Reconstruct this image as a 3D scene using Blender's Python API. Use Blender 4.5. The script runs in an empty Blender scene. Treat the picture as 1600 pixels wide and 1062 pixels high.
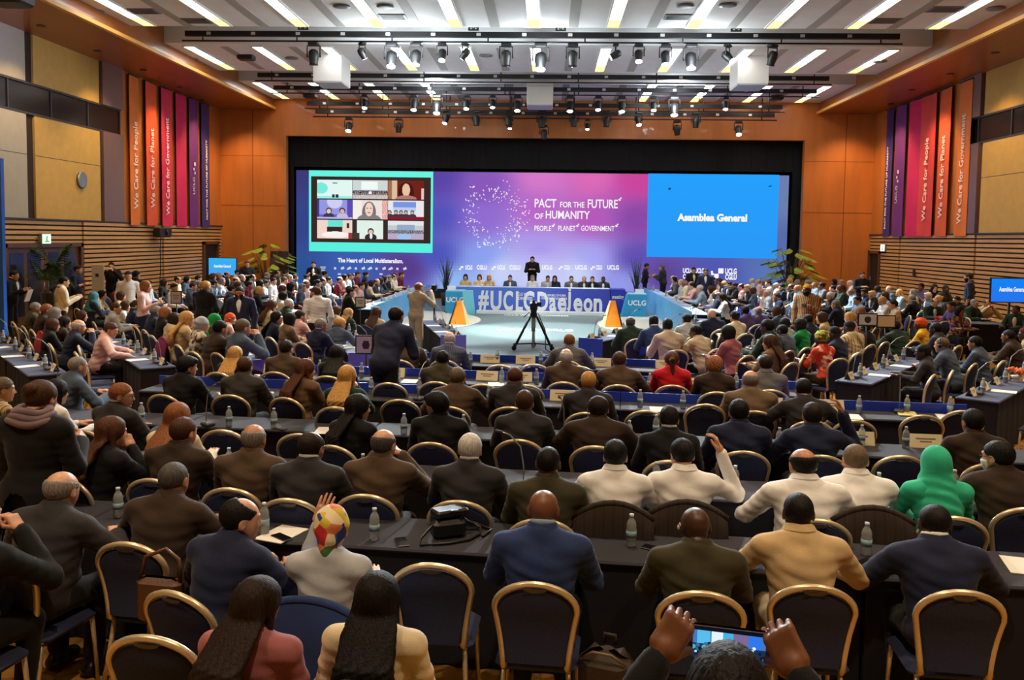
import bpy, bmesh, math, random
import numpy as np
from mathutils import Vector, Matrix, Euler

C = bpy.context.scene.collection
SC = bpy.context.scene
R = math.radians
PI = math.pi
rnd = random.Random(7)

# ------------------------------------------------------------------ camera
IMG_W, IMG_H, FPX = 1600.0, 1062.0, 1350.0
EYE = np.array([0.0, 0.0, 2.68])
YAW, PITCH, ROLL, DROP = R(2.33), R(3.7), R(0.8), 72.3

def cam_basis():
    fw = np.array([-math.sin(YAW)*math.cos(PITCH), math.cos(YAW)*math.cos(PITCH), -math.sin(PITCH)])
    r = np.array([math.cos(YAW), math.sin(YAW), 0.0])
    u = np.cross(r, fw)
    return math.cos(ROLL)*r + math.sin(ROLL)*u, -math.sin(ROLL)*r + math.cos(ROLL)*u, fw

CR, CU, CF = cam_basis()
cam_data = bpy.data.cameras.new('camera')
cam = bpy.data.objects.new('camera', cam_data)
C.objects.link(cam)
SC.camera = cam
m = Matrix.Identity(4)
for i in range(3):
    m[i][0], m[i][1], m[i][2], m[i][3] = CR[i], CU[i], -CF[i], EYE[i]
cam.matrix_world = m
cam_data.sensor_width = 36.0
cam_data.lens = 36.0*FPX/IMG_W
cam_data.shift_y = -DROP/IMG_W
cam_data.clip_end = 200
cam_data.dof.use_dof = False

def ray(px, py):
    return CF + CR*((px-800.0)/FPX) + CU*((531.0-py-DROP)/FPX)

def on_z(px, py, z):          # where the sight line through a pixel meets the level z
    d = ray(px, py); t = (z-EYE[2])/d[2]
    return EYE + d*t

def on_y(px, py, y):
    d = ray(px, py); t = y/d[1]
    return EYE + d*t

def on_x(px, py, x):
    d = ray(px, py); t = x/d[0]
    return EYE + d*t

# ------------------------------------------------------------------ world and exposure
world = bpy.data.worlds.new('world'); SC.world = world
world.use_nodes = True
world.node_tree.nodes['Background'].inputs[0].default_value = (0.02, 0.02, 0.025, 1)
world.node_tree.nodes['Background'].inputs[1].default_value = 0.3
SC.view_settings.view_transform = 'Standard'
SC.view_settings.look = 'None'
SC.view_settings.exposure = 0.0
SC.view_settings.gamma = 1.0
SC.view_settings.use_curve_mapping = False
try:
    SC.cycles.max_bounces = 6; SC.cycles.diffuse_bounces = 3; SC.cycles.glossy_bounces = 3
    SC.cycles.transmission_bounces = 5; SC.cycles.transparent_max_bounces = 8
    SC.cycles.caustics_reflective = False; SC.cycles.caustics_refractive = False
    SC.cycles.sample_clamp_indirect = 4.0
    SC.cycles.use_denoising = True
except Exception:
    pass

# ------------------------------------------------------------------ light levels (lamps of the hall, and the added spill lamps)
SLOT_WHITE, SLOT_WARM = 13.0, 3.6      # slot lights in the stage half: white part, glowing reflection at the end
HOUSE_SLOT = 2.4                      # dimmed warm slot lights over the seats
DOWNLIGHT_W = 820.0                   # recessed spots over the audience
STAGE_SPOT_W, ROW_SPOT_W = 1500.0, 7600.0                 # profile spots on the trusses
WALL_WASH_W = 470.0                   # warm grazers over the side walls
LED_GAIN = 1.0
ADDED_SPILL_W = 190.0                       # added point lamps for stray light from the brightest stage lamps

def spot(name, loc, target, watts, color, angle=50, blend=0.6, size=0.12, parent=None):
    l = bpy.data.lights.new(name, 'SPOT'); l.energy = watts; l.color = color
    l.spot_size = R(angle); l.spot_blend = blend; l.shadow_soft_size = size
    o = bpy.data.objects.new(name, l); C.objects.link(o)
    o.location = loc
    o.rotation_euler = (Vector(target)-Vector(loc)).to_track_quat('-Z', 'Y').to_euler()
    return o

# ------------------------------------------------------------------ materials
def srgb(r, g, b):
    def f(c):
        c /= 255.0
        return c/12.92 if c <= 0.04045 else ((c+0.055)/1.055)**2.4
    return (f(r), f(g), f(b))

MATS = {}
def mat(name, col, rough=0.6, metal=0.0, noise=0.0, nscale=20.0, bump=0.0, bscale=60.0, sheen=0.0, trans=0.0, ior=1.45, coat=0.0, stretch=None, spec=0.5):
    if name in MATS: return MATS[name]
    mt = bpy.data.materials.new(name); mt.use_nodes = True
    nt = mt.node_tree; b = nt.nodes['Principled BSDF']
    b.inputs['Base Color'].default_value = (*col, 1)
    b.inputs['Roughness'].default_value = rough
    b.inputs['Metallic'].default_value = metal
    b.inputs['Specular IOR Level'].default_value = spec
    if sheen: b.inputs['Sheen Weight'].default_value = sheen; b.inputs['Sheen Roughness'].default_value = 0.4
    if trans: b.inputs['Transmission Weight'].default_value = trans; b.inputs['IOR'].default_value = ior
    if coat: b.inputs['Coat Weight'].default_value = coat
    if noise or bump:
        tc = nt.nodes.new('ShaderNodeTexCoord')
        src = tc.outputs['Object']
        if stretch:
            mp = nt.nodes.new('ShaderNodeMapping'); mp.inputs['Scale'].default_value = stretch
            nt.links.new(src, mp.inputs[0]); src = mp.outputs[0]
    if noise:
        n = nt.nodes.new('ShaderNodeTexNoise'); n.inputs['Scale'].default_value = nscale; n.inputs['Detail'].default_value = 4
        nt.links.new(src, n.inputs['Vector'])
        rp = nt.nodes.new('ShaderNodeValToRGB')
        a = 1-noise; z = 1+noise
        rp.color_ramp.elements[0].position = 0.3; rp.color_ramp.elements[1].position = 0.7
        rp.color_ramp.elements[0].color = (col[0]*a, col[1]*a, col[2]*a, 1)
        rp.color_ramp.elements[1].color = (min(1, col[0]*z), min(1, col[1]*z), min(1, col[2]*z), 1)
        nt.links.new(n.outputs['Fac'], rp.inputs[0]); nt.links.new(rp.outputs[0], b.inputs['Base Color'])
    if bump:
        n2 = nt.nodes.new('ShaderNodeTexNoise'); n2.inputs['Scale'].default_value = bscale; n2.inputs['Detail'].default_value = 3
        nt.links.new(src, n2.inputs['Vector'])
        bp = nt.nodes.new('ShaderNodeBump'); bp.inputs['Strength'].default_value = bump; bp.inputs['Distance'].default_value = 0.01
        nt.links.new(n2.outputs['Fac'], bp.inputs['Height']); nt.links.new(bp.outputs[0], b.inputs['Normal'])
    MATS[name] = mt
    return mt

def emit(name, col, strength=1.0):
    if name in MATS: return MATS[name]
    mt = bpy.data.materials.new(name); mt.use_nodes = True
    nt = mt.node_tree; nt.nodes.clear()
    e = nt.nodes.new('ShaderNodeEmission'); o = nt.nodes.new('ShaderNodeOutputMaterial')
    e.inputs[0].default_value = (*col, 1); e.inputs[1].default_value = strength
    nt.links.new(e.outputs[0], o.inputs[0])
    MATS[name] = mt
    return mt

def emit_attr(name, strength=1.0):      # a screen that shows the picture stored in its pixels
    mt = bpy.data.materials.new(name); mt.use_nodes = True
    nt = mt.node_tree; nt.nodes.clear()
    a = nt.nodes.new('ShaderNodeAttribute'); a.attribute_name = 'pixel'
    e = nt.nodes.new('ShaderNodeEmission'); o = nt.nodes.new('ShaderNodeOutputMaterial')
    e.inputs[1].default_value = strength
    nt.links.new(a.outputs['Color'], e.inputs[0]); nt.links.new(e.outputs[0], o.inputs[0])
    MATS[name] = mt
    return mt

# ------------------------------------------------------------------ object bookkeeping
def tag(o, label=None, cat=None, group=None, kind=None):
    if label: o['label'] = label
    if cat: o['category'] = cat
    if group: o['group'] = group
    if kind: o['kind'] = kind
    return o

def empty(name, loc=(0, 0, 0), rz=0.0):
    o = bpy.data.objects.new(name, None); C.objects.link(o)
    o.empty_display_size = 0.1
    o.location = loc; o.rotation_euler = (0, 0, rz)
    return o

def link(name, data, parent=None, loc=None, rot=None):
    o = bpy.data.objects.new(name, data); C.objects.link(o)
    if parent is not None: o.parent = parent
    if loc is not None: o.location = loc
    if rot is not None: o.rotation_euler = rot
    return o

def set_mats(o, *ms):                   # materials on the object, so that copies share one mesh
    for i, mt in enumerate(ms):
        if i >= len(o.material_slots): break
        o.material_slots[i].link = 'OBJECT'
        o.material_slots[i].material = mt
    return o

def copy_tree(o, parent=None):
    c = o.copy(); C.objects.link(c)
    if parent is not None: c.parent = parent
    for ch in list(o.children): copy_tree(ch, c)
    return c

# ------------------------------------------------------------------ mesh builder
class MB:
    def __init__(s): s.v = []; s.f = []; s.m = []; s.sm = []
    def add(s, verts, faces, mi=0, smooth=False):
        o = len(s.v); s.v += [tuple(map(float, p)) for p in verts]
        for f in faces: s.f.append(tuple(i+o for i in f)); s.m.append(mi); s.sm.append(smooth)
        return s
    def box(s, c, size, mi=0, rz=0.0, bev=0.0):
        x, y, z = size[0]/2, size[1]/2, size[2]/2
        cs, sn = math.cos(rz), math.sin(rz)
        def T(p): return (c[0]+p[0]*cs-p[1]*sn, c[1]+p[0]*sn+p[1]*cs, c[2]+p[2])
        if bev <= 0:
            P = [(-x, -y, -z), (x, -y, -z), (x, y, -z), (-x, y, -z), (-x, -y, z), (x, -y, z), (x, y, z), (-x, y, z)]
            F = [(3, 2, 1, 0), (4, 5, 6, 7), (0, 1, 5, 4), (1, 2, 6, 5), (2, 3, 7, 6), (3, 0, 4, 7)]
            return s.add([T(p) for p in P], F, mi)
        b = min(bev, x*.95, y*.95, z*.95)
        rings = []
        for (dz, k) in ((-z, b), (-z+b, 0), (z-b, 0), (z, b)):
            xx, yy = x-k, y-k; cc = b
            rings.append([(-xx+cc, -yy, dz), (xx-cc, -yy, dz), (xx, -yy+cc, dz), (xx, yy-cc, dz), (xx-cc, yy, dz), (-xx+cc, yy, dz), (-xx, yy-cc, dz), (-xx, -yy+cc, dz)])
        P = [T(p) for r in rings for p in r]
        F = [tuple(range(7, -1, -1)), tuple(range(24, 32))]
        for k in range(3):
            for j in range(8):
                F.append((k*8+j, k*8+(j+1) % 8, (k+1)*8+(j+1) % 8, (k+1)*8+j))
        return s.add(P, F, mi)
    def quad(s, a, b, c, d, mi=0): return s.add([a, b, c, d], [(0, 1, 2, 3)], mi)
    def prism(s, poly, z0, z1, mi=0):   # poly: xy, counter-clockwise
        n = len(poly)
        P = [(p[0], p[1], z0) for p in poly]+[(p[0], p[1], z1) for p in poly]
        F = [tuple(range(n-1, -1, -1)), tuple(range(n, 2*n))]
        for i in range(n): F.append((i, (i+1) % n, n+(i+1) % n, n+i))
        return s.add(P, F, mi)
    def prism_y(s, poly, y0, y1, mi=0):   # poly: xz outline pushed along y
        n = len(poly)
        P = [(p[0], y0, p[1]) for p in poly]+[(p[0], y1, p[1]) for p in poly]
        F = [tuple(range(n)), tuple(range(2*n-1, n-1, -1))]
        for i in range(n): F.append((i, n+i, n+(i+1) % n, (i+1) % n))
        return s.add(P, F, mi)
    def tube(s, path, r, n=8, mi=0, closed=False, ratio=1.0, caps=True):
        path = [Vector(p) for p in path]; k = len(path)
        rr = r if isinstance(r, (list, tuple)) else [r]*k
        P = []; up0 = None
        for i, p in enumerate(path):
            if closed: t = path[(i+1) % k]-path[i-1]
            else: t = path[min(i+1, k-1)]-path[max(i-1, 0)]
            t.normalize()
            if up0 is None:
                up0 = Vector((0, 0, 1)) if abs(t.z) < 0.9 else Vector((0, 1, 0))
            a = t.cross(up0)
            if a.length < 1e-4: a = t.cross(Vector((1, 0, 0)))
            a.normalize(); b = a.cross(t).normalized(); up0 = b
            for j in range(n):
                th = 2*PI*j/n
                P.append(p+a*math.cos(th)*rr[i]+b*math.sin(th)*rr[i]*ratio)
        F = []
        for i in range(k if closed else k-1):
            i2 = (i+1) % k
            for j in range(n):
                j2 = (j+1) % n
                F.append((i*n+j, i*n+j2, i2*n+j2, i2*n+j))
        if not closed and caps:
            F.append(tuple(range(n-1, -1, -1))); F.append(tuple((k-1)*n+j for j in range(n)))
        return s.add(P, F, mi, True)
    def cyl(s, a, b, r0, r1=None, n=12, mi=0): return s.tube([a, b], [r0, r0 if r1 is None else r1], n, mi)
    def lathe(s, prof, c=(0, 0, 0), n=16, mi=0, axis='z'):
        P = []; F = []; k = len(prof)
        for (r, h) in prof:
            for j in range(n):
                th = 2*PI*j/n
                q = (r*math.cos(th), r*math.sin(th), h)
                if axis == 'y': q = (q[0], h, q[1])
                if axis == 'x': q = (h, q[0], q[1])
                P.append((c[0]+q[0], c[1]+q[1], c[2]+q[2]))
        for i in range(k-1):
            for j in range(n):
                j2 = (j+1) % n; F.append((i*n+j, i*n+j2, (i+1)*n+j2, (i+1)*n+j))
        if prof[0][0] > 1e-6: F.append(tuple(range(n-1, -1, -1)))
        if prof[-1][0] > 1e-6: F.append(tuple((k-1)*n+j for j in range(n)))
        return s.add(P, F, mi, True)
    def ball(s, c, r, n=10, mi=0):
        rr = r if isinstance(r, (tuple, list)) else (r, r, r)
        P = []; F = []
        for i in range(n+1):
            t = PI*i/n
            for j in range(n*2):
                p = PI*j/n
                P.append((c[0]+rr[0]*math.sin(t)*math.cos(p), c[1]+rr[1]*math.sin(t)*math.sin(p), c[2]+rr[2]*math.cos(t)))
        for i in range(n):
            for j in range(n*2):
                j2 = (j+1) % (n*2); F.append((i*n*2+j, (i+1)*n*2+j, (i+1)*n*2+j2, i*n*2+j2))
        return s.add(P, F, mi, True)
    def mesh(s, name, nmat=None):
        me = bpy.data.meshes.new(name); me.from_pydata(s.v, [], s.f)
        me.polygons.foreach_set('material_index', s.m)
        me.polygons.foreach_set('use_smooth', s.sm)
        me.update()
        return me
    def build(s, name, mats, parent=None, loc=None, rot=None):
        me = s.mesh(name)
        for mt in (mats if isinstance(mats, (list, tuple)) else [mats]): me.materials.append(mt)
        return link(name, me, parent, loc, rot)

def grid_screen(name, p0, du, dv, nu, nv, paint, material, parent=None):
    """A lit screen: nu x nv pixels from corner p0, paint(u, v) -> N x 3 display colours (0..255)."""
    us, vs = np.meshgrid((np.arange(nu)+.5)/nu, (np.arange(nv)+.5)/nv)
    col = paint(us.ravel(), vs.ravel())
    p0, du, dv = map(np.array, (p0, du, dv))
    gu, gv = np.meshgrid(np.arange(nu+1)/nu, np.arange(nv+1)/nv)
    V = p0+gu.ravel()[:, None]*du+gv.ravel()[:, None]*dv
    i = np.arange(nu*nv); r, c = i//nu, i % nu
    a = r*(nu+1)+c
    F = np.stack([a, a+1, a+nu+2, a+nu+1], 1)
    me = bpy.data.meshes.new(name); me.from_pydata(V.tolist(), [], F.tolist())
    at = me.attributes.new('pixel', 'FLOAT_COLOR', 'FACE')
    x = np.clip(col, 0, 255)/255.0
    lin = np.where(x <= 0.04045, x/12.92, ((x+0.055)/1.055)**2.4)
    at.data.foreach_set('color', np.concatenate([lin, np.ones((len(lin), 1))], 1).astype(np.float32).ravel())
    me.materials.append(material); me.update()
    return link(name, me, parent)

def text(name, body, size, material, parent=None, loc=(0, 0, 0), rot=(0, 0, 0), bold=0.0, depth=0.004, align='CENTER', space=1.0, fit=None):
    """Raised lettering as a mesh, centred on loc; fit = its width in metres."""
    cu = bpy.data.curves.new(name, 'FONT'); cu.body = body; cu.size = size
    cu.align_x = align; cu.align_y = 'CENTER'; cu.extrude = depth; cu.offset = bold
    cu.space_character = space; cu.resolution_u = 3
    tmp = bpy.data.objects.new('lettering_tmp', cu)
    me = bpy.data.meshes.new_from_object(tmp)
    bpy.data.objects.remove(tmp); bpy.data.curves.remove(cu)
    me.name = name; me.materials.clear(); me.materials.append(material)
    if fit:
        n = len(me.vertices); co = np.empty(n*3, np.float32); me.vertices.foreach_get('co', co)
        w = co[0::3].max()-co[0::3].min(); co[0::3] *= fit/max(w, 1e-4); me.vertices.foreach_set('co', co)
    return link(name, me, parent, loc, rot)

# ================================================================== THE HALL
XL, XR, YF, YB = -14.0, 13.4, 36.5, -5.0
SOF_Z, CEIL_Z = 7.96, 8.4
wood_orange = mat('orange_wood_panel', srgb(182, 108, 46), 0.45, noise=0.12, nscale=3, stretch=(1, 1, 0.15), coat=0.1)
wood_ochre = mat('ochre_wall_panel', srgb(190, 150, 70), 0.55, noise=0.06, nscale=4)
panel_grey = mat('grey_wall_panel', srgb(168, 160, 140), 0.6, noise=0.04, nscale=4)
panel_mauve = mat('mauve_metal_column', srgb(120, 92, 88), 0.4, metal=0.2)
slat_wood = mat('slat_wood', srgb(196, 150, 92), 0.5, noise=0.12, nscale=8, stretch=(0.3, 0.3, 4))
slat_back = mat('slat_backing', srgb(40, 28, 20), 0.9)
dark_glass = mat('dark_ribbon_glass', srgb(22, 20, 24), 0.15)
mullion = mat('mullion_metal', srgb(70, 66, 64), 0.5, metal=0.5)
ceil_white = mat('ceiling_paint', srgb(232, 232, 234), 0.8, noise=0.03, nscale=2)
ceil_grey = mat('ceiling_strip_grey', srgb(165, 163, 160), 0.8)
black_drape = mat('black_drape', srgb(16, 14, 18), 0.95, bump=0.3, bscale=5)
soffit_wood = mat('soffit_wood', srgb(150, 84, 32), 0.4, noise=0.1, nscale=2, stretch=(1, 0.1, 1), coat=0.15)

# carpet
def carpet_material():
    mt = bpy.data.materials.new('patterned_carpet'); mt.use_nodes = True
    nt = mt.node_tree; b = nt.nodes['Principled BSDF']; b.inputs['Roughness'].default_value = 0.95
    b.inputs['Specular IOR Level'].default_value = 0.1
    tc = nt.nodes.new('ShaderNodeTexCoord')
    v = nt.nodes.new('ShaderNodeTexVoronoi'); v.inputs['Scale'].default_value = 5.5; v.feature = 'DISTANCE_TO_EDGE'
    n = nt.nodes.new('ShaderNodeTexNoise'); n.inputs['Scale'].default_value = 9; n.inputs['Detail'].default_value = 5
    nt.links.new(tc.outputs['Object'], v.inputs['Vector']); nt.links.new(tc.outputs['Object'], n.inputs['Vector'])
    rp = nt.nodes.new('ShaderNodeValToRGB')
    rp.color_ramp.elements[0].position = 0.02; rp.color_ramp.elements[0].color = (*srgb(150, 106, 54), 1)
    rp.color_ramp.elements[1].position = 0.10; rp.color_ramp.elements[1].color = (*srgb(190, 142, 70), 1)
    nt.links.new(v.outputs['Distance'], rp.inputs[0])
    mx = nt.nodes.new('ShaderNodeMix'); mx.data_type = 'RGBA'; mx.blend_type = 'MULTIPLY'; mx.inputs[0].default_value = 0.5
    rp2 = nt.nodes.new('ShaderNodeValToRGB'); rp2.color_ramp.elements[0].position = 0.35; rp2.color_ramp.elements[1].position = 0.65
    rp2.color_ramp.elements[0].color = (0.5, 0.45, 0.4, 1)
    nt.links.new(n.outputs['Fac'], rp2.inputs[0])
    nt.links.new(rp.outputs[0], mx.inputs[6]); nt.links.new(rp2.outputs[0], mx.inputs[7])
    nt.links.new(mx.outputs[2], b.inputs['Base Color'])
    return mt

fl = MB(); fl.box(((XL+XR)/2, 17, -0.1), (XR-XL+1, 46, 0.2))
tag(fl.build('floor', carpet_material()), kind='structure')

# pale vinyl stage floor between the rows and the head table, with two cream ovals beside it
stage_grey = mat('stage_vinyl', srgb(92, 110, 108), 0.5, noise=0.03, nscale=2)
cream_vinyl = mat('cream_vinyl', srgb(226, 216, 192), 0.35)
sf = MB(); sf.prism([(-4.6, 15.2), (3.7, 15.2), (5.2, 21), (6.4, 29), (6.4, 36.3), (-6.6, 36.3), (-6.6, 29), (-5.6, 21)], 0.0, 0.012)
tag(sf.build('floor_stage', stage_grey), kind='structure')
def oval(name, cx, cy, rx, ry, z):
    b = MB(); b.prism([(cx+rx*math.cos(t), cy+ry*math.sin(t)) for t in np.linspace(0, 2*PI, 48, endpoint=False)], 0.0, z)
    return tag(b.build(name, cream_vinyl), kind='structure')
ol = on_z(752, 500, 0); orr = on_z(934, 508, 0)
oval('floor_oval_west', ol[0]-2.6, ol[1]-0.4, 2.6, 3.4, 0.02)
oval('floor_oval_east', orr[0]+2.9, orr[1]+0.2, 2.9, 3.4, 0.02)

# ceiling: three bays with open troughs between them
def ceiling_slab(b, y0, y1):
    b.box(((XL+XR)/2, (y0+y1)/2, CEIL_Z+0.15), (XR-XL, y1-y0, 0.3), 0)
b = MB()
TROUGHS = [(23.95, 26.05), (30.35, 32.3)]
ceiling_slab(b, YB, 13.2); ceiling_slab(b, 14.6, 23.95); ceiling_slab(b, 26.05, 30.35); ceiling_slab(b, 32.3, 36.9)
b.box(((XL+XR)/2, 17, 9.6), (XR-XL, 46, 0.1), 1)
for (y0, y1) in TROUGHS+[(13.2, 14.6)]:
    b.box(((XL+XR)/2, y1+0.05, 8.75), (XR-XL, 0.12, 0.66), 0)
    b.box(((XL+XR)/2, y1+0.04, 9.3), (XR-XL, 0.12, 0.5), 2)
    b.box(((XL+XR)/2, y0-0.05, 9.1), (XR-XL, 0.12, 0.9), 1)
SLOT_X = [-0.47+2.12*k for k in range(-5, 6)]
for (y0, y1) in ((20.9, 23.8), (26.4, 29.95), (32.5, 36.3)):      # unlit strips between the slot lights
    for k in range(10):
        b.box((SLOT_X[k]+1.06, (y0+y1)/2+0.1, CEIL_Z-0.002), (0.26, y1-y0, 0.016), 1)
tag(b.build('ceiling', [ceil_white, ceil_grey, wood_orange]), kind='structure')

# side soffits and their lips
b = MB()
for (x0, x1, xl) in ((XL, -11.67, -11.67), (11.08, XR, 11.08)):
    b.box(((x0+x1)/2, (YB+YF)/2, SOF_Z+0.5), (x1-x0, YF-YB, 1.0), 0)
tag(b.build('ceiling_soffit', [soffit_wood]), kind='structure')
b = MB()
for xl, s in ((-11.67, 1), (11.08, -1)):
    b.box((xl+s*0.05, (YB+YF)/2, SOF_Z+0.03), (0.12, YF-YB, 0.10), 0)
tag(b.build('trim_1', [mat('lip_wood_lit_tone', srgb(226, 170, 84), 0.5)]), kind='structure')  # lip coloured pale: the yellow light along the edge is in its colour

# front wall with the stage opening
OX0, OX1, OZ = -11.15, 10.54, 6.86
b = MB()
b.box(((XL+OX0)/2-0.25, YF+0.15, 4.2), (OX0-XL+0.5, 0.3, 8.4), 0)
b.box(((XR+OX1)/2+0.25, YF+0.15, 4.2), (XR-OX1+0.5, 0.3, 8.4), 0)
b.box(((OX0+OX1)/2, YF+0.15, (OZ+8.4)/2), (OX1-OX0, 0.3, 8.4-OZ), 0)
for (xa, xb) in ((-12.6, -12.57), (12.2, 12.23)):
    b.box(((xa+xb)/2, YF-0.002, 4.1), (0.03, 0.012, 8.0), 1)
for z in (3.9, 6.0):
    b.box(((XL+OX0)/2, YF-0.002, z), (OX0-XL, 0.012, 0.02), 1)
    b.box(((XR+OX1)/2, YF-0.002, z), (XR-OX1, 0.012, 0.02), 1)
tag(b.build('wall_front', [wood_orange, mat('panel_joint', srgb(120, 62, 22), 0.8)]), kind='structure')

# stage box behind the opening
b = MB()
b.box(((XL+XR)/2, 40.2, 4.2), (XR-XL, 0.2, 8.4), 0)
b.box((-11.6, 38.4, 4.2), (0.2, 3.6, 8.4), 0); b.box((11.0, 38.4, 4.2), (0.2, 3.6, 8.4), 0)
b.box((-0.3, 38.4, 8.5), (23, 3.6, 0.2), 0)
tag(b.build('wall_stage_back', [black_drape]), kind='structure')

# side walls
def side_wall(name, X, s):
    """s = +1: the room lies towards +x. Panels over a slatted lower wall, a dark ribbon window above."""
    b = MB()
    def P(y0, y1, z0, z1, d0, d1, mi):     # a slab standing d0..d1 in front of the wall face
        b.box((X+s*(d0+d1)/2, (y0+y1)/2, (z0+z1)/2), (abs(d1-d0), y1-y0, z1-z0), mi)
    P(YB, YF+0.3, 0, 8.4, -0.3, -0.02, 3)
    seq = [(YB, 4, 1), (4, 8, 0), (8, 12, 1), (12, 16, 0), (16, 19.3, 1), (19.3, 22.75, 1), (23.1, 26.55, 0), (26.6, 27.9, 2)] if s > 0 else \
          [(YB, 4, 1), (4, 8, 0), (8, 12, 1), (12, 16, 0), (16, 20, 1), (20, 24, 0), (24, 27.5, 0), (27.6, 29.0, 2)]
    for (y0, y1, k) in seq:
        for (z0, z1) in ((3.02, 5.82), (6.64, 7.96)):
            P(y0+0.01, y1-0.01, z0, z1, -0.02, 0.04 if k != 2 else 0.12, k)
            if k != 2 and z1 < 6: P(y0+0.01, y1-0.01, 4.72, 4.735, 0.035, 0.043, 5)
    yb = seq[-1][1]
    P(yb, YF, 3.02, 7.96, -0.02, 0.02, 4)
    P(YB, yb-0.05, 5.82, 6.64, -0.02, 0.0, 6)
    for k in range(18):
        y = 22.0+1.95*(k-13)
        if y < yb: P(y-0.025, y+0.025, 5.82, 6.64, -0.01, 0.03, 7)
    P(YB, yb-0.02, 5.80, 5.86, -0.01, 0.05, 7); P(YB, yb-0.02, 6.60, 6.66, -0.01, 0.05, 7)
    # slatted lower wall in bays, every other one a little proud
    P(YB, YF, 0, 3.0, -0.02, 0.0, 8)
    ys = [YB, 0, 4, 8, 12, 16, 18.5, 21.4, 25.4, 28.0, 30.8, 33.6, YF] if s > 0 else [YB, 0, 4, 8, 12, 16, 20, 24.2, 27.6, 30.6, 33.4, 35.6, YF]
    for i in range(len(ys)-1):
        d = 0.05 if i % 2 else 0.09
        y0, y1 = ys[i], ys[i+1]
        door = DOORS_L if s > 0 else DOORS_R
        spans = [(y0, y1)]
        for (da, db) in door:
            new = []
            for (p, q) in spans:
                if db <= p or da >= q: new.append((p, q))
                else:
                    if da > p: new.append((p, da))
                    if db < q: new.append((db, q))
            spans = new
        for k in range(21):
            z = 0.16+k*0.138
            lst = spans if z < 2.36 else [(y0, y1)]
            for (p, q) in lst:
                if q-p > 0.06: P(p+0.02, q-0.02, z-0.046, z+0.046, 0.0, d, 9)
    P(YB, YF, 2.98, 3.03, 0.0, 0.1, 7)
    return tag(b.build(name, [wood_ochre, panel_grey, panel_mauve, slat_back, wood_orange, mullion, dark_glass, mullion, slat_back, slat_wood]), kind='structure')
DOORS_L = [(21.55, 25.3), (34.4, 36.0)]
DOORS_R = [(35.2, 36.45)]
side_wall('wall_west', XL, 1)
side_wall('wall_east', XR, -1)
b = MB(); b.box(((XL+XR)/2, YB-0.15, 4.2), (XR-XL+0.6, 0.3, 8.4), 0)
tag(b.build('wall_rear', [wood_ochre]), kind='structure')

# doors
door_wood = mat('door_brown_wood', srgb(92, 58, 30), 0.45, noise=0.15, nscale=6, stretch=(3, 3, 0.4))
door_glass = mat('door_glass', srgb(36, 40, 52), 0.12)
steel = mat('brushed_steel', srgb(170, 170, 172), 0.35, metal=0.9)
def door(n, X, s, y0, y1, leaves, style):
    root = MB()
    root.box((X+s*0.06, y0+0.06, 1.17), (0.16, 0.12, 2.34)); root.box((X+s*0.06, y1-0.06, 1.17), (0.16, 0.12, 2.34)); root.box((X+s*0.06, (y0+y1)/2, 2.30), (0.16, y1-y0, 0.12))
    d = tag(root.build('door_%d' % n, door_wood), kind='structure')
    w = (y1-y0-0.24)/leaves
    for k in range(leaves):
        ya = y0+0.12+k*w
        l = MB(); l.box((X+s*0.03, ya+w/2, 1.12), (0.05, w-0.015, 2.24), 0)
        if style == 'glass':
            for q in range(2):
                yy = ya+w*(0.28+0.44*q)
                l.box((X+s*0.058, yy, 1.25), (0.012, w*0.34, 1.7), 1)
        leaf = l.build('door_leaf', [door_wood if style == 'glass' else mat('door_dark', srgb(20, 17, 18), 0.7), door_glass], d)
        h = MB(); h.cyl((X+s*0.09, ya+(w-0.1 if k % 2 == 0 else 0.1), 0.9), (X+s*0.09, ya+(w-0.1 if k % 2 == 0 else 0.1), 1.3), 0.014)
        h.build('door_handle', steel, leaf)
door(1, XL, 1, 21.55, 25.3, 2, 'glass')
door(2, XL, 1, 34.4, 36.0, 1, 'dark')
door(3, XR, -1, 35.2, 36.45, 1, 'dark')

# ================================================================== CEILING LIGHTS
white_glow = emit('slot_white_glow', (1.0, 0.97, 0.92), SLOT_WHITE)
reflection_glow = emit('slot_amber_reflection', (1.0, 0.62, 0.16), SLOT_WARM)
house_glow = emit('house_slot_glow', (1.0, 0.74, 0.42), HOUSE_SLOT)
frame_white = mat('lamp_frame_white', srgb(225, 225, 220), 0.6)
ORD = ['first', 'second', 'third', 'fourth', 'fifth', 'sixth', 'seventh', 'eighth', 'ninth', 'tenth', 'eleventh', 'twelfth', 'thirteenth', 'fourteenth', 'fifteenth', 'sixteenth', 'seventeenth', 'eighteenth', 'nineteenth', 'twentieth']
def nth(i): return ORD[i] if i < len(ORD) else '%dth' % (i+1)

def slot_light(x, y0, y1, label, group, whole_warm=False):
    t = tag(empty('ceiling_light', (x, (y0+y1)/2, CEIL_Z)), label, 'ceiling light', group)
    L = y1-y0; w = 0.30
    f = MB()
    for s in (-1, 1): f.box((s*(w/2+0.02), 0, -0.015), (0.04, L+0.08, 0.05))
    for s in (-1, 1): f.box((0, s*(L/2+0.02), -0.015), (w, 0.04, 0.05))
    f.build('frame', frame_white, t)
    d = MB(); e = L*0.72
    d.box((0, -L/2+e/2, -0.012), (w, e, 0.02)); d.build('diffuser', house_glow if whole_warm else white_glow, t)
    d = MB(); d.box((0, L/2-(L-e)/2, -0.012), (w, L-e, 0.02)); d.build('amber_end', house_glow if whole_warm else reflection_glow, t)  # stage slots: this glowing end stands in for light reflected by orange wood
BAYS = [(20.9, 23.8, 'bay nearest the seats'), (26.4, 29.95, 'middle ceiling bay'), (32.5, 36.3, 'ceiling bay over the stage')]
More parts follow.
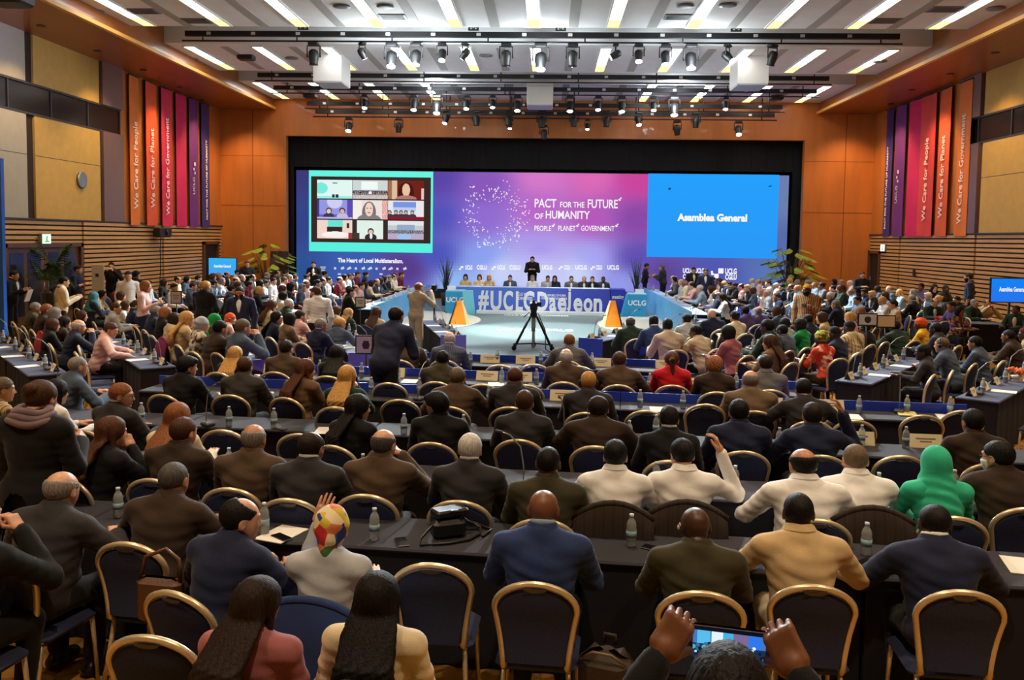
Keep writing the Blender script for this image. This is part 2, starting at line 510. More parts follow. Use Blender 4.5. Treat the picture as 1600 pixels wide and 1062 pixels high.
for bi, (y0, y1, nm) in enumerate(BAYS):
    for k in range(11):
        if bi == 2 and k in (4, 5, 6): continue
        slot_light(SLOT_X[k], y0, y1, 'long bright ceiling slot light, %s from the west wall, %s' % (nth(k), nm), 'slot lights in the ' + nm)
for bi, (y0, y1) in enumerate(((3.5, 6.5), (8.8, 11.8), (15.2, 18.2))):
    for k in range(0, 11, 1):
        slot_light(SLOT_X[k], y0, y1, 'dimmed warm ceiling slot light over the audience seats', 'dimmed slot lights over the audience', True)

# recessed warm downlights over the audience (spot lamps above the view, no housings built)
DL = [(x, y) for y in (1.8, 7.6, 13.0) for x in (-9, -4.5, 0, 4.5, 9)]
for (x, y) in DL:
    spot('audience_downlight', (x, y, 8.36), (x, y+0.6, 0), DOWNLIGHT_W, (1.0, 0.77, 0.52), 80, 0.7, 0.10)
# soffit downlights, in pairs of small cans
can_mat = mat('can_black', srgb(60, 44, 30), 0.5); can_glow = emit('can_glow', (1.0, 0.75, 0.4), 2.0)
for side, pts in ((0, [(64, 40), (152, 79), (224, 109), (281, 136), (315, 156)]), (1, [(1555, 82), (1485, 115), (1425, 140), (1392, 162), (1330, 178)])):
    for i, (px, py) in enumerate(pts):
        p = on_z(px, py, SOF_Z)
        t = tag(empty('ceiling_downlight', (p[0], p[1], SOF_Z)), 'small round recessed downlight in the brown %s soffit, %s from the stage' % ('west' if side == 0 else 'east', nth(4-i)), 'downlight', 'downlights in the soffits')
        r = MB(); r.lathe([(0.10, 0.0), (0.12, -0.02), (0.08, -0.015)], n=16); r.build('ring', can_mat, t)
        g = MB(); g.lathe([(0.0, -0.006), (0.08, -0.008)], n=16); g.build('bulb', can_glow, t)

# vents and detectors of the white ceiling
vent_grey = mat('vent_grey', srgb(120, 122, 126), 0.6); vent_blue = mat('vent_bluish', srgb(120, 120, 165), 0.6)
def vent(px, py, w, l, mt, lab):
    p = on_z(px, py, CEIL_Z)
    t = tag(empty('ceiling_vent', (p[0], p[1], CEIL_Z-0.012)), lab, 'vent', 'square ceiling vents')
    f = MB(); f.box((0, 0, 0), (w, l, 0.02)); f.build('frame', mt, t)
    s = MB()
    for k in range(6): s.box((0, -l/2+l*(k+.5)/6, -0.012), (w*0.86, l*0.06, 0.012))
    s.build('grille', mat('vent_slat', srgb(90, 92, 96), 0.6), t)
for a in [(220, 17, 0.9, 0.5, vent_blue, 'bluish square ceiling vent by the brown west soffit'), (1480, 14, 0.9, 0.5, vent_blue, 'bluish square ceiling vent by the brown east soffit'),
          (307, 32, 0.7, 0.5, vent_grey, 'dark grey ceiling vent right before the west end of the long rail'), (1383, 32, 0.7, 0.5, vent_grey, 'dark grey ceiling vent right before the east end of the long rail'),
          (614, 26, 0.7, 0.5, vent_grey, 'pale grey ceiling vent west of the centre lights'), (1060, 26, 0.7, 0.5, vent_grey, 'pale grey ceiling vent east of the centre lights')]: vent(*a)
for i, (px, py) in enumerate([(150, 17), (534, 9), (602, 9), (1071, 8), (1137, 7), (1556, 12), (300, 92), (456, 90), (759, 86), (1375, 95)]):
    p = on_z(px, py, CEIL_Z)
    b = MB(); b.lathe([(0.20, 0.0), (0.22, -0.03), (0.12, -0.05), (0.0, -0.05)], n=18)
    o = b.build('ceiling_diffuser', vent_grey, None, (p[0], p[1], CEIL_Z))
    tag(o, 'round grey air diffuser on the white ceiling, %s of its row across' % nth(i), 'vent', 'round ceiling diffusers')

# ================================================================== LIGHTING RAILS AND SPOTLIGHTS
black_metal = mat('black_metal', srgb(15, 15, 17), 0.5)
socket_white = mat('socket_white', srgb(210, 210, 205), 0.5)
lens_on = emit('lens_lit', (0.86, 1.0, 0.97), 26.0)
lens_off = mat('lens_dark', srgb(30, 32, 38), 0.08)
def rail(x0, x1, y, z, label, signs=()):
    t = tag(empty('lighting_rail', ((x0+x1)/2, y, z)), label, 'lighting rail')
    L = x1-x0
    b = MB(); b.box((0, 0, 0), (L, 0.12, 0.15)); b.build('rail_box', black_metal, t)
    b = MB(); b.cyl((-L/2-.1, 0, -0.2), (L/2+.1, 0, -0.2), 0.025, n=8); b.build('pipe', black_metal, t)
    n = int(L/2.6)
    for k in range(n+1):
        xx = -L/2+0.5+(L-1)*k/n
        b = MB(); b.cyl((xx, 0, -0.22), (xx, 0, CEIL_Z+0.1-z), 0.022, n=6); b.build('hanger', black_metal, t)
    for k in range(int(L/1.3)):
        b = MB(); b.box((-L/2+0.7+1.3*k, -0.065, 0.0), (0.12, 0.02, 0.08)); b.build('socket', socket_white, t)
    for xs in signs:
        b = MB(); b.box((xs-(x0+x1)/2, -0.03, 0.2), (0.3, 0.05, 0.17)); sg = b.build('number_plate', black_metal, t)
        text('plate_number', '2-2', 0.16, socket_white, sg, (xs-(x0+x1)/2, -0.058, 0.2), (PI/2, 0, 0))
def rail_px(xa, xb, py, y, label, signs=()):
    a = on_y(xa, py, y); c = on_y(xb, py+(xb-xa)*0.009, y)
    rail(a[0], c[0], y, (a[2]+c[2])/2, label, [on_y(s, 45, y)[0] for s in signs])
    RAILZ[y] = (a[2]+c[2])/2
RAILZ = {}
rail_px(290, 1405, 50, 25.0, 'long black lighting rail with sockets closest to the seats', (474, 740, 876, 1150))
rail_px(403, 1295, 116, 30.9, 'black lighting rail level with the white hanging boxes', ())
rail_px(428, 1276, 136, 32.6, 'black lighting rail crowded with lit spotlights', ())
rail_px(480, 1222, 161, 34.0, 'black lighting rail second from the stage wall', ())
rail_px(493, 1210, 174, 35.4, 'lowest black lighting rail just before the stage wall', ())

def moving_head(px, py, y, lit, label, big=1.0, tilt=35, yaw=0, watts=None, target=None):
    p = on_y(px, py, y); s = 0.17*big
    rz = RAILZ.get(y, RAILZ[35.4])-0.226
    if p[2]+s*2.3 > rz: p[2] = rz-s*2.3
    t = tag(empty('spotlight', p, R(yaw)), label, 'spotlight', 'stage spotlights on the rails')
    b = MB(); b.box((0, 0, s*2.0), (s*1.6, s*1.2, s*0.5), bev=0.02); b.cyl((0, 0, s*2.2), (0, 0, rz-p[2]), s*0.18, n=8); b.build('clamp_base', black_metal, t)
    b = MB()
    b.tube([(-s, 0, 0), (-s, 0, s*1.75), (s, 0, s*1.75), (s, 0, 0)], s*0.12, 6)
    b.build('yoke', black_metal, t)
    a = R(tilt); d = Vector((0, math.sin(a), -math.cos(a)))
    b = MB(); q = lambda k: tuple(d*k)
    b.tube([q(-s*1.2), q(-s*0.9), q(-s*0.1), q(s*0.9), q(s*1.15)], [s*0.4, s*0.75, s*0.8, s*0.62, s*0.7], 14)
    h = b.build('lamp_head', black_metal, t)
    b = MB(); b.tube([q(s*1.1), q(s*1.19)], [s*0.62, s*0.60], 14); b.build('lens', lens_on if lit else lens_off, h)
    if watts:
        pp = Vector(p)+Matrix.Rotation(R(yaw), 3, 'Z') @ (d*s*1.4)
        spot('stage_spot_lamp', pp, target, watts, (0.84, 0.96, 1.0), 42, 0.5, 0.14)
HEADS = [  # px, py, depth, lit, size, tilt, yaw
 (490, 74, 25.0, 0, 1.1, 0, 0), (791, 74, 25.0, 0, 1.1, 0, 0), (895, 75, 25.0, 0, 1.1, 0, 0), (1207, 80, 25.0, 0, 1.0, 20, 30),
 (566, 74, 25.0, 1, .8, 35, -40), (612, 74, 25.0, 1, 1.2, 20, 180), (650, 77, 25.0, 1, 1.1, 15, 180), (691, 75, 25.0, 1, .9, 25, 180), (727, 72, 25.0, 1, .8, 45, 60),
 (845, 77, 25.0, 1, 1.3, 20, 180), (962, 76, 25.0, 1, .8, 60, 90), (998, 78, 25.0, 1, .9, 25, 180), (1040, 82, 25.0, 1, 1.0, 15, 180), (1080, 78, 25.0, 1, 1.2, 20, 180), (1137, 82, 25.0, 1, .9, 45, -120),
 (570, 138, 32.6, 1, .9, 20, 180), (647, 139, 32.6, 1, 1.0, 20, 180), (683, 141, 32.6, 1, 1.2, 20, 180), (729, 140, 32.6, 1, .9, 20, 180), (770, 139, 32.6, 1, .8, 20, 180), (809, 141, 32.6, 1, 1.0, 20, 180),
 (891, 143, 32.6, 1, 1.0, 20, 180), (935, 139, 32.6, 1, .9, 20, 180), (972, 143, 32.6, 1, 1.0, 20, 180), (1022, 140, 32.6, 1, .9, 20, 180), (1054, 145, 32.6, 1, 1.2, 20, 180), (1134, 146, 32.6, 1, .8, 20, 180),
 (697, 160, 34.0, 1, .9, 25, 150), (745, 157, 34.0, 0, 1.0, 0, 0), (795, 157, 34.0, 0, 1.0, 0, 0), (847, 159, 34.0, 0, 1.1, 0, 0), (897, 157, 34.0, 0, 1.0, 0, 0), (948, 157, 34.0, 0, 1.0, 0, 0), (998, 162, 34.0, 1, .9, 25, 200), (1088, 166, 34.0, 0, 1.0, 10, 0),
 (545, 195, 35.4, 1, 1.0, 30, 180), (797, 187, 35.4, 1, .7, 20, 180), (918, 188, 35.4, 1, .7, 20, 180), (1154, 199, 35.4, 1, 1.0, 30, 180), (623, 194, 35.4, 0, 1.0, 10, 20), (1058, 198, 35.4, 0, 1.0, 20, -30), (850, 210, 35.4, 0, 1.0, 0, 0)]
POWER = {(612, 74): (-3, 24, .8), (650, 77): (2, 29, 1), (845, 77): (0, 25, .5), (1040, 82): (-3, 30, 1), (1080, 78): (5, 23, .8), (566, 74): (-3.5, 11.5, 1), (1137, 82): (4, 11.5, 1), (962, 76): (0.5, 10.5, 1), (727, 72): (-8, 18, 1), (691, 75): (3, 18, .9), (998, 78): (-4, 17, .9),
         (683, 141): (-8, 29, 1.2), (891, 143): (2, 31.8, 1.2), (1054, 145): (7.5, 29, 1.2), (570, 138): (-8.5, 28, 1), (1134, 146): (9, 27, 1), (809, 141): (0, 27, 0)}
rowname = {25.0: 'longest rail', 32.6: 'crowded third rail', 34.0: 'fourth rail', 35.4: 'lowest rail'}
cnt = {}
for (px, py, y, lit, sz, tilt, yaw) in HEADS:
    k = cnt.get((y, lit), 0); cnt[(y, lit)] = k+1
    tg = POWER.get((px, py))
    if sz >= 1.1 and lit:
        p_ = on_y(px, py, y); l_ = bpy.data.lights.new('added_spill', 'POINT'); l_.energy = ADDED_SPILL_W; l_.color = (.86, .97, 1.0); l_.shadow_soft_size = .25  # extra point lamp added by each bright head to lift ceiling and rows
        o_ = bpy.data.objects.new('added_spill', l_); C.objects.link(o_); o_.location = (p_[0], p_[1]-.5, p_[2]-.35)
    moving_head(px, py, y, lit, '%s spotlight, %s of the %s from the west on the %s' % ('lit' if lit else 'unlit', nth(k), 'lit ones' if lit else 'dark ones', rowname[y]), sz, tilt, yaw, (STAGE_SPOT_W if tg[1] > 26 and abs(tg[0]) < 6 else ROW_SPOT_W) if tg else None, tg)

# warm wall grazers: the light that runs down the side walls from the soffit edge
for y in (8, 16, 22, 26, 30, 33.5):
    spot('wall_wash_west', (XL+1.6, y, 7.9), (XL, y+0.3, 2.6), WALL_WASH_W, (1.0, 0.66, 0.30), 95, 0.8, 0.1)
    spot('wall_wash_east', (XR-1.6, y, 7.9), (XR, y+0.3, 2.6), WALL_WASH_W, (1.0, 0.62, 0.28), 95, 0.8, 0.1)
for (x) in (-12.7, 12.2):
    spot('wall_wash_front', (x, 34.6, 7.9), (x, 36.5, 3.0), WALL_WASH_W*1.1, (1.0, 0.6, 0.26), 90, 0.8, 0.1)
# the magenta and blue floods on the near walls
spot('flood_blue_west', (XL+2.2, 19.0, 7.7), (XL, 21.5, 6.9), 260, (0.45, 0.5, 1.0), 70, 0.9, 0.1)

# white boxes hung under the ceiling (screen housings)
box_white = mat('box_white', srgb(228, 226, 222), 0.6)
for (px0, px1, pyb, y, lab) in ((489, 534, 127, 27.4, 'white box housing hung under the ceiling on the west side'), (1152, 1201, 131, 27.4, 'white box housing hung under the ceiling on the east side'), (823, 864, 163, 32.0, 'white box housing hung above the middle of the stage')):
    a = on_y(px0, pyb, y); c = on_y(px1, pyb, y)
    w = c[0]-a[0]; zb = a[2]
    t = tag(empty('ceiling_housing', ((a[0]+c[0])/2, y+0.6, zb)), lab, 'ceiling box', 'white housings under the ceiling')
    b = MB(); b.box((0, 0, (CEIL_Z-zb)/2), (w, 1.2, CEIL_Z-zb), bev=0.015); b.build('body', box_white, t)
    b = MB(); b.box((0, 0, -0.012), (w*0.96, 1.16, 0.03)); b.build('bottom_plate', mat('box_plate', srgb(190, 194, 204), 0.5), t)

# ceiling projectors
for (px, py, y, lab) in ((385, 90, 27.8, 'black projector hung from the ceiling by the west soffit'), (1307, 91, 28.2, 'black projector hung from the ceiling by the east soffit'), (485, 150, 34.5, 'black projector hung by the stage wall on the west'), (1213, 153, 34.5, 'black projector hung by the stage wall on the east')):
    p = on_y(px, py, y)
    t = tag(empty('ceiling_projector', p), lab, 'projector', 'ceiling projectors')
    b = MB(); b.box((0, 0, 0), (0.5, 0.4, 0.16), bev=0.03); b.build('body', black_metal, t)
    b = MB(); b.cyl((0.12, 0.19, 0), (0.12, 0.25, 0), 0.06); b.build('lens', lens_off, t)
    b = MB(); b.cyl((0, 0, 0.08), (0, 0, CEIL_Z-p[2]), 0.03, n=8); b.box((0, 0, 0.1), (0.24, 0.24, 0.03)); b.build('mount_pole', steel, t)

# ================================================================== BANNERS ON THE SIDE WALLS
def facing(xaxis, yaxis):
    z = Vector(xaxis).cross(Vector(yaxis))
    mm = Matrix((Vector(xaxis), Vector(yaxis), z)).transposed()
    return mm.to_euler()
banner_text = emit('banner_lettering', (0.85, 0.78, 0.72), 0.0)
banner_text = mat('banner_lettering_white', srgb(240, 225, 215), 0.7)
BAN = [('We Care for People', (214, 112, 40)), ('We Care for Planet', (222, 84, 46)), ('We Care for Government', (214, 46, 84)), ('', (206, 30, 88)), ('LOGO', (108, 46, 120)), ('PACT FOR THE FUTURE OF HUMANITY', (58, 44, 110))]
BANR = [('We Care for Government', (214, 112, 40)), ('We Care for Planet', (218, 92, 46)), ('We Care for People', (214, 66, 60)), ('', (206, 30, 88)), ('LOGO', (108, 46, 120)), ('PACT FOR THE FUTURE OF HUMANITY', (58, 44, 110))]
bname = ['orange', 'red orange', 'pinkish red', 'magenta', 'purple', 'navy']
PXL = [(204, 219), (229, 246), (253, 269), (276, 291), (297, 310), (316, 328)]
PXR = [(1492, 1512), (1463, 1481), (1435, 1458), (1417, 1436), (1396, 1411), (1381, 1391)]
for side in (0, 1):
    X = XL+0.14 if side == 0 else XR-0.14
    s = 1 if side == 0 else -1
    for i, (pa, pb) in enumerate(PXL if side == 0 else PXR):
        ya, yb = on_x(pa, 300, X)[1], on_x(pb, 300, X)[1]
        y0, y1 = min(ya, yb), max(ya, yb)
        body, col = (BAN if side == 0 else BANR)[i]
        t = tag(empty('wall_banner', (X, (y0+y1)/2, 2.93)), ('%s vertical wall banner reading %s on the %s wall' % (bname[i], body, 'west' if side == 0 else 'east')) if body not in ('', 'LOGO') else ('%s vertical wall banner %s on the %s wall' % (bname[i], 'with a small white logo' if body else 'without words', 'west' if side == 0 else 'east')), 'banner', 'wall banners')
        b = MB()
        n = 10; w = y1-y0; Hh = 4.95
        for k in range(n):
            f0, f1 = k/n, (k+1)/n
            d0, d1 = s*0.015*math.sin(f0*5+i), s*0.015*math.sin(f1*5+i)
            for (za, zb) in ((0, Hh),):
                b.quad((d0, -w/2+w*f0, za), (d1, -w/2+w*f1, za), (d1, -w/2+w*f1, zb), (d0, -w/2+w*f0, zb))
                b.quad((d0-s*.01, -w/2+w*f0, za), (d0-s*.01, -w/2+w*f0, zb), (d1-s*.01, -w/2+w*f1, zb), (d1-s*.01, -w/2+w*f1, za))
        b.build('cloth', mat('banner_%s_%d' % (bname[i].replace(' ', '_'), side), srgb(*col), 0.7, noise=0.08, nscale=1.5), t)
        b = MB(); b.cyl((0, -w/2-0.03, Hh), (0, w/2+0.03, Hh), 0.025); b.build('hanging_bar', black_metal, t)
        rot = facing((0, 0, 1), (0, -s, 0))
        if body == 'LOGO':
            lg = MB()
            for (yy, zz, q) in ((0.0, 2.1, .1), (.12, 2.25, .1), (.0, 2.45, .14)):
                lg.box((s*0.035, -s*yy*0.8, zz), (0.01, q, q))
            lg.build('logo_mark', banner_text, t)
            text('logo_lettering', 'UCLG', 0.26, banner_text, t, (s*0.035, -s*0.1, 1.6), rot)
        elif body:
            sz = 0.40 if i != 5 else 0.2
            z = {'We Care for People': 2.0, 'We Care for Planet': 2.0, 'We Care for Government': 2.15}.get(body, 2.0) if i != 5 else 1.9
            text('lettering', body, sz, banner_text, t, (s*0.035, 0, z), rot, bold=0.004, fit={'We Care for People': 2.9, 'We Care for Planet': 2.75, 'We Care for Government': 3.5}.get(body, 3.2))

# ================================================================== THE LED WALL
LED_Y = 37.5
led_mat = emit_attr('led_backdrop_glow', 0.95*LED_GAIN)
led = tag(empty('led_wall', on_y(848, 450, LED_Y)), 'huge lit stage screen wall with purple pink backdrop and two large pictures', 'screen')
led_o = Vector(led.location)
TLc, TRc = on_y(463, 265, LED_Y), on_y(1233, 275, LED_Y)
X0, X1, ZT, ZB = TLc[0], TRc[0], (TLc[2]+TRc[2])/2, 0.42
KP = [(463, 270, 62, 60, 124), (463, 350, 54, 70, 140), (463, 440, 44, 84, 150), (560, 420, 60, 96, 180), (640, 420, 90, 60, 140), (690, 280, 92, 70, 170), (690, 340, 84, 84, 190), (690, 400, 78, 86, 190), (760, 290, 140, 90, 190), (760, 340, 150, 110, 215),
      (760, 400, 140, 164, 246), (850, 275, 222, 124, 206), (850, 330, 190, 105, 205), (850, 390, 170, 150, 240), (930, 275, 228, 108, 188), (930, 340, 186, 90, 190), (930, 400, 170, 170, 250), (1000, 280, 210, 70, 160), (1000, 340, 140, 74, 170), (1000, 400, 96, 80, 180),
      (790, 425, 206, 218, 255), (850, 425, 214, 224, 255), (910, 425, 210, 220, 255), (850, 405, 196, 190, 250), (720, 440, 150, 190, 250), (980, 440, 150, 160, 240), (1040, 425, 96, 70, 150), (1120, 425, 80, 90, 180), (1215, 425, 90, 120, 190), (1225, 300, 110, 130, 180), (1225, 380, 90, 110, 170)]
KPa = np.array(KP, float)
def paint_backdrop(u, v):
    px = 463+u*770; py = 452-v*182
    d2 = ((px[:, None]-KPa[:, 0])/1.0)**2+((py[:, None]-KPa[:, 1])*1.3)**2
    w = 1.0/(d2+300)**1.6
    return (w @ KPa[:, 2:])/w.sum(1)[:, None]
grid_screen('backdrop_screen', (X0-led_o.x, 0, ZB-led_o.z), (X1-X0, 0, 0), (0, 0, ZT-ZB), 154, 40, paint_backdrop, led_mat, led)
b = MB(); b.box(((X0+X1)/2-led_o.x, 0.12, (ZT+ZB)/2-led_o.z), (X1-X0+0.06, 0.2, ZT-ZB+0.06)); b.box(((X0+X1)/2-led_o.x, 0.12, ZB/2-led_o.z-0.02), (X1-X0, 0.2, ZB)); b.build('screen_frame', black_metal, led)

# video call picture with nine tiles
def ell(u, v, cu, cv, ru, rv): return ((u-cu)/ru)**2+((v-cv)/rv)**2 < 1
def rect(u, v, a, b_, c, d): return (u >= a) & (u <= b_) & (v >= c) & (v <= d)
def person_paint(u, v, col, cu, base, s, skin, hair, cloth):
    col[ell(u, v, cu, base+0.02*s, 0.20*s, 0.26*s)] = cloth
    col[ell(u, v, cu, base+0.42*s, 0.105*s, 0.20*s)] = hair
    col[ell(u, v, cu, base+0.38*s, 0.075*s, 0.15*s)] = skin
def tile_paint(k, u, v):
    n = len(u); col = np.zeros((n, 3))
    nz = (np.sin(u*93+v*57)*np.cos(u*41-v*77))
    if k == 0:
        col[:] = (226, 246, 242); col[ell(u, v, .1, .55, .2, .3)] = (120, 236, 220); col[rect(u, v, .44, .58, .8, .86)] = (120, 150, 150); col[v < .14] = (150, 240, 230)
        for c in (.46, .57): col[rect(u, v, c-.04, c+.04, .05, .24)] = (40, 44, 50)
    elif k == 1:
        col[:] = (206, 214, 214); col[rect(u, v, .25, .72, .5, .93)] = (240, 250, 246); col[(v < .46) & (v > .22) & (nz > -.5)] = (50, 46, 48); col[(v < .3) & (nz > .3)] = (200, 120, 120); col[ell(u, v, .5, .34, .05, .08)] = (240, 240, 240)
    elif k == 2:
        col[:] = (112, 36, 26); col[u < .25] = (222, 190, 160); col[u < .1] = (160, 110, 80); col[ell(u, v, .5, .35, .22, .55)] = (66, 26, 24); col[ell(u, v, .5, .5, .11, .34)] = (236, 192, 160); col[ell(u, v, .5, .02, .3, .2)] = (180, 120, 110); col[(u > .93) & (v < .6)] = (236, 200, 190)
    elif k == 3:
        col[:] = (150, 150, 226); col[ell(u, v, .5, .9, .22, .35)] = (206, 206, 240); col[(v < .22)] = (110, 100, 190); col[u > .86] = (92, 76, 180); col[u < .05] = (60, 60, 150)
        person_paint(u, v, col, .33, .1, .8, (230, 200, 190), (70, 60, 70), (60, 60, 80)); person_paint(u, v, col, .72, .1, .8, (220, 180, 170), (50, 40, 50), (200, 190, 220)); col[v < .1] = (190, 180, 240)
    elif k == 4:
        col[:] = (236, 226, 224); col[u < .25] = (242, 240, 232); col[u > .84] = (226, 150, 140); col[(u > .84) & (nz > .3)] = (240, 230, 226)
        col[ell(u, v, .47, .32, .2, .62)] = (126, 110, 108); col[ell(u, v, .47, .0, .34, .28)] = (130, 126, 128); col[ell(u, v, .47, .52, .115, .36)] = (240, 212, 200)
        col[rect(u, v, .40, .44, .56, .60) | rect(u, v, .50, .54, .56, .60)] = (110, 80, 80); col[ell(u, v, .47, .35, .05, .035)] = (216, 120, 120)
    elif k == 5:
        col[:] = (232, 232, 236); col[rect(u, v, .14, .78, .45, .95)] = (120, 150, 226); col[rect(u, v, .14, .78, .45, .65)] = (190, 206, 240); col[v < .17] = (146, 24, 48)
        for i, c in enumerate((.04, .22, .36, .5, .68)): person_paint(u, v, col, c, .16, .55, (210, 170, 150), (50, 40, 40), (60, 60, 66))
        col[v < .15] = (146, 24, 48)
    elif k == 6:
        col[:] = (240, 214, 200); col[rect(u, v, .3, .74, .6, .98)] = (110, 226, 210); col[rect(u, v, .28, .72, .36, .62)] = (56, 38, 36); col[rect(u, v, .84, .92, .55, .82)] = (60, 50, 50); col[ell(u, v, .52, .2, .4, .17)] = (250, 240, 236); col[(u > .9) & (v < .3)] = (170, 50, 50)
    elif k == 7:
        col[:] = (226, 240, 232); col[(u < .12)] = (52, 48, 46); col[u > .88] = (56, 44, 42); col[(u < .2) & (v < .3)] = (60, 60, 50)
        person_paint(u, v, col, .52, .05, .85, (226, 190, 170), (30, 28, 30), (46, 46, 54)); col[ell(u, v, .53, .15, .04, .16)] = (240, 240, 240)
    else:
        col[:] = (196, 202, 206); col[v > .75] = (226, 230, 232); col[(v < .5) & (v > .3) & (nz > -.3)] = (70, 70, 84); col[v < .3] = (186, 170, 200); col[ell(u, v, .45, .12, .2, .16)] = (160, 196, 240); col[(v > .5) & (v < .78) & (abs(u-.5) < .25)] = (150, 170, 200)
    return col
def paint_call(u, v):
    px = 483+u*192; py = 395-v*128.5
    col = np.zeros((len(u), 3)); col[:] = (104, 244, 226)
    col[v < .12] = (92, 240, 222)
    inn = (px > 486) & (px < 672) & (py > 276) & (py < 380); col[inn] = (58, 40, 36)
    xs = [(496, 550), (551, 605), (606, 661)]; ys = [(281, 311), (313, 343), (344.5, 374)]
    for r in range(3):
        for c in range(3):
            x0, x1 = xs[c]; y0, y1 = ys[r]
            msk = (px >= x0) & (px <= x1) & (py >= y0) & (py <= y1)
            col[msk] = tile_paint(r*3+c, (px[msk]-x0)/(x1-x0), (y1-py[msk])/(y1-y0))
    return col
def led_rect(pxa, pya, pxb, pyb):
    a = on_y(pxa, pya, LED_Y); c = on_y(pxb, pyb, LED_Y)
    return (a[0]-led_o.x, -0.03, c[2]-led_o.z), (c[0]-a[0], 0, 0), (0, 0, a[2]-c[2])
p0, du, dv = led_rect(483, 266, 676, 395)
vid = grid_screen('video_call_picture', p0, du, dv, 288, 192, paint_call, emit_attr('video_call_glow', 1.0*LED_GAIN), led)
vid['label'] = 'large video call picture of nine tiles in a turquoise border'
def paint_slide(u, v):
    col = np.zeros((len(u), 3)); col[:] = (40, 156, 250); col[:] += (v[:, None]-.5)*np.array((-6, 8, 6)); return col
p0, du, dv = led_rect(1013, 271, 1213, 404)
sl = grid_screen('slide_picture', p0, du, dv, 20, 14, paint_slide, emit_attr('slide_glow', 1.0*LED_GAIN), led)
sl['label'] = 'flat bright blue slide with two white words'
led_white = emit('led_lettering_white', (1, 0.97, 1), 0.95*LED_GAIN)
def led_text(body, pxa, pxb, py, hpx, bold=0.0, name='lettering', y=LED_Y-0.06, m=None):
    a = on_y(pxa, py, y); c = on_y(pxb, py+(pxb-pxa)*0.008, y)
    size = hpx*y/FPX/0.70
    o = text(name, body, size, m or led_white, led, ((a[0]+c[0])/2-led_o.x, y-LED_Y, (a[2]+c[2])/2-led_o.z), (PI/2, 0, 0), bold, 0.003, fit=c[0]-a[0])
    return o
led_text('Asamblea General', 1059, 1168, 340, 10.5, 0.02)
led_text('PACT', 835, 869, 318, 13, 0.008); led_text('FOR THE', 875, 913, 320, 8.5, 0.006); led_text('FUTURE', 918, 965, 319, 13, 0.008)
led_text('OF', 835, 849, 338, 8.5, 0.006); led_text('HUMANITY', 852, 921, 336, 12, 0.008)
led_text('PEOPLE', 835, 861, 357, 8, 0.003); led_text('PLANET', 872, 899, 357, 8, 0.003); led_text('GOVERNMENT', 908, 960, 357, 8, 0.003)
led_text('The Heart of Local Multilateralism.', 528, 630, 407, 6.5, 0.008)
led_text('UCLG', 1133, 1151, 424, 8, 0.012); led_text('CGLU', 1133, 1151, 433, 8, 0.012)
led_text('UCLG', 1067, 1083, 423, 7, 0.01); led_text('CGLU', 1067, 1083, 432, 7, 0.01); led_text('UCLG', 1086, 1100, 423, 7, 0.01)
for i, (a, c) in enumerate([(727, 738), (745, 761), (777, 789), (796, 813), (847, 863), (881, 891), (899, 917), (931, 941), (949, 967)]):
    led_text('UCLG' if i % 2 == 0 else 'CGLU', a, c, 418, 6.5, 0.01)
# logo marks: squares of the right-hand logo, sparks after words, the ring of flying dashes
lg = MB()
def led_box(b, px, py, w, h, rot=0.0, y=-0.05):
    p = on_y(px, py, LED_Y); k = LED_Y/FPX
    w, h = w*k/2, h*k/2; c, s = math.cos(rot), math.sin(rot)
    pts = [(-w, -h), (w, -h), (w, h), (-w, h)]
    P = [(p[0]-led_o.x+q[0]*c-q[1]*s, y, p[2]-led_o.z+q[0]*s+q[1]*c) for q in pts]
    b.quad(*P)
led_box(lg, 1126, 423, 8, 8); led_box(lg, 1119, 431, 7, 7); led_box(lg, 1112, 425, 3, 4); led_box(lg, 1113, 428, 4, 3)
for (px, py) in ((968, 312), (864, 353), (902, 353), (963, 353)): led_box(lg, px, py, 3, 3, .6); led_box(lg, px+2, py-2.5, 2, 2, .3)
for (px, py) in ((722, 419), (773, 419), (877, 419), (927, 419)): led_box(lg, px, py-2, 4, 3); led_box(lg, px-3, py+1, 3, 3)
lg.build('logo_mark', led_white, led)
ring = MB()
rg = random.Random(3)
for k in range(230):
    th = rg.uniform(0, 2*PI); rr = 36+rg.gauss(0, 7.5)+(4 if math.sin(3*th) > 0 else 0)
    led_box(ring, 774+rr*1.12*math.cos(th), 337-rr*1.0*math.sin(th), rg.uniform(1.0, 3.4), rg.uniform(.8, 1.5), th+rg.uniform(-1, 1))
led_box(ring, 740, 292, 4, 2, .6); led_box(ring, 757, 381, 3, 2, 1)
ring.build('dash_ring', emit('dash_white', (1, .93, 1), .9*LED_GAIN), led)
ic = MB()
for k in range(11):
    px = 524+k*10.8
    for (dx, dy, w, h) in ((0, 0, 3.5, 3.5), (2.4, -1, 2, 4), (-2.2, 1, 2, 2))[:1+(k*7) % 3]: led_box(ic, px+dx, 419+dy+k*.08, w, h, .3*(k % 3))
    if k % 2: led_box(ic, px-4, 428, 5, 2.4, 0)
for k in range(4): led_box(ic, 505, 417+k*2.6, 9-k, 1.2)
ic.build('sponsor_logo', emit('sponsor_white', (.8, .85, 1), .75*LED_GAIN), led)
dk = MB(); led_box(dk, 1046, 295, 4, 3, .4); led_box(dk, 1203, 291, 5, 1.6, .2); dk.build('slide_mark', emit('slide_dark_mark', (.02, .1, .3), .6), led)

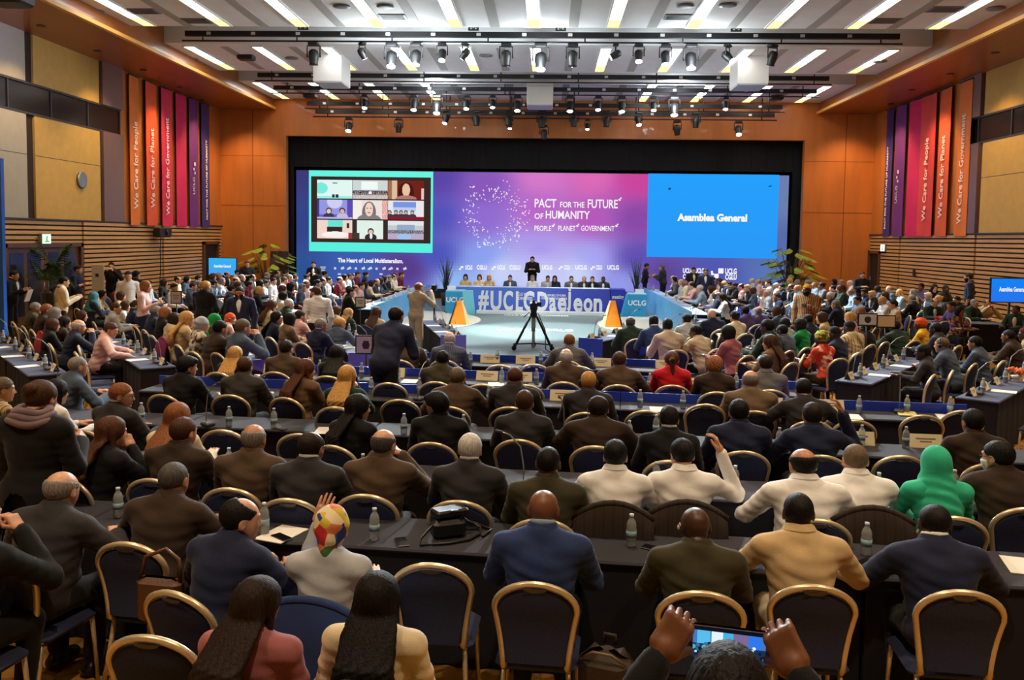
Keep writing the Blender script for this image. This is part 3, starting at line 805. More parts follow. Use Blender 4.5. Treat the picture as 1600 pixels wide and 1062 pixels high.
# black drapes around the screens
for nm, xa, xb, za, zb, lab in (('stage_drape', -11.4, 10.85, 5.62, 7.4, 'black pleated valance above the stage screens'), ('stage_drape', -11.5, X0-0.06, 0.0, 7.2, 'black side drape at the west edge of the stage screens'), ('stage_drape', X1+0.06, 10.95, 0.0, 7.2, 'black side drape at the east edge of the stage screens')):
    b = MB(); n = max(6, int((xb-xa)/0.12)); P = []
    for k in range(n+1):
        x = xa+(xb-xa)*k/n; y = 37.3+0.05*math.sin(x*22)+0.02*math.sin(x*61)
        P += [(x, y, za), (x, y, zb)]
    F = [(2*k, 2*k+2, 2*k+3, 2*k+1) for k in range(n)]
    b.add(P, F, 0, True)
    P2 = [(p[0], p[1]+0.03, p[2]) for p in P]; b.add(P2, [tuple(reversed(f)) for f in F], 0, True)
    tag(b.build(nm, black_drape), lab, 'drape', 'black stage drapes')

# ================================================================== SMALL WALL THINGS
p = on_x(127, 281, XL+0.06)
t = tag(empty('wall_clock', p), 'round white clock on the ochre west wall panel', 'clock')
b = MB(); b.lathe([(0.0, 0.0), (0.24, 0.0), (0.25, 0.05), (0.22, 0.055)], n=28, axis='x'); b.build('rim', steel, t)
b = MB(); b.lathe([(0.22, 0.03), (0.0, 0.031)], n=28, axis='x'); b.build('dial', mat('dial_white', srgb(235, 238, 235), 0.5), t)
b = MB(); b.box((0.04, 0.0, 0.07), (0.008, 0.02, 0.16)); b.box((0.04, 0.05, -0.02), (0.008, 0.11, 0.02)); b.build('clock_hand', black_metal, t)
def exit_sign(px, py, X, s, lab, glow):
    p = on_x(px, py, X+s*0.12)
    t = tag(empty('exit_sign', p), lab, 'sign', 'lit exit signs')
    b = MB(); b.box((0, 0, 0), (0.1, 0.44, 0.30), bev=0.015); b.build('housing', steel, t)
    b = MB(); b.box((s*0.052, 0, 0), (0.01, 0.40, 0.26)); b.build('lit_panel', glow, t)
    b = MB(); b.ball((s*0.06, 0.02, 0.06), (0.006, 0.028, 0.028), 6); b.box((s*0.06, 0.0, -0.01), (0.006, 0.05, 0.1)); b.box((s*0.06, 0.05, -0.07), (0.006, 0.11, 0.03)); b.box((s*0.06, -0.05, -0.075), (0.006, 0.09, 0.03)); b.build('running_figure', emit('exit_green', (0.05, 0.5, 0.15), 1.0), t)
exit_sign(70, 373, XL, 1, 'lit greenish exit sign above the double doors', emit('exit_panel_green', (.75, 1, .72), 1.3))
exit_sign(1381, 387, XR, -1, 'lit white exit sign above the dark east door', emit('exit_panel_white', (1, .95, .92), 1.6))
p = on_x(254, 363, XL+0.35)
t = tag(empty('wall_speaker', p), 'black projector unit on a bracket below the red banners', 'projector')
b = MB(); b.box((0, 0, 0), (0.3, 0.9, 0.34), bev=0.04); b.build('body', black_metal, t)
b = MB(); b.cyl((0.15, 0.0, 0), (0.2, 0.0, 0), 0.1); b.build('lens', lens_off, t)
b = MB(); b.box((-0.22, 0, -0.05), (0.2, 0.2, 0.06)); b.build('bracket', black_metal, t)
b = MB(); b.tube([(-0.1, 0.1, -0.15), (-0.15, 0.12, -0.6), (-0.2, 0.25, -1.1), (-0.22, 0.2, -2.0)], 0.015, 6); b.build('cable', black_metal, t)
b = MB(); b.box((0, 0, 0), (0.02, 0.2, 0.22)); o = b.build('wall_plate', black_metal, None, on_x(1428, 426, XR-0.12)); tag(o, 'small black square panel on the east slatted wall', 'wall panel')
# hung loudspeaker at the top corner
p = on_y(16, 2, 17.0)
t = tag(empty('ceiling_loudspeaker', p), 'black loudspeaker hanging in the upper corner by the west soffit', 'loudspeaker')
b = MB(); b.box((0, 0, 0.1), (0.7, 0.6, 0.36), bev=0.05); b.build('cabinet', black_metal, t)
b = MB(); b.cyl((0, 0, 0.25), (0, 0, SOF_Z-p[2]+0.02), 0.03); b.build('mount_pole', black_metal, t)

def tv(pxa, pya, pxb, pyb, y, lab, col):
    a = on_y(pxa, pya, y); c = on_y(pxb, pyb, y)
    w, h = abs(c[0]-a[0]), abs(a[2]-c[2]); zc = (a[2]+c[2])/2
    cx = (a[0]+c[0])/2
    t = tag(empty('tv_stand', (cx, y, 0)), lab, 'screen', 'translation screens on stands')
    b = MB(); b.box((0, 0.04, zc), (w+0.05, 0.06, h+0.05), bev=0.01); b.build('bezel', black_metal, t)
    s_ = grid_screen('screen', (-w/2, 0.005, zc-h/2), (w, 0, 0), (0, 0, h), 12, 8, lambda u, v: np.array(col)+(v[:, None]-.5)*np.array((-24, 16, 8)), emit_attr('tv_glow', 1.0), t)
    o = text('lettering', 'Asamblea General', 0.16, led_white, s_, (0, -0.004, zc+0.02), (PI/2, 0, 0), 0.004, 0.001, fit=w*0.62)
    b = MB(); b.cyl((0, 0.1, 0.03), (0, 0.1, zc), 0.03); b.build('pole', black_metal, t)
    b = MB(); b.box((0, 0.1, 0.02), (0.7, 0.5, 0.04), bev=0.01); b.build('base', black_metal, t)
tv(326, 403, 369, 430, 34.6, 'blue lit screen on a stand beside the west stage corner', (60, 170, 240))
tv(1550, 435, 1612, 472, 22.0, 'bright blue lit screen on a stand at the east wall', (30, 124, 240))
# blue roll-up wall at the west edge
a = on_y(-22, 247, 19.0); c = on_y(9, 495, 19.0)
t = tag(empty('display_wall', ((a[0]+c[0])/2, 19.0, 0)), 'tall blue display wall at the far west edge beside the standing person', 'display')
b = MB(); b.box((0, 0, a[2]/2+.02), (c[0]-a[0], 0.12, a[2]-.04)); b.build('panel', mat('display_blue', srgb(24, 92, 190), 0.5, noise=.15, nscale=1.2), t)
b = MB(); b.box((0, 0, 0.02), (c[0]-a[0]+.2, 0.5, 0.04)); b.build('foot', black_metal, t)
# stage-side poster wall
a = on_y(423, 392, 35.6); c = on_y(451, 440, 35.6)
t = tag(empty('poster_stand', ((a[0]+c[0])/2, 35.6, 0)), 'grey and maroon poster wall by the west edge of the stage screens', 'poster stand')
b = MB(); b.box((0, 0, a[2]/2), (c[0]-a[0], 0.1, a[2])); b.build('panel', mat('poster_dark', srgb(54, 40, 42), 0.6), t)
b = MB(); b.box((0, -0.055, a[2]-0.45), (c[0]-a[0]-.08, 0.01, 0.3)); b.build('upper_band', mat('poster_maroon', srgb(110, 70, 72), 0.6), t)
b = MB()
for k in range(8): b.box((0.12*math.cos(k*PI/4), -0.056, a[2]-0.95+0.12*math.sin(k*PI/4)), (0.09, 0.01, 0.09))
b.build('pale_emblem', mat('poster_pale', srgb(150, 140, 140), 0.6), t)

# ================================================================== FIGURES: smooth bodies from distance fields
def surface_nets(F, lo, res):
    s = F < 0; sh = F.shape
    cs = tuple(n-1 for n in sh)
    S = np.zeros(cs+(3,), np.float32); N = np.zeros(cs, np.float32)
    G = np.stack(np.meshgrid(*[np.arange(n, dtype=np.float32) for n in sh], indexing='ij'), -1)
    ed = []
    for ax in range(3):
        b1, b2 = (ax+1) % 3, (ax+2) % 3
        sl0 = [slice(None)]*3; sl1 = [slice(None)]*3
        sl0[ax] = slice(0, -1); sl1[ax] = slice(1, None)
        A, B = F[tuple(sl0)], F[tuple(sl1)]
        cr = s[tuple(sl0)] != s[tuple(sl1)]
        t = np.where(cr, A/np.where(cr, A-B, 1), 0)
        pos = G[tuple(sl0)].copy(); pos[..., ax] += t
        pos *= cr[..., None]
        for d1 in (0, 1):
            for d2 in (0, 1):
                e = [slice(None)]*3
                e[b1] = slice(d1, sh[b1]-1+d1); e[b2] = slice(d2, sh[b2]-1+d2)
                S += pos[tuple(e)]; N += cr[tuple(e)]
        ed.append((ax, b1, b2, cr, s[tuple(sl0)]))
    act = N > 0
    idx = -np.ones(cs, np.int64); idx[act] = np.arange(act.sum())
    V = S[act]/N[act][:, None]*res+np.asarray(lo, np.float32)
    Q = []
    for (ax, b1, b2, cr, sa) in ed:
        I = np.argwhere(cr)
        I = I[(I[:, b1] > 0) & (I[:, b1] < sh[b1]-1) & (I[:, b2] > 0) & (I[:, b2] < sh[b2]-1)]
        if not len(I): continue
        def at(k1, k2):
            J = I.copy(); J[:, b1] += k1; J[:, b2] += k2
            return idx[J[:, 0], J[:, 1], J[:, 2]]
        q = np.stack([at(-1, -1), at(0, -1), at(0, 0), at(-1, 0)], 1)
        fl_ = ~sa[I[:, 0], I[:, 1], I[:, 2]]
        q[fl_] = q[fl_][:, ::-1]
        Q.append(q)
    return V, np.concatenate(Q)

def field(fn, lo, hi, res):
    ax = [np.arange(l, h+res, res, dtype=np.float32) for l, h in zip(lo, hi)]
    X, Y, Z = np.meshgrid(*ax, indexing='ij')
    F = fn(X, Y, Z)
    return surface_nets(F.astype(np.float32), lo, res)

def smin(a, b, k):
    h = np.clip(0.5+0.5*(b-a)/k, 0, 1)
    return b+(a-b)*h-k*h*(1-h)
def smax(a, b, k): return -smin(-a, -b, k)
def s_cap(X, Y, Z, a, b, ra, rb):
    ab = np.subtract(b, a); L2 = float(ab @ ab)+1e-9
    t = np.clip(((X-a[0])*ab[0]+(Y-a[1])*ab[1]+(Z-a[2])*ab[2])/L2, 0, 1)
    return np.sqrt((X-a[0]-ab[0]*t)**2+(Y-a[1]-ab[1]*t)**2+(Z-a[2]-ab[2]*t)**2)-(ra+(rb-ra)*t)
def s_ell(X, Y, Z, c, r):
    x, y, z = (X-c[0])/r[0], (Y-c[1])/r[1], (Z-c[2])/r[2]
    k0 = np.sqrt(x*x+y*y+z*z); k1 = np.sqrt((x/r[0])**2+(y/r[1])**2+(z/r[2])**2)+1e-9
    return k0*(k0-1)/k1
def s_box(X, Y, Z, c, h, r):
    qx, qy, qz = np.abs(X-c[0])-h[0]+r, np.abs(Y-c[1])-h[1]+r, np.abs(Z-c[2])-h[2]+r
    return np.sqrt(np.maximum(qx, 0)**2+np.maximum(qy, 0)**2+np.maximum(qz, 0)**2)+np.minimum(np.maximum(qx, np.maximum(qy, qz)), 0)-r

def net_mesh(name, VQ, nmat=1):
    V, Q = VQ
    me = bpy.data.meshes.new(name)
    me.vertices.add(len(V)); me.vertices.foreach_set('co', V.astype(np.float32).ravel())
    me.loops.add(len(Q)*4); me.loops.foreach_set('vertex_index', Q.astype(np.int32).ravel())
    me.polygons.add(len(Q)); me.polygons.foreach_set('loop_start', np.arange(0, len(Q)*4, 4, dtype=np.int32))
    me.polygons.foreach_set('use_smooth', np.ones(len(Q), bool))
    me.update(calc_edges=True)
    for k in range(nmat): me.materials.append(None)
    return me

# ---- head
def f_skull(X, Y, Z, fem=False):
    j = 0.92 if fem else 1.0
    d = s_ell(X, Y, Z, (0, -.012, .030), (.076, .097, .087))
    d = smin(d, s_ell(X, Y, Z, (0, .030, -.050), (.056*j, .058, .062)), .04)
    d = smin(d, s_ell(X, Y, Z, (0, .040, -.005), (.060, .050, .078)), .03)
    return d
def f_head(X, Y, Z, fem=False):
    d = f_skull(X, Y, Z, fem)
    ax = np.abs(X)
    d = smin(d, s_ell(ax, Y, Z, (.024, .080, .034), (.026, .013, .008)), .014)
    d = smax(d, -s_ell(ax, Y, Z, (.031, .100, .012), (.017, .018, .011)), .012)
    d = smin(d, s_cap(X, Y, Z, (0, .086, .014), (0, .108, -.020), .007, .011), .014)
    d = smin(d, s_ell(ax, Y, Z, (.011, .096, -.024), (.009, .011, .008)), .008)
    d = smin(d, s_ell(X, Y, Z, (0, .090, -.052), (.024, .010, .006)), .006)
    d = smin(d, s_ell(X, Y, Z, (0, .087, -.063), (.020, .010, .006)), .006)
    d = smin(d, s_ell(X, Y, Z, (0, .070, -.092), (.026*(.8 if fem else 1), .022, .017)), .02)
    ear = s_ell(ax, Y, Z, (.078, -.008-.0, -.004), (.010, .021, .033))
    ear = smax(ear, -s_ell(ax, Y, Z, (.088, .0, .0), (.008, .011, .018)), .006)
    d = smin(d, ear, .008)
    d = smin(d, s_cap(X, Y, Z, (0, -.022, -.04), (0, -.03, -.15), .052*(.88 if fem else 1), .055*(.9 if fem else 1)), .03)
    return d
HEADS_VQ = [field(lambda X, Y, Z, f=f: f_head(X, Y, Z, f), (-.11, -.13, -.17), (.11, .14, .14), .0065) for f in (False, True)]
_e = MB()
for sx in (-1, 1):
    _e.ball((sx*.031, .0735, .012), .0122, 8, 1)
    _e.ball((sx*.031, .0790, .012), (.0062, .0078, .0062), 6, 2)
EYE_V = np.array(_e.v, np.float32); EYE_F = _e.f; EYE_M = _e.m

# ---- hand (right hand, palm down, fingers along +y, thumb towards -x)
def hand_vq(curl, spread=0.0, thumb=0.0):
    segs = []
    for i, (bx, L) in enumerate(((-.031, .070), (-.010, .080), (.011, .074), (.031, .056))):
        p = np.array([bx, .086-abs(bx)*.12, .002]); ang = 0.0; a0 = spread*(bx/.03)
        for k, (fr, r) in enumerate(((.45, .0088), (.32, .0080), (.23, .0070))):
            ang += curl*(0.7, 1.0, 0.7)[k]*(1+.12*i)
            d = np.array([math.sin(a0)*math.cos(ang), math.cos(a0)*math.cos(ang), -math.sin(ang)])
            q = p+d*L*fr; segs.append((p, q, r, r*.93)); p = q
    t0 = np.array([-.030, .018, -.004]); t1 = np.array([-.056, .048, -.014-.02*thumb]); t2 = t1+np.array([.004+.02*thumb, .030, -.010-.01*thumb]); t3 = t2+np.array([.008+.01*thumb, .022, -.004])
    segs += [(t0, t1, .014, .0115), (t1, t2, .0105, .0095), (t2, t3, .0095, .0078)]
    def fn(X, Y, Z):
        d = s_box(X, Y, Z, (0, .045, 0), (.041, .046, .014), .013)
        d = smin(d, s_cap(X, Y, Z, (0, -.04, 0), (0, .01, 0), .025, .027), .02)
        for k, (a, b, ra, rb) in enumerate(segs): d = smin(d, s_cap(X, Y, Z, a, b, ra, rb), .006 if k % 3 == 0 else .002)
        return d
    return field(fn, (-.085, -.07, -.115), (.07, .185, .035), .0042)
HANDS = {'flat': hand_vq(R(8), .06), 'loose': hand_vq(R(28), .03), 'grip': hand_vq(R(62), 0, .6), 'point': hand_vq(R(40), 0.05, .3)}

def place_hand(kind, wrist, direction, palm, side):
    V, Q = HANDS[kind]; V = V.copy(); Q = Q.copy()
    if side < 0: V[:, 0] *= -1; Q = Q[:, ::-1]
    y = np.array(direction, float); y /= np.linalg.norm(y)
    z = -np.array(palm, float); z -= y*(z @ y); z /= np.linalg.norm(z)+1e-9
    x = np.cross(y, z)
    return V @ np.stack([x, y, z])+np.array(wrist), Q

# ---- hair, headwear: all in the frame of the head
def strand(X, Y, Z, amp, f):
    ph = np.arctan2(X, -(Y+.01))
    return amp*(np.sin(ph*f+7*np.sin(Z*16)+3*np.sin(Z*37))*.6+np.sin(ph*f*1.9+Z*60)*.4)
def brows(X, Y, Z, d):
    ax = np.abs(X)
    return np.minimum(d, s_cap(ax, Y, Z, (.016, .0935, .033), (.046, .080, .036), .0045, .003))
def hair_fn(style):
    def base(X, Y, Z, t): return s_ell(X, Y, Z, (0, -.014, .030), (.076+t, .098+t, .088+t))
    def line(X, Y, Z, a=.85, b=-.012): return (a*(Y+.0)-Z+b)/1.31         # negative above the hairline
    def fn(X, Y, Z):
        ax = np.abs(X)
        st = strand(X, Y, Z, .0022, 26)
        if style in ('short', 'side', 'full'):
            t = {'short': .009, 'side': .014, 'full': .022}[style]
            d = smax(base(X, Y, Z, t)+st, line(X, Y, Z), .012)
            if style == 'side': d = smin(d, smax(s_ell(X, Y, Z, (.02, .055, .085), (.06, .045, .03))+st, -Z+.05, .01), .02)
            if style == 'full': d = smin(d, s_ell(X, Y, Z, (0, .06, .085), (.066, .05, .03))+st, .02)
            d = smax(d, -s_ell(ax, Y, Z, (.085, .012, -.01), (.03, .032, .035)), .006)
        elif style == 'buzz':
            d = smax(base(X, Y, Z, .0035), line(X, Y, Z), .006)
            d = smax(d, -s_ell(ax, Y, Z, (.085, .012, -.01), (.03, .032, .035)), .006)
        elif style == 'receding':
            d = smax(base(X, Y, Z, .008)+st, line(X, Y, Z), .012)
            d = smax(d, -s_ell(X, Y, Z, (0, .045, .11), (.060, .075, .055)), .026)
            d = smax(d, -s_ell(ax, Y, Z, (.085, .012, -.01), (.03, .032, .035)), .006)
        elif style == 'ring':
            d = smax(base(X, Y, Z, .007)+st, line(X, Y, Z), .012)
            d = smax(d, -s_ell(X, Y, Z, (0, .008, .108), (.074, .112, .078)), .03)
            d = smax(d, -s_ell(ax, Y, Z, (.085, .012, -.01), (.03, .032, .035)), .006)
        elif style == 'bald':
            d = np.full_like(X, 1.0)
        elif style in ('long', 'wavy', 'longer'):
            L = {'long': .30, 'wavy': .34, 'longer': .42}[style]
            d = base(X, Y, Z, .017)+st
            w = .008*np.sin(Z*52+X*20)*(style == 'wavy')
            k = .106+.012*(style == 'wavy')+.016*(style == 'longer')
            Yb = Y+.135*np.clip((-.04-Z)/.20, 0, 1)
            fall = s_ell(X+w, Yb, Z, (0, -.072, -L*.45), (k, .042, L*.62))
            fall = smin(fall, s_ell(X+w, Yb, Z, (0, -.074, -L*.80), (k*1.12, .036, .12)), .05)
            d = smin(d, fall+strand(X, Y, Z, .005 if style == 'wavy' else .0035, 22), .035)
            d = smin(d, s_cap(ax, Y, Z, (.074, -.005, .02), (.082, -.01, -.13), .022, .016)+st, .02)
            d = smax(d, -s_ell(X, Y, Z, (0, .105, -.015), (.062, .085, .092)), .012)
        elif style == 'bob':
            d = smin(base(X, Y, Z, .018), s_ell(X, Y, Z, (0, -.022, -.035), (.098, .088, .085)), .03)+st
            d = smax(d, -s_ell(X, Y, Z, (0, .105, -.02), (.060, .088, .090)), .012)
            d = smax(d, -(Z+.105), .012)
        elif style == 'crop':
            d = smin(base(X, Y, Z, .017), s_ell(X, Y, Z, (0, -.05, -.005), (.084, .066, .07)), .03)+strand(X, Y, Z, .004, 14)
            d = smax(d, -s_ell(X, Y, Z, (0, .100, -.03), (.068, .075, .088)), .012)
        elif style == 'ponytail':
            d = smax(base(X, Y, Z, .010)+st, line(X, Y, Z, .7, -.01), .012)
            tail = smin(s_cap(X, Y, Z, (0, -.100, .045), (0, -.140, .0), .022, .030), s_cap(X, Y, Z, (0, -.138, 0), (0.01, -.115, -.22), .032, .020), .03)
            d = smin(d, tail+strand(X, Y, Z, .004, 12), .015)
        elif style == 'bun':
            d = smax(base(X, Y, Z, .010)+st, line(X, Y, Z, .7, -.01), .012)
            d = smin(d, s_ell(X, Y, Z, (0, -.115, .055), (.042, .036, .040))+st, .012)
        elif style == 'hijab':
            d = s_ell(X, Y, Z, (0, -.016, .018), (.094, .118, .112))
            d = smin(d, s_cap(X, Y, Z, (0, -.03, -.06), (0, -.04, -.19), .078, .120), .06)
            d = smin(d, s_cap(X, Y, Z, (0, -.02, -.17), (0, -.04, -.30), .13, .16), .05)
            d += .0035*np.sin(Z*75+Y*38+X*25)*np.clip((-.02-Z)*12, 0, 1)
            d = smax(d, -s_ell(X, Y, Z, (0, .115, -.015), (.058, .072, .080)), .014)
            return d
        elif style == 'headwrap':
            d = s_ell(X, Y, Z, (0, -.025, .050), (.098, .120, .098))
            d = smin(d, s_ell(X, Y, Z, (0, -.095, .030), (.055, .05, .055)), .03)
            d += .003*np.sin(Z*90+X*40)
            d = smax(d, (Y*.9-Z-.005)/1.34, .012)
            return d
        elif style == 'kufi':
            d = smax(s_ell(X, Y, Z, (0, -.014, .045), (.088, .108, .100)), .055-Z*1.0-.0+.3*Y, .008)
            return d
        elif style == 'headscarf':
            d = s_ell(X, Y, Z, (0, -.018, .025), (.090, .112, .104))
            d = smin(d, s_cap(X, Y, Z, (0, -.085, -.05), (0, -.10, -.12), .045, .028), .04)
            d += .002*np.sin(Z*80+X*30)
            d = smax(d, -s_ell(X, Y, Z, (0, .115, -.03), (.066, .085, .090)), .014)
            d = smax(d, (Y*1.1-Z-.06)/1.49, .012)
            return d
        else:
            d = base(X, Y, Z, .01)
        return brows(X, Y, Z, d)
    return fn
HAIR = {}
def hair_mesh(style):
    if style not in HAIR:
        big = style in ('long', 'wavy', 'longer'); hij = style == 'hijab'
        lo = (-.18 if big else -.125, -.29 if big else -.17, -.36 if style == 'wavy' else (-.48 if style == 'longer' else (-.34 if big else (-.26 if style == 'ponytail' else -.15))))
        hi = (.18 if big else .125, .125, .16)
        if hij: lo, hi = (-.2, -.24, -.34), (.2, .16, .16)
        HAIR[style] = net_mesh('hair', field(hair_fn(style), lo, hi, .0075 if (big or hij) else .0062))
    return HAIR[style]
HAIR['beard'] = net_mesh('beard', field(lambda X, Y, Z: smax(smax(f_skull(X, Y, Z)-.009, Z+.012+.25*(.09-Y)*0, .01), smax(-(Y+.005), -s_ell(X, Y, Z, (0, .1, -.057), (.02, .03, .009)), .004), .01), (-.1, -.05, -.14), (.1, .13, .03), .0065))

# ---- bodies
def pose_points(p):
    """Joint positions of a pose in the figure's own frame (facing +y, feet or seat on the ground under the origin)."""
    fem = p.get('fem', False); L = R(p.get('lean', 12)); st = p.get('stand', False)
    P0 = np.array([0, -.03, .585]) if not st else np.array([0, 0, 1.0])
    u = np.array([0, math.sin(L), math.cos(L)]); f = np.array([0, math.cos(L), -math.sin(L)])
    sw = .160 if fem else .190
    def T(x, b, c): return P0+np.array([x, 0, 0])+f*b+u*c
    J = {'P0': P0, 'u': u, 'f': f, 'neck': T(0, -.005, .455), 'T': T, 'sw': sw}
    J['pivot'] = T(0, .012, .475)
    for s, nm in ((-1, 'l'), (1, 'r')):
        sh = T(s*sw, -.005, .405)
        arm = p.get('arm_'+nm, p.get('arms', 'table'))
        e, w, hk, palm = {
            'table': ((.07, .13, -.22), (-.02, .36, -.19), 'flat', (0, 0, -1)),
            'wide': ((.15, .12, -.20), (-.04, .34, -.16), 'loose', (0, 0, -1)),
            'lap': ((.07, .03, -.27), (-.03, .24, -.33), 'loose', (0, 0, -1)),
            'chin': ((.06, .22, -.20), (-.10, .20, .05), 'grip', (-1, .2, .2)),
            'head': ((.19, .14, -.10), (.07, .12, .20), 'loose', (-1, .1, -.1)),
            'clasp': ((.10, .22, -.17), (-.10, .24, .06), 'grip', (-1, 0, 0)),
            'up': ((.08, .24, -.16), (.0, .30, .12), 'flat', (0, 1, .2)),
            'down': ((.07, -.02, -.29), (.05, .06, -.55), 'loose', (-1, 0, 0)),
            'fold': ((.06, .05, -.27), (-.16, .22, -.20), 'loose', (0, -.4, -1)),
            'hold': ((.06, .06, -.27), (-.06, .30, -.16), 'grip', (-1, 0, -.3)),
            'camera': ((.10, .18, -.17), (-.10, .32, .06), 'grip', (-1, .1, -.3)),
            'hip': ((.17, -.07, -.24), (.02, .04, -.42), 'loose', (-1, .2, 0)),
            'spread': ((.22, .10, -.17), (.14, .33, -.22), 'loose', (0, 0, -1)),
            'phone': ((.13, .25, -.12), (-.02, .38, .10), 'grip', (0, 1, 0)),
        }[arm]
        k = 1.0 if not fem else .94
        J['sh'+nm] = sh
        J['el'+nm] = sh+np.array([s*e[0], e[1], e[2]])*k
        J['wr'+nm] = sh+np.array([s*w[0], w[1], w[2]])*k
        J['hand'+nm] = (hk, np.array([s*palm[0], palm[1], palm[2]]))
        hx = s*(.085)
        if not st:
            J['hip'+nm] = P0+np.array([hx, .02, -.02]); J['kn'+nm] = np.array([s*.13, .31, .545]); J['an'+nm] = np.array([s*.115, .27, .10]); J['toe'+nm] = np.array([s*.125, .40, .045])
        else:
            stp = p.get('step', 0)*s
            J['hip'+nm] = P0+np.array([hx, 0, -.05]); J['kn'+nm] = np.array([s*.10, stp*.16+.02, .52]); J['an'+nm] = np.array([s*.105, stp*.28-.01, .10]); J['toe'+nm] = np.array([s*.125, stp*.28+.13, .04])
    return J

def f_torso(X, Y, Z, J, fem, g, belly=0.0):
    P0, u, f = J['P0'], J['u'], J['f']
    q1 = (Y-P0[1])*f[1]+(Z-P0[2])*f[2]; q2 = (Y-P0[1])*u[1]+(Z-P0[2])*u[2]
    E = lambda c, r: s_ell(X, q1, q2, c, tuple(a+g for a in r))
    sw = J['sw']
    if fem:
        d = E((0, 0, 0), (.165, .120, .120)); d = smin(d, E((0, .005, .17), (.118, .092, .15)), .06)
        d = smin(d, E((0, 0, .31), (.142, .098, .14)), .05); d = smin(d, s_ell(np.abs(X), q1, q2, (.062, .085, .28), (.062+g, .052+g, .060+g)), .03)
    else:
        d = E((0, 0, 0), (.165, .128, .125)); d = smin(d, E((0, .01+belly*.4, .16), (.150+belly*.5, .112+belly, .16)), .06)
        d = smin(d, E((0, 0, .31), (.175, .118, .15)), .05)
    c = lambda a, b, ra, rb: s_cap(X, q1, q2, a, b, ra+g, rb+g)
    d = smin(d, c((-sw*.95, -.005, .405), (sw*.95, -.005, .405), .058, .058), .05)
    d = smin(d, c((-sw*.6, -.015, .425), (0, -.012, .465), .045, .058), .04)
    d = smin(d, c((sw*.6, -.015, .425), (0, -.012, .465), .045, .058), .04)
    return d
def f_arms(X, Y, Z, J, fem, g, cuff=1.0):
    k = .86 if fem else 1.0; d = None
    for nm in 'lr':
        a, b, w = J['sh'+nm], J['el'+nm], J['wr'+nm]
        w2 = b+(w-b)*cuff
        e = smin(s_cap(X, Y, Z, a, b, .056*k+g, .045*k+g), s_cap(X, Y, Z, b, w2, .044*k+g, .030*k+g*1.2), .02)
        d = e if d is None else np.minimum(d, e)
    return d
def f_legs(X, Y, Z, J, fem, g, feet=True, cuff=1.0):
    d = None
    for nm in 'lr':
        a, b, w, t = J['hip'+nm], J['kn'+nm], J['an'+nm], J['toe'+nm]
        w2 = b+(w-b)*cuff
        e = smin(s_cap(X, Y, Z, a, b, .086+g*.4, .058+g), s_cap(X, Y, Z, b, w2, .056+g, .040+g*1.3), .03)
        if feet: e = smin(e, s_cap(X, Y, Z, (w[0], w[1]-.03, .045), t, .040, .034), .03)
        d = e if d is None else smin(d, e, .02)
    return d

POSES = {
    'lean': dict(lean=12), 'wide': dict(lean=20, arms='wide'), 'back': dict(lean=3, arms='lap'), 'head_r': dict(lean=12, arm_l='wide', arm_r='head'),
    'clasp': dict(lean=14, arms='clasp'), 'chin_r': dict(lean=10, arm_l='table', arm_r='chin'), 'up_r': dict(lean=6, arm_r='up', arm_l='table'), 'up_l': dict(lean=6, arm_l='up', arm_r='table'), 'spread': dict(lean=16, arms='spread'),
    'flean': dict(fem=True, lean=10), 'fback': dict(fem=True, lean=3, arms='lap'), 'fchin_r': dict(fem=True, lean=8, arm_l='table', arm_r='chin'), 'fup_l': dict(fem=True, lean=8, arm_l='up', arm_r='table'),
    'stand': dict(stand=True, lean=0, arms='down'), 'stand_fold': dict(stand=True, lean=2, arms='fold'), 'stand_hold': dict(stand=True, lean=4, arms='hold'), 'stand_camera': dict(stand=True, lean=5, arms='camera'),
    'stand_hip': dict(stand=True, lean=0, arm_l='down', arm_r='hip'), 'stand_bend': dict(stand=True, lean=30, arms='hold'), 'walk': dict(stand=True, lean=4, arm_l='hold', arm_r='down', step=1), 'stand_photo': dict(stand=True, lean=2, arms='phone'),
    'fstand': dict(stand=True, fem=True, lean=2, arms='hold'), 'fstand_down': dict(stand=True, fem=True, lean=0, arms='down'),
}
CACHE = {}
def get(key, make):
    if key not in CACHE: CACHE[key] = make()
    return CACHE[key]
def bounds(J, pad=.14):
    pts = np.array([v for k, v in J.items() if isinstance(v, np.ndarray) and k not in ('u', 'f')])
    return pts.min(0)-pad, pts.max(0)+pad
def J_of(pose): return get(('J', pose), lambda: pose_points(POSES[pose]))
def body_vq(pose, belly):
    def make():
        J = J_of(pose); fem = POSES[pose].get('fem', False)
        def fn(X, Y, Z):
            d = f_torso(X, Y, Z, J, fem, 0.0, belly)
            d = smin(d, f_arms(X, Y, Z, J, fem, 0.0), .04)
            d = smin(d, f_legs(X, Y, Z, J, fem, 0.0), .04)
            return smin(d, s_cap(X, Y, Z, J['neck'], J['pivot']+np.array([0, .0, .05]), .060*(.9 if fem else 1), .052*(.9 if fem else 1)), .03)
        lo, hi = bounds(J); lo[2] = max(lo[2], -.02)
        V, Q = field(fn, lo, hi, .017)
        parts = [(V, Q)]
        for nm, s in (('l', -1), ('r', 1)):
            hk, palm = J['hand'+nm]; dr = J['wr'+nm]-J['el'+nm]
            parts.append(place_hand(hk, J['wr'+nm]+dr/np.linalg.norm(dr)*.02, dr+np.array([0, 0, .0]), palm, s))
        return parts
    return get(('B', pose, belly), make)
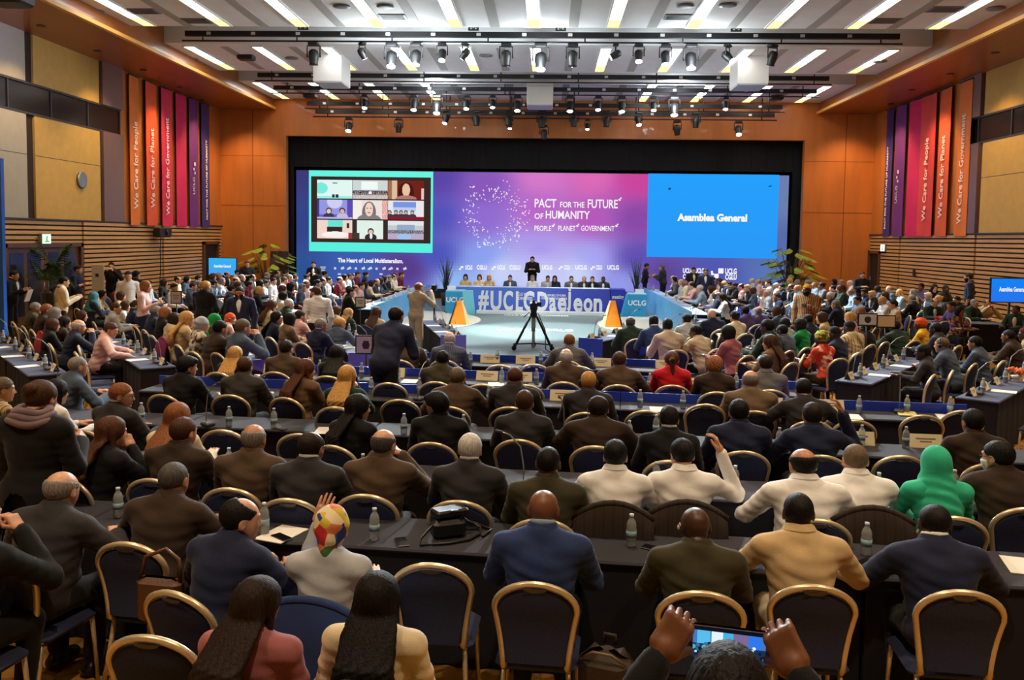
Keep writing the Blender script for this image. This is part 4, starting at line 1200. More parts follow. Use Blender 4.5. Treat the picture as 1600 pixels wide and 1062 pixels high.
def garment(pose, kind, belly):
    """The clothing over the torso and arms: suit, shirt, tee, coat, robe."""
    def make():
        J = J_of(pose); fem = POSES[pose].get('fem', False); st = POSES[pose].get('stand', False)
        g = {'suit': .021, 'shirt': .014, 'tee': .011, 'coat': .028, 'robe': .034}[kind]
        def fn(X, Y, Z):
            d = f_torso(X, Y, Z, J, fem, g, belly)
            d = smin(d, f_arms(X, Y, Z, J, fem, g-.004, .42 if kind == 'tee' else .97), .016 if kind in ('suit', 'coat') else .028)
            q2 = (Y-J['P0'][1])*J['u'][1]+(Z-J['P0'][2])*J['u'][2]
            if kind in ('coat', 'robe') and st:
                lowz = .30 if kind == 'coat' else .12
                sk = s_cap(X, Y, Z, (0, .0, .95), (0, .02, lowz+.1), .19, .25 if kind == 'robe' else .22)
                d = smin(d, smax(sk, lowz-Z, .01), .05)
            elif st: d = smax(d, J['P0'][2]-.13-Z, .012)
            # cloth creases: bands across the small of the back, pulls at elbows and shoulders
            d = d+(.002 if st else .005)*np.sin(Z*58+9*X*X*10+3*np.sin(X*9+1.3))*np.exp(-((q2-.13)/.13)**2)+(.004 if st else .010)*(np.abs(np.sin(Z*21+X*X*22+1.2*np.sin(X*8+.7)))**.6-.7)*np.exp(-((q2-.20)/.16)**2)*np.exp(-(X/.2)**4)+.0022*np.sin(Z*34+X*26+Y*30)+.0025*np.sin(Z*95+X*17-Y*40)*np.exp(-((q2-.22)/.25)**2)
            if kind in ('suit', 'coat'):   # turned-down collar round the neck
                n = J['T'](0, -.004, .478)
                q1 = (Y-n[1]); rr = np.sqrt(X*X+(q1*1.0)**2)
                ringz = Z-n[2]+.22*q1
                d = smin(d, np.sqrt((rr-.070)**2+(ringz*.55)**2)-.019, .008)
                # centre seam and shoulder pads
                d = d+.0028*np.exp(-(X/.006)**2)*(Y < J['P0'][1]+.3*q2)
            # neck hole
            n = J['T'](0, .0, .50)
            d = smax(d, -s_cap(X, Y, Z, J['T'](0, .0, .44), n+np.array([0, 0, .2]), .052, .064), .006)
            return d
        lo, hi = bounds(J, .17)
        if not st: lo[2] = .458
        V = field(fn, lo, hi, .0115 if not st else .016)
        return net_mesh('jacket', V)
    return get(('G', pose, kind, belly), make)
def lapel(pose):
    """The turned-down jacket collar, from lapel to lapel round the back of the neck."""
    def make():
        J = J_of(pose); k = .93 if POSES[pose].get('fem') else 1.0; b = MB(); P = []; n = 24
        for i in range(n+1):
            th = R(-150+300*i/n); fr = max(0, (abs(math.degrees(th))-85)/65)
            for (r, z) in ((.060, .515), (.066, .534), (.077, .527), (.096, .493), (.091, .484)):
                P.append(J['T'](r*k*math.sin(th)*(1+.12*fr), -r*k*math.cos(th)*(1+.30*fr)+.0, z+.010*abs(math.sin(th))-.09*fr*fr-.02*fr))
        b.add(P, [(i*5+j, i*5+j+1, (i+1)*5+j+1, (i+1)*5+j) for i in range(n) for j in range(4)], 0, False)
        me = b.mesh('collar'); me.materials.append(None); return me
    return get(('K', pose), make)
def trousers(pose):
    def make():
        J = J_of(pose); fem = POSES[pose].get('fem', False)
        def fn(X, Y, Z):
            d = smin(f_legs(X, Y, Z, J, fem, .013, False, .93), s_ell(X, Y, Z, J['P0']+np.array([0, 0, -.01]), (.180, .142, .12)), .03)
            return d
        pts = np.array([J[k] for k in ('hipl', 'hipr', 'knl', 'knr', 'anl', 'anr')]); lo, hi = pts.min(0)-.19, pts.max(0)+.19
        lo[2] = .02
        return net_mesh('trousers', field(fn, lo, hi, .021))
    return get(('T', pose), make)
def shoes(pose):
    def make():
        J = J_of(pose); out = []
        for nm in 'lr':
            w, t = J['an'+nm], J['toe'+nm]
            fn = lambda X, Y, Z: smax(smin(s_cap(X, Y, Z, (w[0], w[1]-.035, .05), (t[0], t[1]+.01, .04), .048, .040), s_cap(X, Y, Z, (w[0], w[1], .05), (w[0], w[1], .10), .046, .046), .02), .004-Z, .004)
            out.append(net_mesh('shoe', field(fn, (min(w[0], t[0])-.1, w[1]-.12, -.02), (max(w[0], t[0])+.1, t[1]+.09, .18), .014)))
        return out
    return get(('S', pose), make)
def collar(pose):
    """White shirt: collar band over the jacket and the front between the lapels."""
    def make():
        J = J_of(pose)
        def fn(X, Y, Z):
            n = J['T'](0, .0, .538); q1 = Y-n[1]; rr = np.sqrt(X*X+q1*q1); rz = Z-n[2]+.30*q1
            d = np.sqrt((rr-.059)**2+(rz*.55)**2)-.010
            c = J['T'](0, .105, .31)
            q1b = (Y-c[1])*J['f'][1]+(Z-c[2])*J['f'][2]; q2b = (Y-c[1])*J['u'][1]+(Z-c[2])*J['u'][2]
            v = s_ell(X, q1b, q2b, (0, 0.0, 0), (.055, .052, .15))
            return np.minimum(d, smax(v, np.abs(X)*1.6-.015-(q2b+.14)*.32, .006))
        n = J['T'](0, .03, .40)
        return net_mesh('shirt', field(fn, n-np.array([.13, .16, .26]), n+np.array([.13, .17, .22]), .0085))
    return get(('C', pose), make)

SKIN = {'pale': (226, 176, 148), 'light': (212, 158, 126), 'tan': (186, 130, 96), 'brown': (128, 82, 56), 'dark': (76, 48, 36)}
def skin(n): return mat('skin_'+n, srgb(*SKIN[n]), 0.42, noise=.06, nscale=18)
HAIRC = {'black': (20, 17, 17), 'dark': (40, 28, 22), 'brown': (74, 46, 28), 'chestnut': (86, 52, 36), 'red': (146, 92, 56), 'blond': (206, 156, 90), 'grey': (136, 130, 124), 'white': (214, 210, 204), 'darkgrey': (78, 74, 72), 'greybrown': (110, 92, 74)}
def hairm(n): return mat('hair_'+n, srgb(*HAIRC[n]), 0.6, noise=.35, nscale=34, stretch=(3, 3, .25), bump=.5, bscale=40, spec=.22)
CLO = {'black': (24, 23, 26), 'charcoal': (52, 50, 52), 'darkbrown': (58, 44, 34), 'brownsuit': (84, 66, 50), 'olive': (66, 62, 42), 'navy': (34, 40, 66), 'blue': (44, 62, 108), 'slate': (74, 88, 108), 'greysuit': (104, 104, 108), 'taupe': (120, 100, 78),
       'white': (250, 249, 247), 'cream': (232, 214, 178), 'beige': (206, 180, 138), 'tan': (208, 178, 132), 'sand': (200, 184, 156), 'red': (196, 26, 38), 'green': (52, 190, 150), 'darkgreen': (36, 58, 44), 'pink': (232, 186, 180), 'mauve': (170, 104, 106), 'teal': (70, 128, 140), 'lightblue': (160, 190, 220),
       'yellow': (238, 180, 40), 'orange': (226, 90, 36), 'purple': (104, 88, 140), 'kenteyellow': (196, 168, 80), 'grassgreen': (26, 140, 70), 'rust': (112, 84, 56), 'lightgrey': (186, 190, 196), 'maroon': (110, 30, 40), 'stripe': (190, 170, 140)}
def cloth(n): return mat('cloth_'+n, srgb(*CLO[n]), 0.85, noise=.10, nscale=7, bump=.25, bscale=260, sheen=.12, spec=.25)
def patterned(name, cols, scale):
    if name in MATS: return MATS[name]
    mt = bpy.data.materials.new(name); mt.use_nodes = True; nt = mt.node_tree; b = nt.nodes['Principled BSDF']; b.inputs['Roughness'].default_value = .85
    tc = nt.nodes.new('ShaderNodeTexCoord'); v = nt.nodes.new('ShaderNodeTexVoronoi'); v.inputs['Scale'].default_value = scale
    nt.links.new(tc.outputs['Object'], v.inputs['Vector'])
    sp = nt.nodes.new('ShaderNodeSeparateColor'); nt.links.new(v.outputs['Color'], sp.inputs[0])
    rp = nt.nodes.new('ShaderNodeValToRGB'); rp.color_ramp.interpolation = 'CONSTANT'
    while len(rp.color_ramp.elements) < len(cols): rp.color_ramp.elements.new(.5)
    for i, c in enumerate(cols): rp.color_ramp.elements[i].position = i/len(cols); rp.color_ramp.elements[i].color = (*srgb(*c), 1)
    nt.links.new(sp.outputs[0], rp.inputs[0]); nt.links.new(rp.outputs[0], b.inputs['Base Color'])
    MATS[name] = mt; return mt
def striped(name, cols, scale, axis=0):
    if name in MATS: return MATS[name]
    mt = bpy.data.materials.new(name); mt.use_nodes = True; nt = mt.node_tree; b = nt.nodes['Principled BSDF']; b.inputs['Roughness'].default_value = .85
    tc = nt.nodes.new('ShaderNodeTexCoord'); w = nt.nodes.new('ShaderNodeTexWave'); w.inputs['Scale'].default_value = scale; w.bands_direction = 'XYZ'[axis]; w.inputs['Distortion'].default_value = .6
    nt.links.new(tc.outputs['Object'], w.inputs['Vector'])
    rp = nt.nodes.new('ShaderNodeValToRGB'); rp.color_ramp.interpolation = 'CONSTANT'
    while len(rp.color_ramp.elements) < len(cols): rp.color_ramp.elements.new(.5)
    for i, c in enumerate(cols): rp.color_ramp.elements[i].position = i/len(cols); rp.color_ramp.elements[i].color = (*srgb(*c), 1)
    nt.links.new(w.outputs['Fac'], rp.inputs[0]); nt.links.new(rp.outputs[0], b.inputs['Base Color'])
    MATS[name] = mt; return mt
eye_white = mat('eye_white', srgb(230, 226, 220), 0.2); eye_dark = mat('eye_dark', srgb(40, 28, 22), 0.15)
shoe_black = mat('shoe_black', srgb(22, 20, 20), 0.3)

def head_matrix(pose, yaw, pitch, roll):
    J = J_of(pose)
    rot = Matrix.Rotation(-R(yaw), 4, 'Z') @ Matrix.Rotation(-R(pitch), 4, 'X') @ Matrix.Rotation(R(roll), 4, 'Y')
    return Matrix.Translation(Vector(J['pivot'])) @ rot @ Matrix.Translation(Vector((0, .022, .118)))

PEOPLE = []
def rect_hit(x, y, r, tables=None):
    for (tx, ty, L, fa, dep, h_) in (TABLES if tables is None else tables):
        c, s = math.cos(R(fa)), math.sin(R(fa)); dx, dy = x-tx, y-ty
        if abs(dx*c-dy*s) < L/2+r and abs(dx*s+dy*c) < dep/2+r: return True
    return False
def figure_mesh(pose, belly, fem, yaw, pitch, roll):
    def make():
        parts = list(body_vq(pose, belly)); Mh = np.array(head_matrix(pose, yaw, pitch, roll))
        HV, HQ = HEADS_VQ[1 if fem else 0]
        tr = lambda v: (v @ Mh[:3, :3].T+Mh[:3, 3]).astype(np.float32)
        parts.append((tr(HV), HQ))
        V = []; Q = []; o = 0
        for (v, q) in parts: V.append(v); Q.append(q+o); o += len(v)
        me = net_mesh('person', (np.concatenate(V), np.concatenate(Q)), 3)
        b = bmesh.new(); b.from_mesh(me)
        ev = [b.verts.new(p) for p in tr(EYE_V)]
        for fc, mi in zip(EYE_F, EYE_M):
            try:
                fa = b.faces.new([ev[i] for i in fc]); fa.material_index = mi; fa.smooth = True
            except ValueError: pass
        b.to_mesh(me); b.free(); me.update()
        return me
    return get(('F', pose, belly, fem, yaw, pitch, roll), make)

def person(px, py, facing, label, pose='lean', skin_='light', hair='short', hc='dark', top='charcoal', kind='suit', bottom='black', yaw=0, pitch=6, roll=0, w=1.0, h=1.0, belly=0.0,
           shirt=False, extra=(), group=None, at=None, topmat=None, hairmat=None, hairlabel=None, toplabel=None, dz=0.0):
    """A figure whose crown lies on the sight line through pixel (px, py); facing is in degrees to the right of the stage direction."""
    fem = POSES[pose].get('fem', False)
    Mh = head_matrix(pose, yaw, pitch, roll)
    crown = Mh @ Vector((0, -.012, .118))
    a = -R(facing); ca, sa = math.cos(a), math.sin(a)
    if at is None:
        sit = 0 if POSES[pose].get('stand') else .46
        p = on_z(px, py, crown.z*h+sit*(1-h)+.012*(hair not in ('bald', 'buzz'))+dz)
        x = p[0]-(crown.x*w*ca-crown.y*h*sa); y = p[1]-(crown.x*w*sa+crown.y*h*ca)
        cz = crown.z*h+sit*(1-h); h0 = h
        base = (x, y)
        for t_ in (1, 1.02, .98, 1.04, .96, 1.06, .94, 1.08, .92, 1.10, .9):       # keep shoulders apart and inside the walls, crown on the same sight line
            tt = t_
            while (base[0]*tt < -13.1 or base[0]*tt > 12.45 or base[1]*tt > 35.3) and tt > .6: tt -= .02
            x, y = base[0]*tt, base[1]*tt
            h = h0*min(1.14, max(.87, (2.68-(2.68-cz)*tt-sit)/(cz-sit)))
            if not any((q[0]-x)**2+(q[1]-y)**2 < (.36 if py < 560 else .10) and not q[4] for q in PEOPLE) and (py > 560 or not rect_hit(x, y, .10 if sit else .16)): break
            if not sit and t_ > 1.05: x, y, h = base[0], base[1], h0; break
    else: x, y = at
    o = link('person', figure_mesh(pose, belly, fem, yaw, pitch, roll), None, (x, y, dz), (0, 0, a))
    o.scale = (w, h, h)
    if not POSES[pose].get('stand'): o.location.z += .46*(1-h)
    set_mats(o, skin(skin_), eye_white, eye_dark)
    tag(o, label, 'person', group)
    nm = {'suit': 'jacket', 'shirt': 'shirt', 'tee': 'shirt', 'coat': 'coat', 'robe': 'robe'}[kind]
    g = link(nm, garment(pose, kind, belly), o); set_mats(g, topmat or cloth(top))
    if toplabel: g['label'] = toplabel
    if (kind in ('suit', 'coat') or (kind == 'shirt' and not fem)) and at is None: set_mats(link('collar', lapel(pose), o), topmat or cloth(top))
    t = link('trousers', trousers(pose), o); set_mats(t, cloth(bottom))
    for s_ in shoes(pose): set_mats(link('shoe', s_, o), shoe_black)
    if shirt:
        c = link('shirt', collar(pose), o); set_mats(c, cloth(shirt if isinstance(shirt, str) else 'white'))
    hn = {'hijab': 'headscarf', 'headwrap': 'headwrap', 'headscarf': 'headscarf', 'kufi': 'cap'}.get(hair, 'hair')
    hh = None
    if hair != 'bald':
        hh = link(hn, hair_mesh(hair), o); hh.matrix_local = Mh; set_mats(hh, hairmat or (hairm(hc) if hn == 'hair' else cloth(hc)))
        if hairlabel: hh['label'] = hairlabel
    for ex in extra:
        if ex == 'beard':
            e = link('beard', HAIR['beard'], o); e.matrix_local = Mh; set_mats(e, hairm('dark' if hc not in HAIRC else hc))
        elif ex == 'glasses':
            b = MB()
            for s_ in (-1, 1):
                b.tube([(s_*.031+.021*math.cos(q), .099, .010+.017*math.sin(q)) for q in np.linspace(0, 2*PI, 12, endpoint=False)], .0022, 6, closed=True)
                b.tube([(s_*.052, .097, .014), (s_*.080, .05, .014), (s_*.084, -.005, .012)], .002, 6)
            b.tube([(-.01, .1, .014), (.01, .1, .014)], .002, 6)
            e = b.build('glasses', black_metal, o); e.matrix_local = Mh
        elif ex == 'mask':
            m_ = get(('mask',), lambda: net_mesh('mask', field(lambda X, Y, Z: smax(smax(f_skull(X, Y, Z)-.014, Z+.012, .01), smax(-(Y-.03), -(Z+.105), .01), .01), (-.1, 0, -.14), (.1, .14, .03), .007)))
            e = link('face_mask', m_, o); e.matrix_local = Mh; set_mats(e, cloth('white'))
        elif ex == 'headset':
            b = MB(); b.tube([(math.cos(q)*.094, -.01, .03+math.sin(q)*.104) for q in np.linspace(0, PI, 14)], .006, 6)
            for s_ in (-1, 1): b.ball((s_*.092, -.005, -.005), (.016, .03, .034), 8)
            e = b.build('headset', black_metal, o); e.matrix_local = Mh
        elif ex == 'earpiece':
            b = MB(); b.ball((-.090, .004, .0), (.008, .014, .016), 6); b.tube([(-.088, .0, .016), (-.088, -.018, .026), (-.086, -.03, .01)], .003, 6)
            e = b.build('earpiece', mat('earpiece_white', srgb(220, 220, 220), .4), o); e.matrix_local = Mh
    PEOPLE.append((x, y, facing, label, POSES[pose].get('stand', False)))
    return o

# ================================================================== CHAIRS
gold = mat('champagne_gold', srgb(232, 214, 176), 0.3, metal=0.6)
seat_fab = mat('chair_fabric_dark', srgb(38, 46, 80), 0.85, noise=.25, nscale=90, bump=.2, bscale=200)
grip_mat = mat('chair_grip_grey', srgb(96, 94, 96), 0.5)
def back_half(t):
    """Half width of the chair back at t = 0 (seat) .. 1 (crown of the arch)."""
    return 0.168+0.046*min(1, t/0.68)**1.3 if t < .68 else 0.214*math.sqrt(max(0, 1-((t-.68)/.32)**2))
def back_pt(x, t): return (x, -0.225-0.075*t+0.03*math.sin(PI*t), 0.44+0.47*t)
def chair_meshes():
    out = {}
    N = 40
    ts = [0, .15, .3, .45, .58, .68]+[.68+.32*math.sin(a) for a in np.linspace(0, PI/2, 9)][1:]
    right = [(back_half(t), t) for t in ts]
    outline = right+[(-x, t) for (x, t) in reversed(right[:-1])]
    b = MB()
    path = [(0.168, -0.19, 0.42)]+[back_pt(x, t) for (x, t) in outline]+[(-0.168, -0.19, 0.42)]
    b.tube(path, .018, 8, 0)
    out['back_frame'] = b.mesh('back_frame')
    b = MB()   # padded back
    n = len(outline); P = []
    for (dy, k) in ((-.013, .93), (-.02, .86), (.016, .93), (.03, .86)):
        for (x, t) in outline:
            c = back_pt(x*k, .04+t*.93*(1-(1-k)*.4)); P.append((c[0], c[1]+dy, c[2]))
    F = []
    for j in range(n-1): F += [(j, j+1, n+j+1, n+j), (2*n+j+1, 2*n+j, 3*n+j, 3*n+j+1), (j+1, j, 2*n+j, 2*n+j+1)]
    F += [(0, n-1, 3*n-1, 2*n)]
    h = n//2
    for j in range(h): F += [(n+j+1, n+j, 2*n-1-j, 2*n-2-j)[::-1], (3*n+j, 3*n+j+1, 4*n-2-j, 4*n-1-j)[::-1]]
    b.add(P, F, 0, True); out['backrest'] = b.mesh('backrest')
    b = MB(); q = [back_pt(.062*c, .965-.055*math.sin(a)) for c, a in ((math.cos(a), a) for a in np.linspace(0, PI, 12))]
    b.add([(p[0], p[1]-.021, p[2]) for p in q]+[(p[0], p[1]-.027, p[2]) for p in q]+[(0, -.275, .893)], [tuple(range(12, 24)), ]+[(j, j+1, j+13, j+12) for j in range(11)], 0); out['hand_grip'] = b.mesh('hand_grip')
    b = MB()
    b.box((0, .01, .42), (.44, .42, .065), bev=.03); out['seat'] = b.mesh('seat')
    b = MB()
    for s in (-1, 1): b.tube([(s*.175, -.19, .41), (s*.19, .2, .40)], .013, 8)
    b.tube([(-.19, .19, .40), (.19, .19, .40)], .012, 8); out['seat_frame'] = b.mesh('seat_frame')
    for s, nm in ((-1, 'l'), (1, 'r')):
        b = MB(); b.tube([(s*.168, -.17, .43), (s*.178, -.2, .28), (s*.195, -.27, .0)], [.0145, .014, .012], 8); out['rear_'+nm] = b.mesh('leg')
        b = MB(); b.tube([(s*.19, .19, .41), (s*.197, .2, .25), (s*.205, .215, .0)], [.0145, .013, .012], 8); out['front_'+nm] = b.mesh('leg')
    for me in out.values(): me.materials.append(None)
    # the same chair as one two-material mesh, for the far rows
    b = MB()
    for k, mi in (('back_frame', 1), ('backrest', 0), ('seat', 0), ('seat_frame', 1), ('rear_l', 1), ('rear_r', 1), ('front_l', 1), ('front_r', 1)):
        me = out[k]; b.add([tuple(v.co) for v in me.vertices], [tuple(p.vertices) for p in me.polygons], mi, True)
    far = b.mesh('banquet_chair'); far.materials.append(None); far.materials.append(None)
    out['far'] = far
    return out
CH = chair_meshes()
CHAIRS = []
def chair(x, y, facing, label, group=None, far=False):
    a = -R(facing)
    CHAIRS.append((x, y, label))
    if far:
        o = link('banquet_chair', CH['far'], None, (x, y, 0), (0, 0, a)); set_mats(o, seat_fab, gold)
        return tag(o, label, 'chair', group)
    t = tag(empty('banquet_chair', (x, y, 0), a), label, 'chair', group)
    for k, mt in (('seat', seat_fab), ('backrest', seat_fab), ('back_frame', gold), ('hand_grip', grip_mat), ('seat_frame', gold)):
        set_mats(link(k, CH[k], t), mt)
    for k in ('rear_l', 'rear_r', 'front_l', 'front_r'): set_mats(link('leg', CH[k], t), gold)
    return t
def chair_px(px, py, facing, label, group=None, far=False):
    """px, py = the crown of the chair's arched back."""
    p = on_z(px, py, .925); a = -R(facing)
    return chair(p[0]-(-(-.28)*math.sin(a)), p[1]+.28*math.cos(a), facing, label, group, far)

# ================================================================== TABLES
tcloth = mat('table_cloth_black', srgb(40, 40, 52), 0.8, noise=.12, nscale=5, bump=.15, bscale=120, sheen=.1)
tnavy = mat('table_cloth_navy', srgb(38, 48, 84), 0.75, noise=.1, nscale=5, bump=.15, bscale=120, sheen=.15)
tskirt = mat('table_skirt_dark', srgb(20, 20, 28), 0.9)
tblue = mat('table_front_blue', srgb(36, 66, 190), 0.5, noise=.06, nscale=2)
tpurple = mat('table_front_purple', srgb(104, 106, 206), 0.5, noise=.08, nscale=1.5)
TABLES = []
def table(x, y, L, facing, label, group, depth=.55, top=None, skirt=None, board=0.0, boardmat=None, h=.74, name='conference_table'):
    """x, y = middle; people sit on its -y side and look along +y (before turning by facing)."""
    a = -R(facing)
    t = tag(empty(name, (x, y, 0), a), label, 'table', group)
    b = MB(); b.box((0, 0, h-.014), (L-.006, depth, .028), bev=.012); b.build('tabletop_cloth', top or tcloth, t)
    b = MB(); n = max(8, int(L/.09)); P = []
    def wall(p, q, nx, ny, seg):
        pts = []
        for k in range(seg+1):
            f_ = k/seg; w = .012*math.sin(k*1.9)+.006*math.sin(k*4.7)
            X_, Y_ = p[0]+(q[0]-p[0])*f_, p[1]+(q[1]-p[1])*f_
            pts.append(((X_-nx*.012, Y_-ny*.012, h-.028), (X_+nx*(w-.004), Y_+ny*(w-.004), .015)))
        vs = [v for pr in pts for v in pr]
        b.add(vs, [(2*k, 2*k+1, 2*k+3, 2*k+2) for k in range(seg)], 0, True)
    hx, hy = L/2-.012, depth/2-.012
    wall((-hx, -hy), (hx, -hy), 0, -1, n); wall((hx, -hy), (hx, hy), 1, 0, 7); wall((hx, hy), (-hx, hy), 0, 1, n); wall((-hx, hy), (-hx, -hy), -1, 0, 7)
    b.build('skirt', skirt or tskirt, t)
    if board:
        b = MB(); b.box((0, depth/2+.012, (h+board)/2+.01), (L-.01, .018, h+board-.02)); b.build('front_board', boardmat or tblue, t)
    TABLES.append((x, y, L, facing, depth, h))
    return t

# ================================================================== THINGS ON TABLES
pet = mat('bottle_plastic', (0.90, 0.96, 0.98), 0.12, trans=0.7, ior=1.2)
water = mat('bottle_label', srgb(150, 186, 196), 0.3)
cap_blue = mat('bottle_cap', srgb(206, 226, 236), 0.4)
_b = MB(); _b.lathe([(0.0, 0.0), (.029, .002), (.032, .01), (.031, .05), (.033, .055), (.033, .11), (.031, .118), (.032, .14), (.024, .165), (.0135, .18), (.0135, .19)], n=14); BOTTLE = _b.mesh('body'); BOTTLE.materials.append(pet)
_b = MB(); _b.lathe([(.0145, .188), (.0145, .208), (.0, .210)], n=12); CAPM = _b.mesh('cap'); CAPM.materials.append(cap_blue)
_b = MB(); _b.lathe([(.0336, .062), (.0336, .104)], n=14); LABM = _b.mesh('label_band'); LABM.materials.append(water)
def bottle(x, y, z, label, group='water bottles on the tables'):
    t = tag(link('water_bottle', BOTTLE, None, (x, y, z)), label, 'bottle', group)
    link('cap', CAPM, t); link('label_band', LABM, t)
    return t
paper = mat('paper_white', srgb(236, 234, 226), 0.8)
card_cream = mat('card_cream', srgb(238, 226, 190), 0.7); ink = mat('card_print', srgb(150, 120, 96), 0.8)
def card_mesh(w, h):
    b = MB(); d = .05
    P = [(-w/2, -d, 0), (w/2, -d, 0), (w/2, 0, h), (-w/2, 0, h), (w/2, d, 0), (-w/2, d, 0)]
    b.add(P, [(0, 1, 2, 3), (3, 2, 4, 5)], 0)
    b.add([(p[0], p[1]*.9, p[2]-.003) for p in P], [(3, 2, 1, 0), (5, 4, 2, 3)], 0)
    for s in (-1, 1):
        for k, (ww, f_) in enumerate(((.6, .62), (.36, .42))):
            y0, y1 = s*(d*(1-f_)+.0022), s*(d*(1-f_-.09)+.0022); z0, z1 = h*f_, h*(f_+.09)
            q = [(-w*ww/2, y0, z0), (w*ww/2, y0, z0), (w*ww/2, y1, z1), (-w*ww/2, y1, z1)]
            b.add(q, [(0, 1, 2, 3) if s < 0 else (3, 2, 1, 0)], 1)
    me = b.mesh('name_card'); me.materials.append(card_cream); me.materials.append(ink); return me
CARD_S, CARD_L = card_mesh(.22, .10), card_mesh(.30, .125)
def name_card(x, y, z, facing, label, big=False, group='name cards on the tables'):
    return tag(link('name_card', CARD_L if big else CARD_S, None, (x, y, z), (0, 0, -R(facing))), label, 'name card', group)
mic_grey = mat('mic_grey', srgb(180, 180, 176), 0.35, metal=.6); mic_base = mat('mic_base', srgb(70, 70, 74), .5)
_b = MB(); _b.box((0, 0, .02), (.11, .13, .04), bev=.012); MICB = _b.mesh('base'); MICB.materials.append(mic_base)
_b = MB(); _b.tube([(0, .03, .03), (0, .03, .16), (0, .0, .32), (0, -.09, .42), (0, -.16, .45)], .0055, 6); MICS = _b.mesh('gooseneck'); MICS.materials.append(mic_grey)
_b = MB(); _b.tube([(0, -.155, .448), (0, -.21, .465)], [.011, .010], 8); MICT = _b.mesh('microphone_head'); MICT.materials.append(mic_base)
def table_mic(x, y, z, facing, label):
    t = tag(empty('table_microphone', (x, y, z), -R(facing)), label, 'microphone', 'gooseneck microphones on the tables')
    link('base', MICB, t); link('gooseneck', MICS, t); link('microphone_head', MICT, t); return t
_b = MB(); _b.box((0, 0, .0025), (.21, .297, .005)); SHEET = _b.mesh('paper_sheet'); SHEET.materials.append(paper)
def sheet(x, y, z, rot, label): return tag(link('paper_sheet', SHEET, None, (x, y, z), (0, 0, R(rot))), label, 'paper', 'papers on the tables')
phone_black = mat('phone_black', srgb(18, 18, 22), .15); phone_edge = mat('phone_edge', srgb(110, 110, 114), .3, metal=.6)
_b = MB(); _b.box((0, 0, .005), (.075, .155, .009), bev=.004); PHONEB = _b.mesh('phone_body'); PHONEB.materials.append(phone_edge)
_b = MB(); _b.box((0, 0, .0098), (.068, .147, .001)); PHONES = _b.mesh('phone_glass'); PHONES.materials.append(phone_black)
def phone(x, y, z, rot, label):
    t = tag(link('mobile_phone', PHONEB, None, (x, y, z), (0, 0, R(rot))), label, 'phone'); link('phone_glass', PHONES, t); return t

# ================================================================== STAGE FURNITURE
# head table with its blue front, writing and side wing
fr0, fr1 = on_y(712, 447, 31.0), on_y(953, 449, 31.0)
wing1 = on_y(978, 450, 31.0)
ht = tag(empty('head_table', ((fr0[0]+fr1[0])/2, 31.3, 0)), 'long head table with a blue lit-looking front facing the hall', 'table')
W = fr1[0]-fr0[0]; HT_H = .90
b = MB(); b.box((0, 0, HT_H-.02), (W, .7, .04), bev=.01); b.build('tabletop', mat('head_top', srgb(180, 196, 236), .5), ht)
def front_mat():
    mt = bpy.data.materials.new('head_front_blue'); mt.use_nodes = True; nt = mt.node_tree; bb = nt.nodes['Principled BSDF']; bb.inputs['Roughness'].default_value = .5
    tc = nt.nodes.new('ShaderNodeTexCoord'); sp = nt.nodes.new('ShaderNodeSeparateXYZ'); rp = nt.nodes.new('ShaderNodeValToRGB')
    nt.links.new(tc.outputs['Generated'], sp.inputs[0]); nt.links.new(sp.outputs[0], rp.inputs[0])
    rp.color_ramp.elements[0].color = (*srgb(92, 138, 232), 1); rp.color_ramp.elements[1].color = (*srgb(56, 64, 180), 1)
    nt.links.new(rp.outputs[0], bb.inputs['Base Color']); return mt
b = MB(); b.box((0, -.36, HT_H/2), (W, .03, HT_H)); fp = b.build('front_panel', front_mat(), ht)
for s in (-1, 1):
    b = MB(); b.box((s*(W/2-.015), 0, HT_H/2-.02), (.03, .68, HT_H-.05)); b.build('side_panel', tblue, ht)
sign_white = mat('sign_white', srgb(246, 247, 250), .5)
ox = ht.location.x
def ht_text(body, pxa, pxb, py, hpx):
    a, c = on_y(pxa, py, 30.92), on_y(pxb, py+.3, 30.92)
    text('lettering', body, hpx*31/FPX/.7, sign_white, fp, ((a[0]+c[0])/2-ox, -.38, a[2]), (PI/2, 0, 0), .004, .004, fit=c[0]-a[0])
ht_text('UCLG WORLD', 806, 834, 459.5, 4.5); ht_text('CONGRESS', 806, 832, 466, 4.5); ht_text('DAEJEON, REPUBLIC OF KOREA', 841, 884, 461, 3.2); ht_text('WORLD SUMMIT OF LOCAL LEADERS', 846, 886, 466, 3.2)
wt = tag(empty('side_lectern', ((fr1[0]+wing1[0])/2, 31.3, 0)), 'dark blue wing lettered meeting at the east end of the head table', 'table')
ww = wing1[0]-fr1[0]-.03
b = MB(); b.box((0, 0, HT_H/2), (ww, .72, HT_H), bev=.01); b.build('body', mat('wing_blue', srgb(44, 52, 160), .5), wt)
text('lettering', 'meeting', .2, sign_white, wt, (0, -.365, .62), (PI/2, 0, 0), .004, .003, fit=ww*.75)
